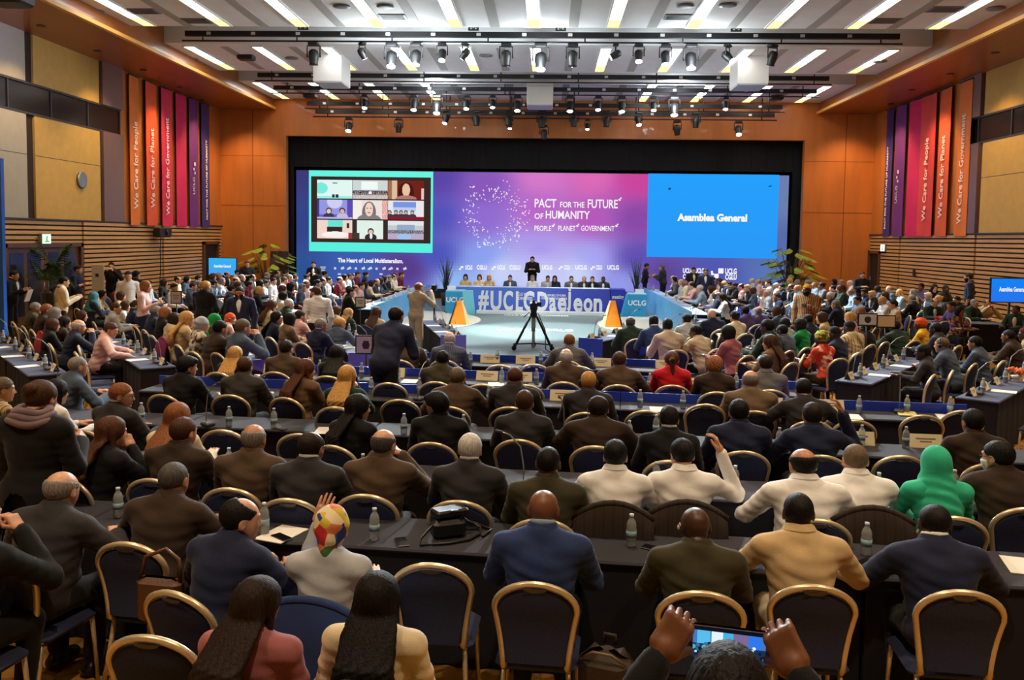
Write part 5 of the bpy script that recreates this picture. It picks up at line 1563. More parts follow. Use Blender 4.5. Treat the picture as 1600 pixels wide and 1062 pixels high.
# free-standing giant letters
l0, l1 = on_y(745, 487, 30.3), on_y(944, 489, 30.3)
lt = tag(empty('letter_sign', ((l0[0]+l1[0])/2, 30.3, 0)), 'giant free-standing white letters with a hash sign before the head table', 'sign')
wl = l1[0]-l0[0]
b = MB(); b.box((0, 0, .06), (wl+.02, .34, .12), bev=.01); b.build('plinth', sign_white, lt)
for body, pa_, pb_ in (('#', 747, 763), ('U', 766, 783), ('C', 786, 801), ('L', 805, 816), ('G', 818, 835), ('D', 839, 856), ('a', 858, 869), ('e', 871, 885), ('j', 887, 893), ('e', 896, 910), ('o', 912, 926), ('n', 928, 941)):
    w_ = (pb_-pa_)*30.3/FPX; xx = on_y(pa_, 480, 30.15)[0]-lt.location.x
    z_ = .12+.36
    o = text('giant_letter', body, .92, sign_white, lt, (xx+w_/2, 0, z_), (PI/2, 0, 0), .026, .07, fit=w_)
    co = [v.co.y for v in o.data.vertices]; lo_ = min(co)
    o.location.z = .12-lo_ if body != 'j' else .12-lo_-.0
# little lecterns either side
teal_panel = mat('lectern_teal', srgb(40, 150, 200), .5, noise=.05, nscale=2)
def wedge(pxa, pxb, pya, pyb, y, lab, flip):
    a, c = on_y(pxa, pya, y), on_y(pxb, pyb, y)
    t = tag(empty('floor_lectern', ((a[0]+c[0])/2, y, 0)), lab, 'lectern', 'teal lecterns beside the head table')
    w_, h_ = c[0]-a[0], a[2]
    b = MB(); k = .28*w_*(1 if flip else -1)
    pts = [(-w_/2-(max(k, 0)), 0), (w_/2+max(-k, 0), 0), (w_/2, h_), (-w_/2, h_)]
    b.prism_y(pts, 0, .7); b.build('body', teal_panel, t)
    b = MB(); b.box((0, .3, h_+.02), (w_*.95, .6, .04)); b.build('top_plate', mat('lectern_pale', srgb(150, 206, 236), .5), t)
    text('lettering', 'UCLG', .24, sign_white, t, (0, -.006, h_*.62), (PI/2, 0, 0), .006, .004)
    b = MB(); b.box((.1 if flip else -.15, .25, h_+.11), (.3, .03, .15)); b.build('name_sign', sign_white, t)
wedge(696, 726, 455, 485, 30.0, 'teal lectern at the west end of the head table', False)
wedge(981, 1010, 460, 487, 30.0, 'teal lectern at the east end of the head table', True)
a, c = on_y(726, 455, 29.7), on_y(740, 485, 29.7)
b = MB(); b.prism_y([(-.1, 0), (.22, 0), (.12, .85), (-.25, .85)], 0, .08)
tag(b.build('slanted_panel', mat('pale_cyan', srgb(120, 210, 232), .4), None, ((a[0]+c[0])/2, 29.7, 0)), 'slanted pale cyan panel leaning beside the west teal lectern', 'panel')
# orange wedges (line-array covers) on the ovals
orange_p = mat('wedge_orange', srgb(246, 140, 30), .45); orange_l = mat('wedge_cream', srgb(240, 206, 150), .5)
for (px, pyt, pyb, hw, lab, s) in ((716, 470, 507, 13, 'bright orange floor wedge on the west cream oval', 1), (958, 470, 511, 13, 'bright orange floor wedge on the east cream oval', -1)):
    p = on_z(px, pyb, .02); dd = p[1]; k = dd/FPX
    h_ = (pyb-pyt)*k; w_ = hw*k
    t = tag(empty('floor_wedge', (p[0], dd, .02)), lab, 'wedge', 'orange wedges on the stage floor')
    b = MB(); P = [(-w_, 0, 0), (w_, 0, 0), (w_*.28, .22, h_), (-w_*.28, .22, h_), (-w_, .55, 0), (w_, .55, 0)]
    b.add(P, [(0, 1, 2, 3), (4, 3, 2, 5), (0, 3, 4), (1, 5, 2), (0, 4, 5, 1)], 0); b.build('body', orange_p, t)
    b = MB(); x0 = s*w_; b.add([(x0, -.004, 0), (x0+s*.13, .05, 0), (x0+s*.0-s*w_*.55, .2, h_), (x0-s*w_*.72, .18, h_)], [(0, 1, 2, 3), (3, 2, 1, 0)], 0); b.build('pale_edge', orange_l, t)
    b = MB(); x0 = -s*w_; b.add([(x0, -.004, 0), (x0-s*.06, .05, 0), (x0+s*w_*.66, .2, h_), (x0+s*w_*.72, .18, h_)], [(0, 1, 2, 3), (3, 2, 1, 0)], 0); b.build('dark_edge', black_metal, t)
# white words on the stage floor
for (body, pxa, pxb, py, hm) in (('UCLG WORLD CONGRESS', 788, 888, 492, .42), ('UCLG WORLD', 775, 896, 514.5, .5)):
    p, q = on_z(pxa, py, .014), on_z(pxb, py+1, .014)
    o = text('floor_lettering', body, hm/.7, sign_white, None, ((p[0]+q[0])/2, (p[1]+q[1])/2, .014), (0, 0, 0), .01, .001, fit=q[0]-p[0])
    tag(o, 'white words lying flat on the pale stage floor, %s line from the head table' % ('first' if hm < .45 else 'second'), 'floor lettering')
# camera on a wheeled tripod
cp = on_z(833, 547, 0)
t = tag(empty('camera_tripod', (cp[0], cp[1], .012)), 'black television camera on a wheeled tripod in the middle of the stage floor', 'camera tripod')
sc_ = cp[1]/FPX
b = MB(); b.tube([(0, 0, .45), (0, 0, .78)], .05, 10); b.build('centre_column', steel, t)
for k, ang in enumerate((205, 335, 90)):
    dx, dy = math.cos(R(ang)), math.sin(R(ang))
    b = MB(); b.tube([(dx*.09, dy*.09, .80), (dx*.45, dy*.45, .14)], .032, 8); b.tube([(dx*.45, dy*.45, .14), (dx*.5, dy*.5, .10)], .04, 8); b.build('leg', black_metal, t)
    b = MB(); b.box((dx*.26, dy*.26, .155), (.5, .04, .03), rz=R(ang)); b.build('dolly_arm', black_metal, t)
    b = MB(); b.lathe([(0, -.02), (.055, -.02), (.06, 0), (.055, .02), (0, .02)], (dx*.5, dy*.5, .06), 14, axis='y'); b.build('wheel', black_metal, t)
b = MB(); b.tube([(0, 0, .05), (0, 0, .5)], .035, 8); b.build('column_foot', mat('pale_steel', srgb(190, 180, 184), .4), t)
b = MB(); b.ball((0, 0, .84), (.09, .09, .08)); b.box((0, 0, .93), (.14, .26, .05)); b.build('fluid_head', black_metal, t)
b = MB(); b.box((0, .05, 1.05), (.18, .42, .2), bev=.03); b.box((0, -.1, 1.18), (.06, .2, .05)); b.box((.13, -.12, 1.1), (.1, .03, .1)); cb = b.build('camera_body', black_metal, t)
b = MB(); b.cyl((0, .26, 1.05), (0, .44, 1.05), .075, .085); b.build('lens', lens_off, cb)
b = MB(); b.tube([(-.1, 0, .9), (-.22, -.4, .82)], .012, 6); b.build('pan_handle', black_metal, t)
b = MB(); b.tube([(.1, -.1, .9), (.28, -.2, .5), (.3, -.3, .05), (.5, -.8, .02), (.3, -1.2, .02)], .012, 6); b.build('cable', black_metal, t)

# ================================================================== PLANTS
leaf_dark = mat('leaf_green', srgb(48, 92, 34), .5, noise=.3, nscale=6); leaf_yellowish = mat('leaf_yellow_green', srgb(128, 150, 44), .5, noise=.25, nscale=6)  # deep green for the palm, yellow-green for the broadleaf plants
leaf_grey = mat('leaf_spike', srgb(46, 58, 58), .6)
pot_white = mat('pot_white', srgb(206, 196, 184), .5); bark = mat('plant_stem', srgb(84, 70, 40), .8)
def frond(b, base, az, rise, L, droop, leaflets, w, mi=0):
    pts = []; d = Vector((math.cos(az), math.sin(az), 0))
    for k in range(9):
        f_ = k/8; pts.append(Vector(base)+d*(L*f_*(1-.15*f_))+Vector((0, 0, rise*f_-droop*f_*f_)))
    b.tube(pts, .008, 4, mi)
    side = Vector((-d.y, d.x, 0))
    for k in range(1, leaflets+1):
        f_ = .15+.85*k/leaflets; i = min(7, int(f_*8)); p = pts[i].lerp(pts[i+1], f_*8-i)
        for s in (-1, 1):
            ll = L*.42*math.sin(PI*min(1, f_*.9+.1))+.06
            tip = p+side*s*ll*.8+d*ll*.45+Vector((0, 0, -.18*ll)); mid = p.lerp(tip, .45)+Vector((0, 0, .03)); n_ = d*w
            b.add([p, mid-n_, tip, mid+n_], [(0, 1, 2), (0, 2, 3)], mi, True)
def palm(x, y, h, lab, n=16, L=.9, mt=leaf_dark, pot=.5, seed=1):
    g = random.Random(seed)
    t = tag(empty('potted_palm', (x, y, 0)), lab, 'plant')
    b = MB(); b.lathe([(.0, 0), (.2, 0), (.27, pot), (.25, pot), (.23, pot-.05), (0, pot-.06)], n=20); b.build('pot', pot_white, t)
    b = MB()
    for k in range(5): b.tube([(g.uniform(-.06, .06), g.uniform(-.06, .06), pot-.08), (g.uniform(-.15, .15), g.uniform(-.15, .15), h*.55)], [.02, .012], 6)
    b.build('stem', bark, t)
    b = MB()
    for k in range(n):
        frond(b, (g.uniform(-.1, .1), g.uniform(-.1, .1), h*g.uniform(.45, .68)), k*2*PI/n+g.uniform(-.2, .2), g.uniform(.25, .6)*h*.8, L*g.uniform(.7, 1.1), g.uniform(.2, .6)*h*.5, 11, .028)
    b.build('foliage', mt, t)
def broadleaf(x, y, h, lab, n=34, mt=leaf_yellowish, seed=2, big=1.0):
    g = random.Random(seed)
    t = tag(empty('potted_plant', (x, y, 0)), lab, 'plant')
    b = MB(); b.lathe([(.0, 0), (.24, 0), (.3, .5), (.28, .5), (.26, .45), (0, .44)], n=20); b.build('pot', pot_white, t)
    b = MB(); f_ = MB()
    for k in range(n):
        az = k*2.4; r = g.uniform(.25, .95); hh = h*g.uniform(.35, 1.0)*(1-.25*r)
        p0 = Vector((g.uniform(-.08, .08), g.uniform(-.08, .08), .42)); p2 = Vector((math.cos(az)*r, math.sin(az)*r, hh)); p1 = p0.lerp(p2, .5)+Vector((0, 0, .2))
        b.tube([p0, p1, p2], .01, 5)
        d = Vector((math.cos(az), math.sin(az), -.35)); s = Vector((-math.sin(az), math.cos(az), 0)); L = g.uniform(.4, .65)*big
        P = [p2]; F = []
        for (u_, wd) in ((.25, .5), (.55, .58), (.8, .36)): P += [p2+d*L*u_+s*L*wd*.5-Vector((0, 0, .03)), p2+d*L*u_+Vector((0, 0, .02)), p2+d*L*u_-s*L*wd*.5-Vector((0, 0, .03))]
        P.append(p2+d*L)
        F = [(0, 1, 2), (0, 2, 3), (1, 4, 5, 2), (2, 5, 6, 3), (4, 7, 8, 5), (5, 8, 9, 6), (7, 10, 8), (8, 10, 9)]
        f_.add(P, F, 0, True)
    b.build('stem', bark, t); f_.build('foliage', mt, t)
def spiky(x, y, h, lab):
    t = tag(empty('potted_grass', (x, y, 0)), lab, 'plant', 'spiky plants beside the head table'); g = random.Random(int(x*10))
    b = MB(); b.lathe([(0, 0), (.16, 0), (.2, .5), (0, .48)], n=16); b.build('pot', mat('pot_dark', srgb(40, 40, 44), .6), t)
    b = MB()
    for k in range(60):
        az = g.uniform(0, 2*PI); r = g.uniform(.05, .5)*h*.4; hh = h*g.uniform(.6, 1)
        b.tube([(0, 0, .45), (math.cos(az)*r*.35, math.sin(az)*r*.35, hh*.65), (math.cos(az)*r, math.sin(az)*r, hh)], [.012, .009, .002], 4)
    b.build('foliage', leaf_grey, t)
p = on_y(46, 470, 22.2); palm(p[0]+.6, 22.2, 2.6, 'tall potted palm in a white pot by the double doors', 18, .58, seed=4)
p = on_y(402, 420, 34.0); broadleaf(p[0], 35.2, 2.5, 'leafy potted plant at the west corner of the stage wall', 50, leaf_yellowish, 6)
p = on_y(1246, 430, 34.0); broadleaf(p[0], 35.0, 2.7, 'big yellow-green potted plant at the east end of the stage screens', 70, leaf_yellowish, 8)
p = on_y(697, 430, 33.5); spiky(p[0], 33.5, 2.0, 'spiky dark plant at the west end of the head table')
p = on_y(995, 430, 33.5); spiky(p[0], 33.5, 2.0, 'spiky dark plant at the east end of the head table')

# ================================================================== CENTRE BLOCK: TABLE ROWS
CB = 5.0                                      # the rows are turned a little to the east
tanr = math.tan(R(CB))
ROWS = [(5.15, -4.7, 5.2, .6, 0.0), (6.55, -5.4, 5.4, .58, 0.0), (8.15, -5.6, 6.0, .55, 0.0), (9.9, -5.0, 4.8, .5, .11), (11.2, -3.9, 3.4, .48, .11), (12.85, -2.6, 1.9, .48, .11)]
ROWN = ['first table row', 'second table row', 'third table row', 'fourth table row', 'fifth table row', 'sixth table row']
def row_y(r, x, d=0.0): return ROWS[r][0]-x*tanr+d
for r, (y0, xa, xb, dep, brd) in enumerate(ROWS):
    n = int(round((xb-xa)/1.8)); L = (xb-xa)/n
    for k in range(n):
        x = xa+L*(k+.5)
        table(x, row_y(r, x, dep/2), L/math.cos(R(CB)), CB, 'long %s conference table, %s from the west end of the %s' % ('dark' if not brd else 'blue-fronted', nth(k), ROWN[r]), 'tables of the ' + ROWN[r], dep, tcloth, tskirt, brd, tblue)

# ================================================================== FAN TABLES OF THE WEST AND EAST BLOCKS
FAN_SEATS = []
def fan(corner_px, far_px, facing_side, name, depth=.5, endmat=None, seats=(), h=.74, mics=1):
    """A table whose stage-side edge runs from the near corner to the far corner (given by their places in view)."""
    p, q = on_z(*corner_px, h), on_z(*far_px, h)
    d = np.array([q[0]-p[0], q[1]-p[1]]); L = float(np.linalg.norm(d)); d /= L
    nrm = np.array([d[1], -d[0]])*(1 if facing_side > 0 else -1)          # towards the stage floor
    fa = math.degrees(math.atan2(nrm[0], nrm[1]))
    n = max(1, int(round(L/1.9))); l = L/n
    for k in range(n):
        c = p[:2]+d*l*(k+.5)-nrm*depth/2
        table(c[0], c[1], l, fa, 'navy-clothed table, %s from the aisle in the %s' % (nth(k), name), 'tables of the '+name, depth, tnavy, tskirt, .0)
    m_ = int(L/.62)
    for k in range(m_):
        e = p[:2]+d*(.3+.62*k)
        name_card(*(e-nrm*.12), h, fa, 'white name card, %s from the aisle on the %s' % (nth(k), name))
        if k % 2 == 0: bottle(*(e-nrm*.2+d*.22), h, 'water bottle, %s from the aisle on the %s' % (nth(k//2), name))
        if k % 3 == 0 and mics: table_mic(*(e-nrm*.16+d*.12), h, fa, 'thin gooseneck microphone, %s from the aisle on the %s' % (nth(k//3), name))
        if k % 2: sheet(*(e-nrm*.36), h, -fa+8*(k % 3), 'white paper, %s from the aisle on the %s' % (nth(k//2), name))
    for s_ in seats:                                                        # empty chairs along it
        e = p[:2]+d*s_-nrm*(depth+.42)
        FAN_SEATS.append((e, fa, 'empty banquet chair, %s from the aisle at the %s' % (nth(seats.index(s_)), name)))
    if endmat:
        e = p[:2]-nrm*depth/2-d*.02
        b = MB(); b.box((0, 0, h/2+.02), (.03, depth, h+.04)); o = b.build('end_panel', endmat, None, (e[0], e[1], 0), (0, 0, -R(fa)))
        tag(o, 'coloured end panel standing at the aisle end of the '+name, 'panel')
fan((108, 582), (2, 519), 1, 'outer west table line', seats=(.4, 1.0, 1.7))
fan((276, 572), (196, 528), 1, 'middle west table line', seats=(.3, .9, 1.6, 2.3))
fan((432, 564), (378, 530), 1, 'inner west table line', .5, tpurple, seats=(.3, 1.0, 1.7))
fan((592, 553), (560, 520), 1, 'west front table line', .5, tpurple, seats=(.3,))
fan((728, 526), (690, 500), 1, 'table line before the west oval', .5, tpurple, seats=(.3,))
fan((1304, 594), (1402, 556), -1, 'inner east table line', seats=(.3, .9, 1.6, 2.3))
fan((1492, 620), (1596, 572), -1, 'outer east table line', seats=(.3, .9, 1.6))
fan((1128, 566), (1200, 520), -1, 'east front table line', .5, tblue, seats=(.3, 1.0, 1.8))
fan((1000, 545), (1084, 497), -1, 'table line beside the east oval', .5, tblue, seats=(.3, 1.0, 1.8))
fan((905, 530), (985, 512), -1, 'stage foot table line', .5, tblue, seats=(.4,))
fan((1175, 512), (1270, 480), -1, 'upper east table line', .5, None, seats=(.4,))


# black side table at the east wall and the round table
q = on_z(1545, 505, .74)
table(q[0], q[1]+.1, 1.9, -170, 'black-clothed side table before the blue screen at the east wall', None, .7, tcloth, tskirt)
q2 = on_z(1467, 503, .74)
table(q2[0], q2[1], 1.2, -100, 'dark table with a red flower bowl in the east block', None, .8, tcloth, tskirt)
# ================================================================== PEOPLE OF THE CENTRE BLOCK
def seat(px, py, core, place='', facing=CB, far_chair=False, dark=False, chair_=True, **k):
    lab = core+(', '+place if place else '')
    o = person(px, py, facing, lab, **k)
    if chair_: chair(o.location.x, o.location.y, facing, ('gold-framed banquet chair of the ' if not far_chair else 'banquet chair of the ')+core, None, far_chair)
    return o
A = 'at the first table row'; B_ = 'at the second table row'; C3 = 'at the third table row'; D4 = 'at the fourth table row'; E5 = 'at the fifth table row'; F6 = 'at the sixth table row'
seat(850, 765, 'bald person in a bright navy blue suit', A, pose='lean', skin_='brown', hair='bald', top='blue', w=1.06, pitch=10, shirt='lightblue')
seat(1086, 792, 'bald person in a dark olive jacket with earpiece', A, pose='lean', skin_='dark', hair='bald', top='olive', pitch=14, yaw=-8, extra=('earpiece',), w=1.0, h=.93)
seat(1248, 770, 'bald person in a tan beige tunic', A, pose='wide', skin_='dark', hair='buzz', hc='black', top='tan', kind='shirt', bottom='sand', pitch=8, w=1.04)
seat(1462, 788, 'bald person leaning in a midnight suit', A, pose='wide', skin_='dark', hair='buzz', hc='black', top='navy', pitch=14, roll=4, shirt=True, w=1.06, h=.95)
seat(378, 775, 'dark-haired person in a navy jacket glancing east', A, facing=20, pose='wide', skin_='light', hair='receding', hc='black', top='navy', yaw=40, pitch=8)
seat(519, 787, 'person in a colourful patterned headscarf', A, pose='fup_l', skin_='light', hair='headscarf', top='lightgrey', kind='shirt', yaw=-4, hairmat=patterned('scarf_print', [(214, 190, 60), (40, 90, 170), (220, 130, 90), (196, 40, 50), (236, 220, 180), (60, 120, 60), (30, 60, 130)], 16), h=1.0)
seat(98, 733, 'person with grey fringe in a charcoal suit', A, facing=12, pose='wide', skin_='light', hair='ring', hc='grey', top='charcoal', w=1.12, belly=.03, pitch=10)
seat(272, 722, 'person with cropped grey hair in a brown suit', A, facing=8, pose='wide', skin_='tan', hair='buzz', hc='darkgrey', top='darkbrown', w=1.06, pitch=8)
seat(-30, 772, 'person in black at the west end with clasped hands', A, facing=10, pose='clasp', skin_='light', hair='short', hc='black', top='black')
seat(405, 900, 'person with long brown hair in a mauve top', 'in the back row of chairs', pose='fback', skin_='tan', hair='longer', hc='dark', top='mauve', kind='shirt', h=.92, yaw=22, pitch=8, extra=())
seat(590, 893, 'person with very long black hair in a cream top', 'in the back row of chairs', pose='fback', skin_='light', hair='longer', hc='black', top='cream', kind='shirt', h=.92, pitch=4, w=1.02)

seat(397, 660, 'bald person with grey fringe in a taupe suit', B_, pose='lean', skin_='tan', hair='ring', hc='grey', top='brownsuit', w=1.06)
seat(487, 672, 'balding person with white collar and dark glasses', B_, pose='lean', skin_='tan', hair='receding', hc='dark', top='charcoal', shirt=True, extra=('glasses',), yaw=12, w=1.05)
seat(600, 668, 'bald person clasping hands beside the chin', B_, pose='clasp', skin_='light', hair='ring', hc='darkgrey', top='brownsuit', yaw=14, w=1.05)
seat(735, 675, 'white-haired person in a charcoal suit', B_, pose='lean', skin_='light', hair='short', hc='white', top='charcoal', shirt=True)
seat(857, 698, 'short-haired person in an olive brown jacket', B_, pose='lean', skin_='brown', hair='buzz', hc='black', top='olive')
seat(962, 685, 'person with dark crop in a plain white shirt', B_, pose='wide', skin_='tan', hair='short', hc='black', top='white', kind='shirt')
seat(1065, 683, 'person in white shirt raising a hand to the head', B_, pose='head_r', skin_='light', hair='short', hc='black', top='white', kind='shirt', yaw=-14, pitch=16, extra=('glasses',))
seat(1255, 698, 'bald person with wide elbows in a white shirt', B_, pose='wide', skin_='tan', hair='ring', hc='black', top='white', kind='shirt', w=1.12, belly=.04, yaw=-12)
seat(1337, 694, 'person with cropped grey-brown hair in a white shirt', B_, pose='wide', skin_='light', hair='buzz', hc='greybrown', top='white', kind='shirt', w=1.06)
seat(1463, 695, 'person in a bright green headscarf and green top', B_, pose='flean', skin_='light', hair='hijab', hc='green', top='green', kind='shirt', w=1.04)
seat(1560, 687, 'person in a face mask and black jacket', B_, pose='wide', skin_='light', hair='short', hc='black', top='darkbrown', yaw=-38, extra=('mask', 'glasses'), w=1.05)
seat(175, 650, 'person with long wavy chestnut hair', B_, facing=25, pose='fchin_r', skin_='light', hair='wavy', hc='chestnut', top='black', yaw=25)
seat(287, 650, 'person with combed brown hair in a dark grey suit', B_, facing=8, pose='lean', skin_='light', hair='short', hc='brown', top='darkbrown', yaw=15, w=1.04)

o = person(66, 592, 8, 'standing person in a long black coat and mauve scarf by the west aisle', pose='fstand', skin_='light', hair='bun', hc='brown', top='black', kind='coat', w=1.16, pitch=14)
# her scarf, wound round the neck
b = MB(); jn = J_of('fstand')['pivot']
for k in range(3): b.tube([(math.cos(q)*(.088+.016*k)*1.05, math.sin(q)*(.082+.014*k), jn[2]+.05-.032*k+.01*math.sin(3*q+k)) for q in np.linspace(0, 2*PI, 24, endpoint=False)], .026, 10, closed=True)
b.build('scarf', cloth('mauve') if False else mat('scarf_grey_mauve', srgb(124, 106, 112), .9, bump=.3, bscale=40), o)
seat(190, 597, 'auburn-haired person with glasses in profile', C3, facing=20, pose='lean', skin_='light', hair='short', hc='red', top='charcoal', yaw=55, shirt=True, extra=('glasses',))
seat(278, 628, 'person with straight reddish blond hair', 'in a cream jacket at the third table row', facing=10, pose='flean', skin_='light', hair='long', hc='red', top='cream', kind='suit', yaw=10)
seat(560, 615, 'person with straight black hair in profile', C3, facing=18, pose='flean', skin_='light', hair='longer', hc='black', top='black', yaw=38)
seat(681, 612, 'person with thick black hair looking west', C3, pose='lean', skin_='light', hair='full', hc='black', top='black', yaw=-65, roll=-6)
seat(820, 608, 'person with neat brown hair in a dark grey suit', C3, pose='lean', skin_='light', hair='short', hc='brown', top='charcoal')
seat(935, 617, 'dark-haired person in a brown suit', C3, pose='wide', skin_='tan', hair='short', hc='dark', top='darkbrown', w=1.15)
seat(1046, 632, 'black-haired person with a white collar', C3, pose='lean', skin_='tan', hair='short', hc='black', top='black', shirt=True, w=.96)
seat(1155, 622, 'person in a blue-grey suit with dark cropped hair', C3, pose='lean', skin_='tan', hair='short', hc='black', top='navy', w=1.04)
seat(1270, 627, 'dark brown-haired person in a navy suit touching the ear', C3, pose='head_r', skin_='tan', hair='short', hc='dark', top='navy', w=1.02)
seat(1521, 637, 'person with short dark hair in a brown jacket', C3, pose='lean', skin_='tan', hair='short', hc='black', top='darkbrown', yaw=-10)

seat(293, 556, 'person with black fringe in a black suit', D4, facing=15, pose='lean', skin_='light', hair='full', hc='black', top='black', yaw=35, shirt=True)
seat(383, 556, 'person in a dark checked suit', D4, pose='lean', skin_='light', hair='short', hc='brown', topmat=striped('dark_check', [(58, 54, 50), (44, 42, 42), (66, 58, 50), (48, 46, 46)], 14, 2))
seat(478, 560, 'person with long chestnut hair in a brown dress', D4, facing=18, pose='fup_l', skin_='light', hair='longer', hc='chestnut', top='rust', kind='shirt', yaw=32)
seat(543, 570, 'person with long orange blond hair', D4, pose='fchin_r', skin_='light', hair='long', hc='blond', top='darkgreen', kind='shirt', yaw=10)
seat(715, 572, 'person with grey-brown crop in a plum suit', D4, pose='wide', skin_='light', hair='short', hc='greybrown', top='brownsuit', w=1.06)
seat(805, 573, 'person with reddish brown crop in a slate suit', D4, pose='lean', skin_='light', hair='buzz', hc='chestnut', top='charcoal', w=1.06)
seat(920, 578, 'person with thin golden hair and a headset', D4, pose='lean', skin_='light', hair='receding', hc='blond', top='charcoal', extra=('headset',))
seat(1173, 577, 'bald person with grey fringe in a camel suit', D4, pose='lean', skin_='light', hair='ring', hc='grey', top='taupe', w=1.08)
seat(1255, 590, 'black-haired person bowed over in a brown suit', D4, pose='spread', skin_='tan', hair='short', hc='black', top='charcoal', pitch=20)

seat(448, 530, 'person with neat dark hair in an umber suit', E5, pose='lean', skin_='light', hair='short', hc='dark', top='brownsuit', yaw=12)
seat(527, 538, 'person with long dark hair seen from behind', E5, pose='flean', skin_='light', hair='longer', hc='black', top='black')
seat(692, 547, 'bald person in a moss green suit', E5, pose='lean', skin_='dark', hair='buzz', hc='black', top='olive')
seat(885, 543, 'bald person in a brown suit', E5, pose='lean', skin_='pale', hair='ring', hc='white', top='brownsuit')
seat(968, 548, 'balding brown-haired person in a brown coat', E5, pose='wide', skin_='light', hair='receding', hc='brown', top='brownsuit', w=1.05)
seat(1050, 547, 'person with curly ponytail in a red jacket', E5, pose='flean', skin_='light', hair='ponytail', hc='chestnut', top='red', kind='suit', w=1.05)
seat(1117, 555, 'person with short red blond hair', 'in a dark brown jacket at the fifth table row', pose='flean', skin_='light', hair='crop', hc='red', top='darkbrown', kind='suit', w=1.06)
seat(1197, 553, 'dark-haired person in a pale grey top', E5, pose='lean', skin_='tan', hair='short', hc='dark', top='greysuit', kind='shirt')

seat(640, 517, 'brown-haired person with white collar by the music stand', F6, facing=10, pose='lean', skin_='light', hair='short', hc='brown', top='brownsuit', shirt=True, yaw=15)
seat(703, 517, 'bald person in a striped blue-grey suit', F6, pose='lean', skin_='pale', hair='ring', hc='white', topmat=striped('blue_grey_stripe', [(96, 104, 124), (70, 78, 98)], 12, 0), shirt=True)
seat(890, 520, 'balding person in a mauve grey suit', F6, pose='wide', skin_='light', hair='receding', hc='red', top='greysuit')
EA = -14
seat(985, 493, 'balding person in a forest green suit', 'beside the east orange wedge', facing=EA, pose='lean', skin_='dark', hair='ring', hc='darkgrey', top='darkgreen')
seat(1022, 492, 'person in a royal navy suit', 'by the east stage tables', facing=EA, pose='lean', skin_='dark', hair='buzz', hc='black', top='blue', shirt=True)
seat(1044, 497, 'person in a khaki jacket', 'beside the person in a royal navy suit', facing=EA, pose='lean', skin_='dark', hair='buzz', hc='black', top='sand', kind='suit')
seat(1073, 489, 'black-haired person in a pale grey jacket', 'before the blue dais front', facing=-20, pose='lean', skin_='tan', hair='short', hc='black', top='lightgrey')
seat(1112, 483, 'bald person in a navy suit', 'before the blue dais end', facing=-20, pose='lean', skin_='pale', hair='bald', top='navy', w=1.06)
seat(1148, 485, 'person with dark bun in a cream blouse', 'before the slanted blue front', facing=-25, pose='flean', skin_='tan', hair='bun', hc='black', top='cream', kind='shirt')
seat(1087, 507, 'person in a grey olive suit looking west', 'at the east block edge', facing=-38, pose='wide', skin_='dark', hair='short', hc='black', top='sand', kind='suit', yaw=-30)
seat(1138, 508, 'person in a brown and white dress', 'at the east block edge', facing=-40, pose='flean', skin_='dark', hair='bob', hc='black', top='mauve', kind='shirt', yaw=-20)
seat(1203, 522, 'person with long brown hair in a brown coat', 'east block, near edge', facing=-42, pose='flean', skin_='light', hair='longer', hc='brown', top='rust', kind='suit', yaw=-15)
seat(1164, 478, 'person in a purple grey suit', 'behind the person in a cream blouse', facing=-30, pose='lean', skin_='dark', hair='buzz', hc='black', top='purple')
seat(1184, 480, 'grey-haired person in a violet suit', 'beside the person in purple grey', facing=-30, pose='lean', skin_='light', hair='receding', hc='grey', top='purple')

# ================================================================== EAST MID BLOCK
W45 = -45
seat(1222, 507, 'bald person in a slate grey suit', 'east block, behind the long-haired person', facing=W45, pose='wide', skin_='dark', hair='buzz', hc='black', top='slate')
seat(1283, 517, 'person in a yellow-green headwrap and red print dress', 'east block', facing=-30, pose='flean', skin_='dark', hair='headwrap', topmat=patterned('red_print', [(226, 66, 40), (226, 66, 40), (240, 96, 50), (246, 200, 170), (200, 40, 40)], 18), kind='shirt', bottom='olive', hairmat=patterned('green_yellow_print', [(170, 180, 60), (110, 120, 40), (206, 200, 90), (90, 90, 40)], 22))
seat(1304, 511, 'person in a black cap', 'east block, before the striped robe', facing=W45, pose='lean', skin_='dark', hair='kufi', hc='black', top='navy')
seat(1327, 502, 'person in a striped cream and yellow robe', 'east block', facing=-40, pose='spread', skin_='dark', hair='kufi', hc='black', kind='robe', w=1.14, topmat=striped('robe_stripe', [(214, 196, 160), (226, 206, 170), (196, 150, 70), (60, 46, 36), (222, 200, 160)], 3.2, 0))
seat(1350, 503, 'bald person in a black suit with a headset', 'east block, behind the striped robe', facing=W45, pose='lean', skin_='brown', hair='ring', hc='black', top='black', extra=('headset',))
seat(1397, 500, 'person in a black green suit', 'east block, below the beige board', facing=-30, pose='wide', skin_='dark', hair='short', hc='black', top='darkgreen', w=1.16)
seat(1437, 497, 'person in orange headwrap and yellow dress', 'east block', facing=-50, pose='flean', skin_='dark', hair='headwrap', hc='orange', top='yellow', kind='shirt', w=1.05)
seat(1462, 503, 'person in a plum jacket', 'beside the yellow dress', facing=W45, pose='lean', skin_='dark', hair='short', hc='black', top='charcoal')
seat(1442, 537, 'person turned west with black cropped hair', 'east block near aisle', facing=-60, pose='flean', skin_='dark', hair='short', hc='black', top='charcoal', kind='suit', yaw=-10, h=.96)
seat(1472, 527, 'bald person with a headset in a slate blue suit', 'east block near aisle', facing=-48, pose='wide', skin_='light', hair='buzz', hc='greybrown', top='slate', extra=('headset',), w=1.06)
seat(1523, 524, 'dark-haired person in a grey blue jacket', 'east block near aisle', facing=-48, pose='lean', skin_='tan', hair='short', hc='black', top='slate')
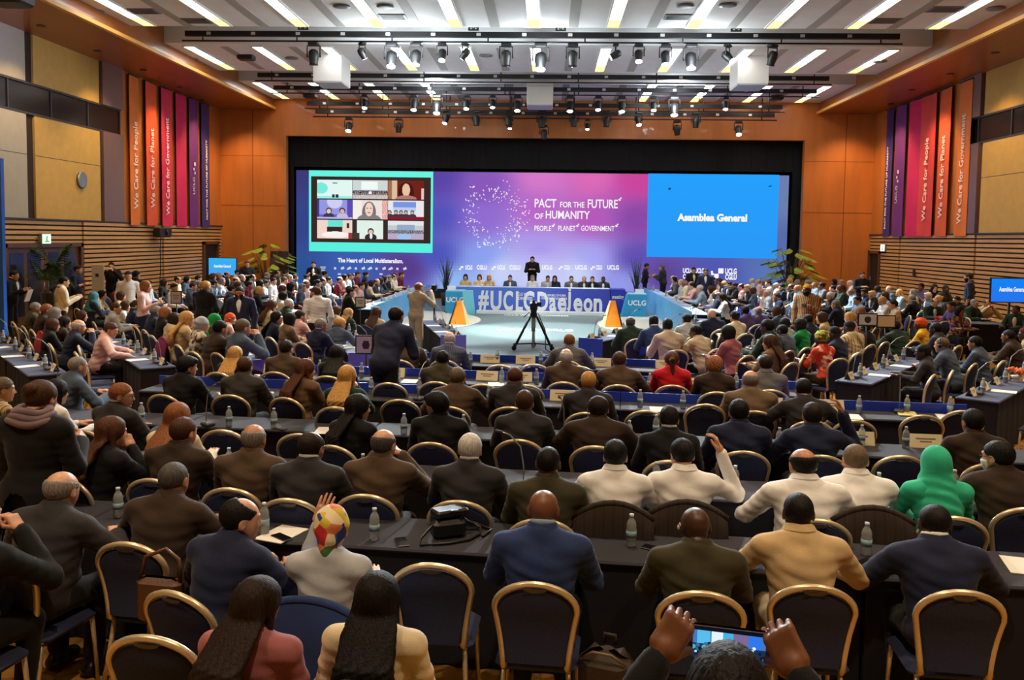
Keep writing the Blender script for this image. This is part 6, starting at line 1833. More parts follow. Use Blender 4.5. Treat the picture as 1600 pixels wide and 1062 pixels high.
seat(1576, 515, 'bald person in a brown coat', 'east block near aisle', facing=-45, pose='wide', skin_='brown', hair='buzz', hc='black', top='darkbrown', w=1.06)
seat(1600, 512, 'person in a maroon cap and khaki jacket', 'at the east frame edge', facing=-50, pose='lean', skin_='dark', hair='kufi', hc='maroon', top='sand')
seat(1262, 491, 'person in a navy blazer', 'east block, behind the green dress', facing=W45, pose='lean', skin_='brown', hair='buzz', hc='black', top='navy')
seat(1250, 497, 'person in a bright green dress', 'east block', facing=W45, pose='flean', skin_='dark', hair='bob', hc='black', top='grassgreen', kind='shirt')
seat(1225, 496, 'black-haired person in a pale shawl', 'east block', facing=W45, pose='flean', skin_='brown', hair='bob', hc='black', top='lightgrey', kind='shirt')
seat(1201, 498, 'person with black hair in dark green', 'east block', facing=W45, pose='lean', skin_='dark', hair='short', hc='black', top='darkgreen')
seat(1213, 478, 'person with straight brown hair in denim', 'east block', facing=W45, pose='flean', skin_='light', hair='bob', hc='brown', top='slate', kind='shirt')
seat(1284, 487, 'person with brown bob in a tan blouse', 'east block', facing=-60, pose='flean', skin_='light', hair='bob', hc='brown', top='beige', kind='shirt', yaw=-15)
seat(1306, 468, 'grey-haired person in a navy suit', 'east block, below the brown robe', facing=-50, pose='lean', skin_='light', hair='short', hc='grey', top='navy', w=1.05)
seat(1343, 480, 'person with auburn hair in maroon', 'beside the grey board', facing=-50, pose='flean', skin_='light', hair='long', hc='red', top='maroon', kind='shirt')
seat(1327, 487, 'person with pale hair in pink', 'east block, beside the auburn-haired person', facing=-50, pose='flean', skin_='pale', hair='bob', hc='blond', top='pink', kind='shirt')
seat(1340, 462, 'dark-haired person in a pale blue shirt', 'east block, far side', facing=-90, pose='lean', skin_='tan', hair='short', hc='black', top='lightblue', kind='shirt', yaw=-10)
seat(1378, 463, 'person with blond bob in a white blouse', 'behind the grey board', facing=-90, pose='flean', skin_='tan', hair='bob', hc='blond', top='white', kind='shirt')
seat(1396, 468, 'person with dark hair in a cream blouse', 'behind the beige board', facing=-80, pose='flean', skin_='light', hair='short', hc='dark', top='cream', kind='shirt')
seat(1425, 460, 'grey-haired person in a black suit', 'east block, seen from behind', facing=-40, pose='lean', skin_='light', hair='short', hc='grey', top='black', shirt=True)
seat(1460, 465, 'person facing the camera in a green jacket', 'at the east round table', facing=170, pose='lean', skin_='light', hair='receding', hc='brown', top='darkgreen', shirt=True)
seat(1487, 470, 'person in a purple shirt turned west', 'at the east round table', facing=-100, pose='lean', skin_='tan', hair='short', hc='dark', top='purple', kind='shirt')
seat(1500, 478, 'person in a purple print dress with yellow collar', 'at the east round table', facing=160, pose='flean', skin_='brown', hair='bob', hc='black', topmat=patterned('purple_print', [(90, 60, 110), (60, 50, 90), (150, 90, 140), (200, 170, 80)], 20), kind='shirt')
seat(1523, 467, 'bald person in a green jacket', 'behind the pale blue chair', facing=150, pose='lean', skin_='pale', hair='buzz', hc='grey', top='darkgreen')
seat(1543, 467, 'person in a cream jacket with hands at the mouth', 'at the black side table', facing=180, pose='clasp', skin_='tan', hair='receding', hc='black', top='beige')
seat(1588, 477, 'person in a black suit with a lanyard', 'at the black side table', facing=-130, pose='lean', skin_='dark', hair='buzz', hc='black', top='darkgreen', shirt='cream')
seat(1440, 442, 'person in a purple jacket', 'by the east slatted wall', facing=-120, pose='flean', skin_='brown', hair='short', hc='black', top='purple', kind='suit')
seat(1460, 441, 'person with long black hair in black', 'by the east slatted wall', facing=180, pose='flean', skin_='light', hair='long', hc='black', top='black', kind='suit')
seat(1477, 440, 'person in a dark grey jacket', 'by the east slatted wall', facing=160, pose='lean', skin_='dark', hair='buzz', hc='black', top='charcoal')
seat(1495, 462, 'person with dark glasses in black', 'by the east slatted wall', facing=-110, pose='lean', skin_='tan', hair='short', hc='black', top='black', extra=('glasses',))

# ================================================================== WEST MID BLOCK
E45 = 48
seat(122, 557, 'grey-haired person in a slate blue suit', 'west aisle', facing=40, pose='wide', skin_='light', hair='buzz', hc='grey', top='slate', w=1.14, belly=.03)
seat(4, 588, 'person in a striped beige top', 'at the west frame edge', facing=30, pose='flean', skin_='light', hair='short', hc='greybrown', topmat=striped('beige_stripe', [(206, 180, 130), (120, 96, 66), (214, 190, 140), (110, 86, 60)], 9, 0), kind='shirt', yaw=20)
seat(88, 592, 'person with long black hair in a white top', 'behind the long black coat', facing=30, pose='flean', skin_='light', hair='long', hc='black', top='white', kind='shirt')
seat(176, 503, 'person leaning in a pale pink coat', 'reaching over the west table', facing=62, pose='spread', skin_='light', hair='short', hc='chestnut', top='pink', kind='suit', pitch=18, yaw=20)
seat(123, 498, 'white-haired person in navy with raised hands', 'west block', facing=50, pose='clasp', skin_='light', hair='ring', hc='white', top='navy', w=1.08)
seat(56, 472, 'bald person in an olive suit', 'west block by the aisle', facing=E45, pose='lean', skin_='tan', hair='buzz', hc='grey', top='olive')
seat(73, 474, 'red-haired person facing the wall', 'west block', facing=E45, pose='lean', skin_='light', hair='short', hc='red', top='darkbrown')
seat(86, 480, 'grey-haired person in a denim jacket', 'west block', facing=E45, pose='flean', skin_='light', hair='bob', hc='grey', top='blue', kind='suit')
seat(84, 497, 'person with dark red hair in black', 'west block, beside the red coat', facing=E45, pose='flean', skin_='light', hair='bob', hc='chestnut', top='black', kind='suit')
seat(103, 493, 'person with long dark brown hair', 'west block, beside the red coat', facing=E45, pose='flean', skin_='light', hair='long', hc='dark', top='darkbrown', kind='suit')
seat(130, 485, 'brown-haired person in profile', 'west block, behind the white-haired person', facing=E45, pose='flean', skin_='light', hair='bob', hc='brown', top='black', kind='suit', yaw=20)
seat(214, 468, 'brown-haired person with white collar in a blue suit', 'west block', facing=60, pose='lean', skin_='light', hair='short', hc='brown', top='navy', shirt=True, yaw=15, w=1.05)
seat(181, 472, 'brown-haired person in a pale grey shirt', 'west block', facing=55, pose='lean', skin_='light', hair='short', hc='brown', top='lightgrey', kind='shirt', yaw=20)
seat(197, 470, 'person in a crisp white blouse', 'west block, beside the blue suit', facing=60, pose='flean', skin_='light', hair='bob', hc='brown', top='white', kind='shirt')
seat(147, 455, 'person in a teal headscarf and navy robe', 'west block', facing=40, pose='flean', skin_='light', hair='hijab', hc='teal', top='navy', kind='suit')
seat(160, 453, 'person with dark hair in a khaki jacket', 'west block, beside the teal headscarf', facing=80, pose='flean', skin_='light', hair='long', hc='black', top='sand', kind='suit')
seat(190, 455, 'brown-haired person in a beige cardigan', 'west block, behind the row', facing=70, pose='flean', skin_='light', hair='bob', hc='brown', top='beige', kind='shirt')
seat(245, 477, 'grey-haired person in dark navy', 'west block, second seat row', facing=E45, pose='lean', skin_='light', hair='short', hc='grey', top='navy')
seat(259, 479, 'person with auburn bob in black', 'west block, second seat row', facing=E45, pose='flean', skin_='light', hair='bob', hc='red', top='black', kind='suit', yaw=25)
seat(273, 488, 'dark-haired person in a beige jacket', 'west block, second seat row', facing=E45, pose='flean', skin_='light', hair='bob', hc='dark', top='beige', kind='suit', yaw=20)
seat(291, 486, 'person with long light brown hair in ochre', 'west block, second seat row', facing=E45, pose='flean', skin_='light', hair='longer', hc='blond', top='beige', kind='suit', yaw=15)
seat(315, 494, 'person in a flowered white scarf', 'west block, second seat row', facing=E45, pose='flean', skin_='light', hair='headscarf', hc='lightgrey', topmat=patterned('flower_print', [(226, 220, 210), (200, 170, 150), (90, 80, 76), (230, 226, 214)], 20), kind='shirt')
seat(336, 489, 'person in a bright green headscarf', 'west block, below the people standing', facing=E45, pose='flean', skin_='light', hair='hijab', hc='grassgreen', top='darkbrown', kind='suit')
seat(342, 500, 'dark-haired person in a brown coat', 'west block, beside the purple coat', facing=35, pose='wide', skin_='tan', hair='short', hc='black', top='darkbrown')
seat(377, 495, 'grey blond person in a slate suit clasping hands', 'west block', facing=40, pose='clasp', skin_='light', hair='short', hc='greybrown', top='slate', w=1.08)
seat(362, 488, 'person in an orange scarf and pink top', 'west block, before the standing bearded person', facing=60, pose='flean', skin_='light', hair='headscarf', hc='orange', top='pink', kind='shirt')
seat(369, 540, 'person with long golden hair', 'in the west fourth row corner', facing=15, pose='flean', skin_='light', hair='longer', hc='blond', top='darkgreen', kind='shirt')
seat(433, 486, 'person with dark hair looking east', 'in a navy jacket, west centre block', facing=60, pose='flean', skin_='light', hair='long', hc='black', top='navy', kind='suit', yaw=35)
seat(453, 488, 'person with black bob seen from behind', 'west centre block', facing=45, pose='flean', skin_='light', hair='bob', hc='black', top='taupe', kind='shirt')
seat(470, 484, 'person in a pink shirt with braces', 'west centre block', facing=40, pose='lean', skin_='light', hair='short', hc='dark', top='pink', kind='shirt', yaw=15, w=1.1)
seat(502, 497, 'grey-haired person with glasses in a blue suit', 'west centre block', facing=35, pose='lean', skin_='tan', hair='short', hc='grey', top='navy', shirt=True, yaw=20, extra=('glasses',))
seat(532, 495, 'sandy-haired person in a navy suit', 'west centre block', facing=25, pose='wide', skin_='light', hair='short', hc='blond', top='slate', yaw=20, w=1.1)
seat(546, 481, 'person with blond waves and yellow scarf', 'west centre block', facing=40, pose='flean', skin_='light', hair='wavy', hc='blond', top='darkgreen', kind='suit')
seat(527, 477, 'person with dark auburn hair', 'west centre block, beside the blond waves', facing=40, pose='flean', skin_='light', hair='bob', hc='chestnut', top='sand', kind='shirt')
seat(589, 479, 'person with long brown hair in a nude top', 'west centre block', facing=25, pose='flean', skin_='light', hair='longer', hc='brown', top='beige', kind='shirt')
o = person(620, 478, 20, 'standing person in a navy suit bent over the west front table', pose='stand_bend', skin_='tan', hair='short', hc='black', top='navy', w=1.12, h=1.09)
seat(452, 466, 'blond person in a dark jacket', 'west centre block', facing=55, pose='lean', skin_='light', hair='short', hc='white', top='darkgreen', kind='suit')
seat(425, 468, 'person with auburn hair in a cream cardigan', 'west centre block', facing=55, pose='flean', skin_='light', hair='long', hc='chestnut', top='cream', kind='shirt')
seat(443, 455, 'person with dark bob in a pale blouse', 'west centre block', facing=60, pose='flean', skin_='light', hair='bob', hc='black', top='white', kind='shirt')
seat(405, 447, 'blond person in a black dress', 'west centre block', facing=70, pose='flean', skin_='light', hair='bob', hc='blond', top='black', kind='suit')
seat(548, 449, 'black-haired person in a black suit in profile', 'at the tilted music stand', facing=70, pose='lean', skin_='light', hair='short', hc='dark', top='black')

# ================================================================== PEOPLE STANDING
person(22, 422, 85, 'person in a black suit holding papers at the west edge', pose='stand_hold', skin_='tan', hair='short', hc='black', top='black', shirt=True)
person(122, 414, 85, 'person in a dark polo shirt by the double doors', pose='stand_fold', skin_='light', hair='short', hc='black', top='navy', kind='tee')
person(100, 431, 50, 'person in a cream coat with a black rucksack', pose='stand_hold', skin_='light', hair='short', hc='black', top='cream', kind='suit')
person(174, 409, 160, 'photographer in black with camera gear by the slatted wall', pose='stand_camera', skin_='light', hair='short', hc='black', top='black')
person(200, 424, 150, 'person in a dark cap and white shirt beside the photographer', pose='stand', skin_='light', hair='kufi', hc='navy', top='white', kind='shirt')
person(213, 422, 20, 'person in a black suit seen from behind by the slatted wall', pose='stand', skin_='light', hair='short', hc='black', top='black')
person(228, 438, 80, 'blond person in an orange pink top holding a laptop', pose='fstand', skin_='light', hair='bob', hc='red', top='pink', kind='shirt', bottom='navy')
person(322, 438, 25, 'person in a black jacket with back turned', pose='stand_hold', skin_='light', hair='short', hc='blond', top='black', w=1.16, bottom='blue')
person(374, 447, 175, 'bearded person with glasses in an open navy suit', pose='stand', skin_='tan', hair='short', hc='dark', top='navy', shirt=True, extra=('beard', 'glasses'), pitch=12, w=1.06)
person(493, 447, -30, 'person in a white shirt standing with back turned', pose='stand', skin_='light', hair='short', hc='brown', top='white', kind='shirt', yaw=-40, w=1.05)
person(655, 440, 40, 'bald person in a beige suit behind a camera stand', pose='stand_camera', skin_='light', hair='ring', hc='red', top='sand', kind='suit', bottom='sand', w=1.08)
person(490, 408, 180, 'person in a black suit standing by the west stage corner', pose='stand_hold', skin_='light', hair='short', hc='black', top='black', shirt=True)
person(386, 408, 150, 'person in black with a red cap by the west plant', pose='stand_fold', skin_='tan', hair='kufi', hc='maroon', top='black')
q_ = on_y(832, 401, 33.5); STEP = (q_[0], 33.5)
b = MB(); b.box((0, 0, .13), (.9, .7, .26), bev=.01); tag(b.build('step_box', black_metal, None, (STEP[0], 33.5, 0)), 'low black step behind the head table', 'step')
person(832, 401, 180, 'person in a black suit standing on a step behind the head table', at=STEP, dz=.26, pose='stand_fold', skin_='light', hair='short', hc='black', top='black', kind='suit')
person(1011, 411, 100, 'camera operator in black with bare arms by the east lectern', pose='stand_hold', skin_='tan', hair='short', hc='dark', top='black', kind='tee')
person(1034, 413, -60, 'person in a black jacket standing beside the camera operator', pose='stand_hold', skin_='light', hair='short', hc='greybrown', top='charcoal')
person(1084, 417, 170, 'person in a black suit with lanyard before the stage logos', pose='stand', skin_='tan', hair='short', hc='black', top='black', shirt='cream')
person(1103, 419, 190, 'person in a navy suit with white shirt before the stage logos', pose='stand', skin_='tan', hair='short', hc='black', top='navy', shirt=True)
person(1261, 445, -140, 'person in a yellow cap and brown robe walking through the east block', pose='walk', skin_='dark', hair='kufi', hc='yellow', kind='robe', topmat=striped('brown_robe', [(150, 90, 46), (120, 70, 36), (170, 110, 60), (206, 180, 130)], 8, 0), extra=('beard',), w=1.1)
person(1514, 426, -60, 'person in a navy vest standing against the east slatted wall', pose='stand_hip', skin_='tan', hair='short', hc='dark', top='navy', kind='tee', extra=('beard',))
person(1348, 424, 180, 'person in black by the dark east door', pose='stand_fold', skin_='tan', hair='short', hc='black', top='black')
o = person(1140, 1003, 12, 'person in the aisle holding up a phone to film the stage', pose='stand_photo', skin_='brown', hair='short', hc='black', top='black', kind='shirt', h=1.09)
# the phone in both hands
wl_ = o.matrix_basis @ Vector(J_of('stand_photo')['wrl']); wr_ = o.matrix_basis @ Vector(J_of('stand_photo')['wrr'])
mid = (wl_+wr_)/2+Vector((.015, .06, .035))
t = tag(empty('mobile_phone', mid, -R(12)), 'smartphone held sideways, its bright screen filming the stage', 'phone')
b = MB(); b.box((0, 0, 0), (.186, .009, .090), bev=.004); b.build('phone_body', phone_edge, t)
def phone_paint(u, v):
    c = np.zeros((len(u), 3)); c[:] = (26, 50, 84)
    c[v > .88] = (14, 18, 30)
    top = (v > .46) & (v <= .88)
    c[top] = (70, 120, 190); c[top & (u > .06) & (u < .24)] = (90, 190, 235); c[top & (u > .26) & (u < .42)] = (226, 244, 255); c[top & (u >= .42) & (u < .56)] = (70, 180, 225); c[top & (u >= .56) & (u < .76)] = (126, 104, 150); c[top & (u >= .78) & (u < .95)] = (50, 120, 235)
    g = random.Random(21)
    for k in range(60):
        cu, cv, r = g.random(), g.uniform(.0, .5), g.uniform(.012, .035)
        c[((u-cu)/r)**2+((v-cv)/(r*2))**2 < 1] = g.choice([(90, 170, 190), (30, 40, 56), (170, 220, 240), (60, 110, 150), (236, 250, 255), (20, 26, 38)])
    return c
grid_screen('phone_screen', (-.088, -.0052, -.041), (.176, 0, 0), (0, 0, .082), 120, 56, phone_paint, emit_attr('phone_glow', 1.0), t)

# panel at the head table, all facing the hall
HT = [(727, 428, 'person with black hair in yellow', 'bob', 'black', 'beige', 1), (749, 426, 'person with brown hair in cream', 'bob', 'brown', 'cream', 1), (764, 427, 'fair-haired person in a pale jacket', 'bob', 'blond', 'beige', 1), (797, 427, 'person with dark hair in a grey suit', 'short', 'dark', 'slate', 0),
      (832, 431, 'person in a white shawl', 'bob', 'grey', 'white', 1), (856, 432, 'person in a pale grey jacket', 'short', 'black', 'lightgrey', 0), (867, 428, 'person with long black hair in navy', 'long', 'black', 'navy', 1), (893, 427, 'person in a light grey suit', 'short', 'black', 'greysuit', 0),
      (913, 432, 'grey-haired person in a dark suit', 'short', 'grey', 'charcoal', 0), (926, 428, 'person in a black suit and tie', 'short', 'dark', 'black', 0), (943, 433, 'person in a charcoal suit', 'buzz', 'black', 'charcoal', 0)]
for i, (px, py, core, hs, hc, top, fem) in enumerate(HT):
    x = on_y(px, py, 32.1)[0]
    person(px, py, 180, core+' seated at the head table', pose='fback' if fem else 'back', w=.93, skin_='dark' if i == 10 else 'light', hair=hs, hc=hc, top=top, shirt=not fem, at=(x, 32.25))
    chair(x, 32.25, 180, 'banquet chair of the '+core+' at the head table', None, True)
    sheet(x, 31.35, HT_H, 5*i, 'white paper on the head table before the '+core)
OBSTACLES = [(o.location.x, o.location.y, .95) for o in bpy.data.objects if o.parent is None and o.get('category') in ('plant', 'poster stand', 'screen', 'step', 'lectern') and o.location.z < .1 and o.name != 'led_wall']

# ================================================================== FAR BLOCKS BESIDE THE STAGE FLOOR
def far_block(side, rows, ys, facing, name):
    g = random.Random(11 if side < 0 else 12)
    for ri, x0 in enumerate(rows):
        k = 0
        rown = ORD[ri]
        n = int((ys[1]-ys[0]+1.0)/1.9)
        for j in range(n):                                # tables of this row, fronts towards the stage floor
            y = ys[1]+.5-(j+.5)*1.9
            xx = x0-side*.78
            if ri and any(rect_hit(xx+qx, y+qy, .12) or any((q_[0]-xx-qx)**2+(q_[1]-y-qy)**2 < .09 for q_ in PEOPLE) or any((q_[0]-xx-qx)**2+(q_[1]-y-qy)**2 < q_[2]**2 for q_ in OBSTACLES) for qx in (-.2, .2) for qy in (-.9, -.45, 0, .45, .9)): continue
            table(xx, y, 1.9, math.copysign(90, facing), '%s-fronted table, %s from the stage, %s row, %s block' % ('blue', nth(j), rown, name), 'tables of the %s block' % name, .48, tnavy if ri else mat('dais_top', srgb(150, 170, 205), .6), tskirt, .06, tblue if ri else mat('dais_front_cyan', srgb(96, 176, 236), .45, noise=.1, nscale=1))
        y = ys[1]-.3
        while y > ys[0]:
            yy = y+g.uniform(-.04, .04); xx = x0+g.uniform(-.08, .08)
            y -= g.uniform(.80, .88) if ri < 3 else g.uniform(.84, 1.0)
            if any((px_-xx)**2+(py_-yy)**2 < .36 for (px_, py_, *_r) in PEOPLE) or rect_hit(xx, yy, .2) or any((q_[0]-xx)**2+(q_[1]-yy)**2 < q_[2]**2 for q_ in OBSTACLES): continue
            if abs(xx) > 12.9 or yy > 35.6: continue
            fem = g.random() < .42
            if side < 0: top = g.choice(['white', 'black', 'black', 'charcoal', 'navy', 'lightgrey', 'pink', 'white', 'maroon', 'cream', 'slate'])
            else: top = g.choice(['white', 'lightgrey', 'white', 'greysuit', 'navy', 'black', 'pink', 'cream', 'lightblue', 'darkgreen', 'slate'])
            hc = g.choice(['black', 'black', 'dark', 'dark', 'brown', 'grey'] if side < 0 else ['black', 'dark', 'white', 'grey', 'brown', 'blond'])
            hs = g.choice(['bob', 'long', 'bob', 'bun'] if fem else ['short', 'short', 'side', 'receding', 'ring'])
            sk = g.choice(['light', 'light', 'pale', 'tan'] if side < 0 else ['light', 'pale', 'tan', 'brown'])
            kd = 'suit' if top in ('black', 'charcoal', 'navy', 'slate', 'greysuit', 'darkgreen') else 'shirt'
            hn = {'ring': 'bald', 'receding': 'balding'}.get(hs, hc+'-haired')
            fc = facing+g.uniform(-9, 9)
            where = '%s from the stage, %s row, %s block' % (nth(k), rown, name)
            lab = '%s person in %s, %s' % (hn, {'lightgrey': 'pale grey', 'lightblue': 'pale blue', 'greysuit': 'grey', 'darkgreen': 'dark green'}.get(top, top), where)
            person(0, 0, fc, lab, pose=g.choice(['flean', 'fback']) if fem else g.choice(['lean', 'back', 'back']), skin_=sk, hair=hs, hc=hc, top=top, kind=kd, at=(xx, yy), h=g.uniform(.96, 1.04), yaw=g.choice([-25, 0, 0, 25]), shirt=(kd == 'suit' and not fem))
            chair(xx, yy, fc, 'banquet chair, ' + where, None, True)
            ca, sa = math.cos(R(facing)), math.sin(R(facing))
            tx = x0-side*.72
            if not all(rect_hit(tx+qx, yy+qy, -.06) for qx in (-.1, .1) for qy in (-.24, .2)): k += 1; continue
            name_card(tx-side*.1, yy, .745, facing, 'white name card, ' + where, False, 'name cards of the %s block' % name)
            if k % 2 == 0: sheet(tx+side*.05, yy+.2, .742, g.uniform(60, 120), 'white paper at the seat ' + where)
            if k % 3 == 0 and ri < 3: bottle(tx-side*.05, yy-.22, .74, 'water bottle at the seat ' + where)
            k += 1
far_block(-1, [-5.7, -7.2, -8.8, -10.3, -11.8], (22.6, 33.6), 84, 'west stage')
far_block(1, [4.85, 6.4, 7.9, 9.4, 11.0], (22.6, 33.8), -84, 'east stage')

for (e, fa, lab) in FAN_SEATS:
    if not any((a[0]-e[0])**2+(a[1]-e[1])**2 < .25 for a in CHAIRS) and not any((a[0]-e[0])**2+(a[1]-e[1])**2 < .2 for a in PEOPLE): chair(e[0], e[1], fa, lab)

# ================================================================== EMPTY CHAIRS OF THE CENTRE BLOCK
EC = [(85, 852, 'first row, west of the brown handbag'), (207, 872, 'first row with the brown handbag'), (360, 869, 'first row, behind the navy jacket person'), (671, 877, 'first row, between the blue draped chair and the navy suit'), (237, 989, 'back row, before the person in mauve'),
      (1600, 940, 'first row at the east edge'), (8, 765, 'second row at the west edge'), (145, 752, 'second row, beside the charcoal suit'), (230, 752, 'second row, behind the wavy-haired person'), (362, 757, 'second row, beside the brown suit person'), (600, 771, 'second row, above the lone bottle'),
      (480, 768, 'second row, above the colourful headscarf'), (732, 778, 'second row, above the black handbag'), (1240, 797, 'second row, behind the bald person with wide elbows'), (1510, 798, 'second row, behind the green headscarf'), (1590, 797, 'second row at the east edge'),
      (348, 670, 'third row, beside the taupe suit'), (468, 676, 'third row, behind the taupe suit'), (560, 685, 'third row, behind the long black hair'), (686, 687, 'third row, behind the thick black hair'), (803, 697, 'third row, behind the dark grey suit'), (918, 698, 'third row, behind the wide brown suit'), (1030, 705, 'third row, behind the black-haired white collar'),
      (1170, 700, 'third row, behind the blue-grey suit'), (1297, 706, 'third row, behind the ear-touching person'), (1405, 710, 'third row, between two white shirts and green'), (1520, 708, 'third row, behind the mask'),
      (440, 627, 'fourth row, behind the chestnut hair'), (530, 629, 'fourth row, beside the black hair'), (625, 623, 'fourth row, in the clear middle'), (712, 633, 'fourth row, behind the plum suit'), (365, 625, 'fourth row, behind the checked suit'), (278, 620, 'fourth row, behind the black fringe'), (215, 613, 'fourth row, beside the auburn person'),
      (1100, 630, 'fourth row, in front of the camel suit'), (1010, 640, 'fourth row, beside the wide brown suit'), (908, 640, 'fourth row, behind the golden hair'), (1333, 655, 'fourth row, east of the touching hand'), (1440, 647, 'fourth row, before the yellow notebook'), (1505, 640, 'fourth row, behind the brown jacket'), (1200, 648, 'fourth row, behind the bowed person'), (1195, 690, 'third row, further east'),
      (430, 587, 'fifth row, beside the dark umber suit'), (513, 592, 'fifth row, behind the dark long hair'), (610, 597, 'fifth row, west of the green suit'), (675, 601, 'fifth row, behind the moss suit'), (752, 599, 'fifth row, in the middle'), (820, 600, 'fifth row, beside the slate suit'), (880, 603, 'fifth row, behind the bald person'), (975, 603, 'fifth row, behind the brown coat'), (1048, 606, 'fifth row, behind the red jacket'), (1128, 609, 'fifth row, behind the red blond hair'),
      (640, 563, 'sixth row, by the music stand'), (714, 566, 'sixth row, behind the striped blue-grey suit'), (782, 569, 'sixth row, west one of the middle pair'), (838, 568, 'sixth row, east one of the middle pair'), (905, 571, 'sixth row, behind the mauve grey suit'), (968, 571, 'sixth row, east end'),
      (971, 530, 'stage end, behind the forest green suit'), (1018, 527, 'stage end, behind the royal navy suit'), (1045, 524, 'stage end, behind the khaki jacket'), (1108, 517, 'stage end, behind the bald person')]
for (px, py, where) in EC:
    p = on_z(px, py, .925)
    cx, cy = p[0]+.28*math.sin(R(CB)), p[1]+.28*math.cos(R(CB))
    if any((c[0]-cx)**2+(c[1]-cy)**2 < .17 for c in CHAIRS): continue
    chair(cx, cy, CB+rnd.uniform(-4, 4), 'empty gold-framed banquet chair, '+where)

# ================================================================== THINGS ON THE CENTRE TABLES
def on_table(px, py, r):
    """the place on table row r nearest to the sight line through a pixel at table height."""
    p = on_z(px, py, .74)
    p[0] = min(max(p[0], ROWS[r][1]+.1), ROWS[r][2]-.1)
    lo, hi = row_y(r, p[0])+.06, row_y(r, p[0])+ROWS[r][3]-.06
    return p[0]+(min(max(p[1], lo), hi)-p[1])*p[0]/max(p[1], 1), min(max(p[1], lo), hi)
BOT = [(585, 843, 0, 'alone in the middle'), (986, 853, 0, 'behind the olive jacket'), (1353, 867, 0, 'beside the bald person leaning'), (413, 834, 0, 'beside the navy jacket person'), (904, 815, 0, 'beside the navy blue suit'), (185, 808, 0, 'before the charcoal suit'),
       (567, 762, 1, 'beside the clasped hands'), (1148, 768, 1, 'beside the raised hand'), (358, 757, 1, 'near the taupe suit'), (1025, 762, 1, 'between two white shirts'), (1372, 780, 1, 'before the white shirts'), (1490, 775, 1, 'beside the green headscarf'),
       (428, 672, 2, 'before the empty western seats'), (631, 680, 2, 'beside the thick black hair'), (724, 680, 2, 'east of the thick black hair'), (358, 668, 2, 'by the bent microphone'), (221, 660, 2, 'before the auburn person'), (1025, 676, 2, 'before the black-haired white collar'), (1217, 702, 2, 'beside the navy suit'), (1346, 697, 2, 'before an empty chair'), (1415, 700, 2, 'beside a big cream card'), (983, 690, 2, 'west of the black-haired white collar'),
       (580, 615, 3, 'beside the orange blond hair'), (764, 642, 3, 'beside the slate suit'), (1000, 636, 3, 'beside the golden hair'), (1067, 638, 3, 'in the clear middle'), (1342, 646, 3, 'beside the yellow notebook'), (1417, 643, 3, 'east of the yellow notebook'), (1510, 643, 3, 'near the east end'), (655, 612, 3, 'behind the plum suit'),
       (500, 585, 4, 'beside the chestnut hair'), (565, 590, 4, 'beside the long dark hair'), (622, 594, 4, 'before the cream card'), (784, 598, 4, 'middle'), (838, 600, 4, 'beside the bald person'), (1015, 607, 4, 'beside the red jacket'), (1150, 606, 4, 'beside the camel suit'), (917, 605, 4, 'behind the headset'), (1075, 607, 4, 'between the red and brown jackets'),
       (664, 580, 5, 'beside the striped blue-grey suit'), (777, 566, 5, 'behind a cream card'), (925, 572, 5, 'beside the mauve grey suit'), (735, 572, 5, 'east of the striped blue-grey suit'), (845, 570, 5, 'near the tripod')]
for (px, py, r, where) in BOT:
    x, y = on_table(px, py, r); bottle(x, y, .74, 'clear water bottle on the %s, %s' % (ROWN[r], where))
CARDS = [(242, 601, 3, 'west end'), (333, 603, 3, 'beside the checked suit'), (413, 571, 4, 'west end'), (604, 580, 4, 'behind the moss suit'), (762, 557, 5, 'west of the tripod'), (820, 558, 5, 'below the tripod'), (757, 585, 4, 'long one in the middle'), (812, 588, 4, 'behind the slate suit'), (880, 613, 3, 'behind the golden hair'), (943, 562, 5, 'beside the brown coat'), (1098, 594, 4, 'between the red and brown jackets'), (1218, 628, 3, 'behind the bowed person'), (1315, 630, 3, 'east of the bowed person'),
         (1018, 535, 5, 'by the tall blue board'), (1062, 530, 5, 'beside the khaki jacket'), (1137, 548, 5, 'east, on the blue front'), (1177, 545, 5, 'east, before the brown coat')]
for (px, py, r, where) in CARDS:
    p = on_z(px, py+6, .85)
    x = p[0]; y = row_y(r, x)+ROWS[r][3]-.07
    if r == 5 and not (-2.6 < x < 1.9): continue
    if r == 4 and not (-3.9 < x < 3.4): continue
    name_card(x, y, .74, CB+rnd.uniform(-6, 6), 'cream name board on the %s, %s' % (ROWN[r], where), True)
for (px, py, r, where) in [(1148, 690, 2, 'beside the black-haired white collar'), (1445, 690, 2, 'before the green headscarf'), (1340, 683, 2, 'before the empty chair')]:
    x, y = on_table(px, py, r); name_card(x, y, .74, CB, 'large cream card on the %s, %s' % (ROWN[r], where), True)
for i, (px, py, r, where) in enumerate([(440, 835, 0, 'under the colourful headscarf hand'), (510, 680, 2, 'beside the empty seats'), (1330, 652, 3, 'near the yellow notebook'), (1480, 652, 3, 'east end'), (1013, 700, 2, 'west of the black-haired white collar'), (900, 790, 1, 'between the olive jacket and white shirt'), (1600, 885, 0, 'at the east edge'), (880, 607, 4, 'behind the headset'), (775, 610, 4, 'beside the slate suit'), (355, 627, 3, 'beside the checked suit'), (640, 606, 4, 'behind the plum suit'), (1030, 640, 3, 'middle'), (300, 620, 3, 'beside the black fringe')]):
    x, y = on_table(px, py, r); sheet(x, y, .742, -CB+rnd.uniform(-25, 25), 'white paper on the %s, %s' % (ROWN[r], where))
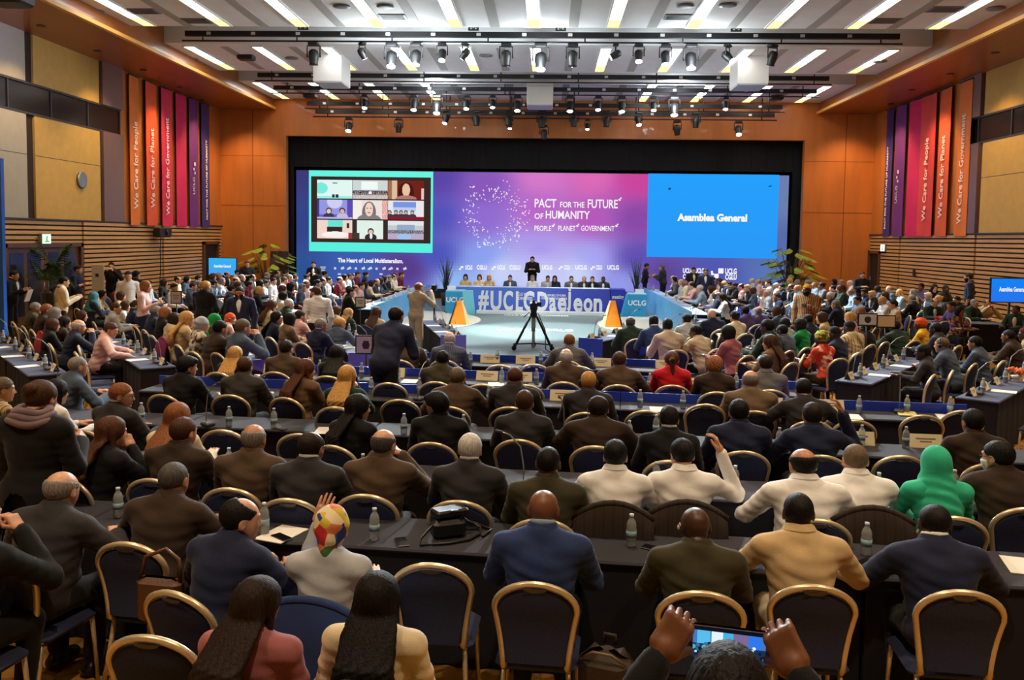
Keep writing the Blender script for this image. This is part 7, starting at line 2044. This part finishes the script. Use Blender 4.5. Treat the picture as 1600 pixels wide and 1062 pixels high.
for i, (px, py, r, rot, where) in enumerate([(628, 848, 0, 20, 'beside the black handbag'), (440, 842, 0, 50, 'beside the paper'), (1352, 880, 0, -50, 'under the bottle beside the leaning person'), (553, 772, 1, 70, 'beside the white-collared person'), (1022, 858, 0, 60, 'beside the olive jacket'), (438, 675, 2, 60, 'beside the western bottle')]):
    x, y = on_table(px, py, r); phone(x, y, .742, rot, 'dark mobile phone on the %s, %s' % (ROWN[r], where))
for (px, py, r, fa, where) in [(812, 783, 1, 60, 'behind the white-haired person'), (655, 625, 3, 200, 'in the clear middle'), (880, 690, 2, 10, 'beside the wide brown suit'), (1118, 632, 4, 5, 'behind the red blond hair'), (325, 665, 2, -60, 'before the reddish blond hair'), (1405, 640, 3, 20, 'on the yellow notebook'), (970, 590, 4, 0, 'behind the brown coat'), (90, 640, 2, -40, 'beside the black coat')]:
    x, y = on_table(px, py, r); table_mic(x, y, .74, CB+fa, 'bent gooseneck microphone on the %s, %s' % (ROWN[r], where))
x, y = on_table(1410, 640, 3)
b = MB(); b.box((0, 0, .008), (.2, .26, .016), bev=.004); tag(b.build('notebook', mat('notebook_yellow', srgb(224, 212, 130), .7), None, (x+.02, y-.08, .74), (0, 0, R(-15))), 'pale yellow notebook on the fourth table row', 'notebook')

# black handbag with its strap on the first table
x, y = on_table(700, 838, 0)
t = tag(empty('handbag', (x, y, .74), R(24)), 'small black handbag with a coiled strap on the first table row', 'bag')
bag_black = mat('bag_leather', srgb(26, 24, 24), .35, bump=.2, bscale=90)
b = MB(); b.box((0, 0, .06), (.22, .12, .12), bev=.025); b.build('body', bag_black, t)
b = MB(); P = [(-.11, -.065, .115), (.11, -.065, .115), (.11, .06, .135), (-.11, .06, .135), (-.11, -.075, .05), (.11, -.075, .05)]; b.box((0.02, .03, .155), (.23, .13, .05), bev=.012, rz=.15); b.build('flap', bag_black, t)
b = MB(); b.tube([(-.1, -.02, .1), (-.2, -.06, .03), (-.22, -.12, .012), (-.05, -.15, .012), (.1, -.13, .012), (.2, -.05, .012), (.24, .05, .02), (.11, .04, .1)], .009, 8); b.tube([(.1, .0, .1), (.26, .08, .02), (.3, 0, .012), (.2, -.1, .012)], .009, 8); b.build('strap', bag_black, t)
b = MB(); b.box((.03, -.04, .183), (.05, .02, .004)); b.build('clasp', steel, t)

# bag and coats on chairs, backpack on the floor
def draped(px, py, nm, lab, mt, cat, w=.5, drop=.42, facing=CB, near=None):
    """A coat hung over a chair back; px, py = its top. It hangs on the chair standing there."""
    p = on_z(px, py, .94)
    best = min(CHAIRS, key=lambda c: (c[0]+.0-p[0])**2+(c[1]-.28-p[1])**2)
    a = -R(facing); b = MB(); n = 16; m_ = 10; P = []
    for s_, off in ((1, 0), (-1, -.02)):
        for i in range(n+1):
            th = (i/n-.5)*2
            for j in range(m_+1):
                v = j/m_; zz = .945-drop*v-(.10*th*th*(1-v))-.015*math.sin(th*9)*v
                fold = .012*math.sin(th*13+2*v)*v
                P.append((th*w/2*(1+.06*v), -.315-.02-off*s_-.03*v+fold+.03*(1-v)**6, zz))
    F = []
    st = (n+1)*(m_+1)
    for i in range(n):
        for j in range(m_):
            q = i*(m_+1)+j; f_ = (q, q+m_+1, q+m_+2, q+1); F += [f_, tuple(st+k for k in f_[::-1])]
    b.add(P, F, 0, True)
    o = b.build(nm, mt, None, (best[0], best[1], 0), (0, 0, a))
    b2 = MB(); b2.tube([(x_, -.30+.0*x_, .955-.10*(x_*2/w)**2) for x_ in np.linspace(-w/2, w/2, 9)], .022, 8); b2.build('collar', mt, o)
    return tag(o, lab, cat)
draped(507, 880, 'draped_jacket', 'navy blue jacket draped over the chair of the colourful headscarf', cloth('blue'), 'jacket', .60, .62)
for (px, py, lab) in ((970, 783, 'dark brown coat over the chair behind the plain white shirt'), (1093, 785, 'dark brown coat over the chair behind the raised hand'), (1373, 798, 'dark brown coat over the chair of the cropped grey-brown person')):
    draped(px, py, 'draped_coat', lab, striped('coat_brown_streak', [(44, 32, 26), (58, 42, 32), (50, 38, 30)], 5, 0), 'coat', .52, .4)
draped(606, 513, 'draped_jacket', 'dark navy jacket over the chair beside the bending person', cloth('navy'), 'jacket', .5, .5, 30)
draped(92, 518, 'draped_coat', 'crimson coat hanging over a chair in the west block', cloth('red'), 'coat', .42, .55, 45)
draped(312, 532, 'draped_coat', 'purple magenta coat hanging over a chair in the west block', mat('coat_magenta', srgb(126, 36, 90), .85, bump=.2, bscale=60), 'coat', .46, .55, 45)
p = on_z(262, 885, .82)
t = tag(empty('shoulder_bag', (p[0]-.02, p[1]-.05, .52), R(-8)), 'brown leather bag hanging on a chair in the first row', 'bag')
brown_l = mat('bag_brown', srgb(92, 58, 36), .45, bump=.2, bscale=80)
b = MB(); b.box((0, 0, .13), (.27, .09, .26), bev=.03); b.build('body', brown_l, t)
b = MB(); b.tube([(-.12, 0, .24), (-.1, .02, .36), (.02, .03, .41), (.1, .02, .36), (.12, 0, .24)], .011, 8); b.build('strap', brown_l, t)
p = np.array([.35, 4.42, 0])
t = tag(empty('backpack', (p[0], p[1]+.05, 0), R(-20)), 'dark olive backpack standing on the floor between two first row chairs', 'bag')
olive_n = mat('backpack_nylon', srgb(58, 46, 34), .7, bump=.2, bscale=120)
b = MB(); b.box((0, 0, .26), (.3, .2, .52), bev=.07); b.build('body', olive_n, t)
b = MB(); b.box((0, -.12, .19), (.24, .07, .26), bev=.03); b.build('front_pocket', olive_n, t)
b = MB(); b.tube([(-.12, -.06, .47), (-.05, -.1, .53), (.05, -.1, .53), (.12, -.06, .47)], .008, 6); b.build('zip', mat('zip_grey', srgb(120, 100, 80), .5), t)
b = MB(); b.tube([(-.03, .05, .52), (-.03, .05, .57), (.03, .05, .57), (.03, .05, .52)], .01, 6); b.build('carry_loop', olive_n, t)

# ================================================================== NOTICE STANDS, RUCKSACK, GEAR
board_grey = mat('board_grey', srgb(206, 196, 196), .6); board_frame = mat('board_frame', srgb(40, 34, 36), .5); board_ink = mat('board_ink', srgb(52, 44, 46), .7)
def notice(px, pyt, pyb, wpx, Y, lab, faced, emblem='lines', tilt=0):
    a = on_y(px, pyt, Y); c = on_y(px, pyb, Y)
    w, h_ = wpx*Y/FPX, a[2]-c[2]
    t = tag(empty('notice_stand', (a[0], Y, 0), R(tilt)), lab, 'sign stand', 'notice stands')
    zc = (a[2]+c[2])/2
    b = MB(); b.box((0, .012, zc), (w+.05, .02, h_+.05), bev=.005); b.build('frame', board_frame, t)
    b = MB(); b.box((0, -.004, zc), (w, .014, h_)); pn = b.build('panel', faced, t)
    b = MB()
    if emblem == 'lines':
        for k in range(3): b.box((0, -.0125, zc+h_*.2-k*h_*.16), (w*(.7-.1*k), .003, h_*.05))
    elif emblem == 'figure':
        b.lathe([(w*.2, -.0125), (w*.2, -.0125+.002)], (0, 0, zc), 18, axis='y'); b.box((0, -.0125, zc), (w*.3, .003, h_*.5))
    b.build('print', board_ink, pn)
    if c[2] > .15:
        b = MB(); b.cyl((0, .03, .02), (0, .03, zc), .014, n=8); b.build('pole', board_frame, t)
        b = MB(); b.lathe([(0, 0), (.16, .0), (.15, .02), (0, .03)], (0, .03, 0), 16); b.build('base', board_frame, t)
notice(275, 456, 473, 15, 18.6, 'small grey notice on a stand in the west block', board_grey)
notice(572, 526, 551, 30, 13.2, 'grey notice with a dark emblem on a stand before the bending person', board_grey, 'figure')
notice(563, 465, 479, 13, 21.0, 'white tilted music stand beside the west dais end', paper, 'lines', 12)
notice(1356, 491, 507, 26, 15.2, 'grey board with a dark square emblem in the east block', board_grey, 'figure')
notice(1385, 494, 510, 25, 15.6, 'beige board beside the grey one in the east block', mat('board_beige', srgb(206, 176, 136), .7), 'none')
a = on_y(153, 414, 25.0)
t = tag(empty('flip_chart', (a[0], 25.0, 0)), 'tall pale notice panel beside the double doors', 'notice panel')
b = MB(); b.box((0, 0, a[2]/2), (.36, .04, a[2])); b.build('panel', mat('panel_beige', srgb(196, 186, 166), .6), t)
b = MB(); b.box((-.02, -.022, a[2]-.3), (.1, .004, .1)); b.build('print', board_ink, t)
# camera stand of the beige-suited person
p = on_z(678, 530, 0); k = p[1]/FPX
t = tag(empty('camera_stand', (p[0], p[1], 0)), 'black camera stand before the person in a beige suit', 'camera tripod')
b = MB(); b.cyl((0, 0, .2), (0, 0, 1.25), .022); b.build('pole', black_metal, t)
for ang in (30, 150, 270):
    b = MB(); b.tube([(0, 0, .35), (.42*math.cos(R(ang)), .42*math.sin(R(ang)), .02)], .02, 6); b.build('leg', black_metal, t)
b = MB(); b.box((0, 0, 1.36), (.13, .28, .16), bev=.02); cb = b.build('camera_body', black_metal, t)
b = MB(); b.cyl((0, .14, 1.36), (0, .26, 1.36), .05); b.build('lens', lens_off, cb)
# papers of the person at the west edge, laptop, rucksack
for (o_, nm, lab, cat, sz, off, mt) in ((next(o for o in bpy.data.objects if o.get('label', '').startswith('person in a black suit holding papers')), 'paper_folder', 'white papers in the hands of the black-suited person at the west edge', 'papers', (.24, .02, .3), (0, .40, 1.12), paper),
                                        (next(o for o in bpy.data.objects if o.get('label', '').startswith('blond person in an orange')), 'laptop', 'pale laptop held by the blond person in orange pink', 'laptop', (.32, .02, .22), (0, .40, 1.14), mat('laptop_grey', srgb(200, 186, 190), .4))):
    b = MB(); b.box((0, 0, 0), sz, bev=.004)
    ob = b.build(nm, mt, None, o_.matrix_basis @ Vector(off), (R(-20), 0, o_.rotation_euler.z)); tag(ob, lab, cat)
    b = MB(); b.box((0, -sz[1]/2-.002, .0), (sz[0]*.9, .003, sz[2]*.88)); b.build('front_face', mt, ob)
o_ = next(o for o in bpy.data.objects if o.get('label', '').startswith('person in a cream coat'))
t = tag(empty('rucksack', o_.matrix_basis @ Vector((0, -.27, 1.0)), o_.rotation_euler.z), 'black rucksack on the back of the person in a cream coat', 'bag')
b = MB(); b.box((0, 0, .2), (.32, .2, .46), bev=.07); b.build('body', bag_black, t)
b = MB()
for s_ in (-1, 1): b.tube([(s_*.1, .08, .40), (s_*.11, .16, .50), (s_*.12, .33, .46), (s_*.13, .36, .25), (s_*.13, .2, .02)], .018, 6)
b.build('shoulder_strap', bag_black, t)
b = MB(); b.lathe([(0, 0), (.05, 0), (.11, .06), (.10, .06), (0, .05)], n=16); o = b.build('flower_bowl', mat('bowl_red', srgb(150, 40, 30), .4), None, (q2[0], q2[1], .74)); tag(o, 'bowl of red flowers on the dark east table', 'flower bowl')
b = MB(); g = random.Random(5)
for k in range(16): b.ball((g.uniform(-.08, .08), g.uniform(-.08, .08), .08+g.uniform(0, .05)), .03, 5)
b.build('flower', mat('flower_red', srgb(220, 50, 40), .6), o)
p = on_z(1590, 592, .76)
b = MB(); g = random.Random(6)
b.lathe([(0, 0), (.06, 0), (.09, .07), (0, .06)], n=14); o = b.build('flower_bowl', pot_white, None, (p[0], p[1], .74)); tag(o, 'bowl of orange flowers on the outer east table line', 'flower bowl')
b = MB()
for k in range(14): b.ball((g.uniform(-.1, .1), g.uniform(-.1, .1), .1+g.uniform(0, .06)), .035, 5)
b.build('flower', mat('flower_orange', srgb(226, 110, 50), .6), o)
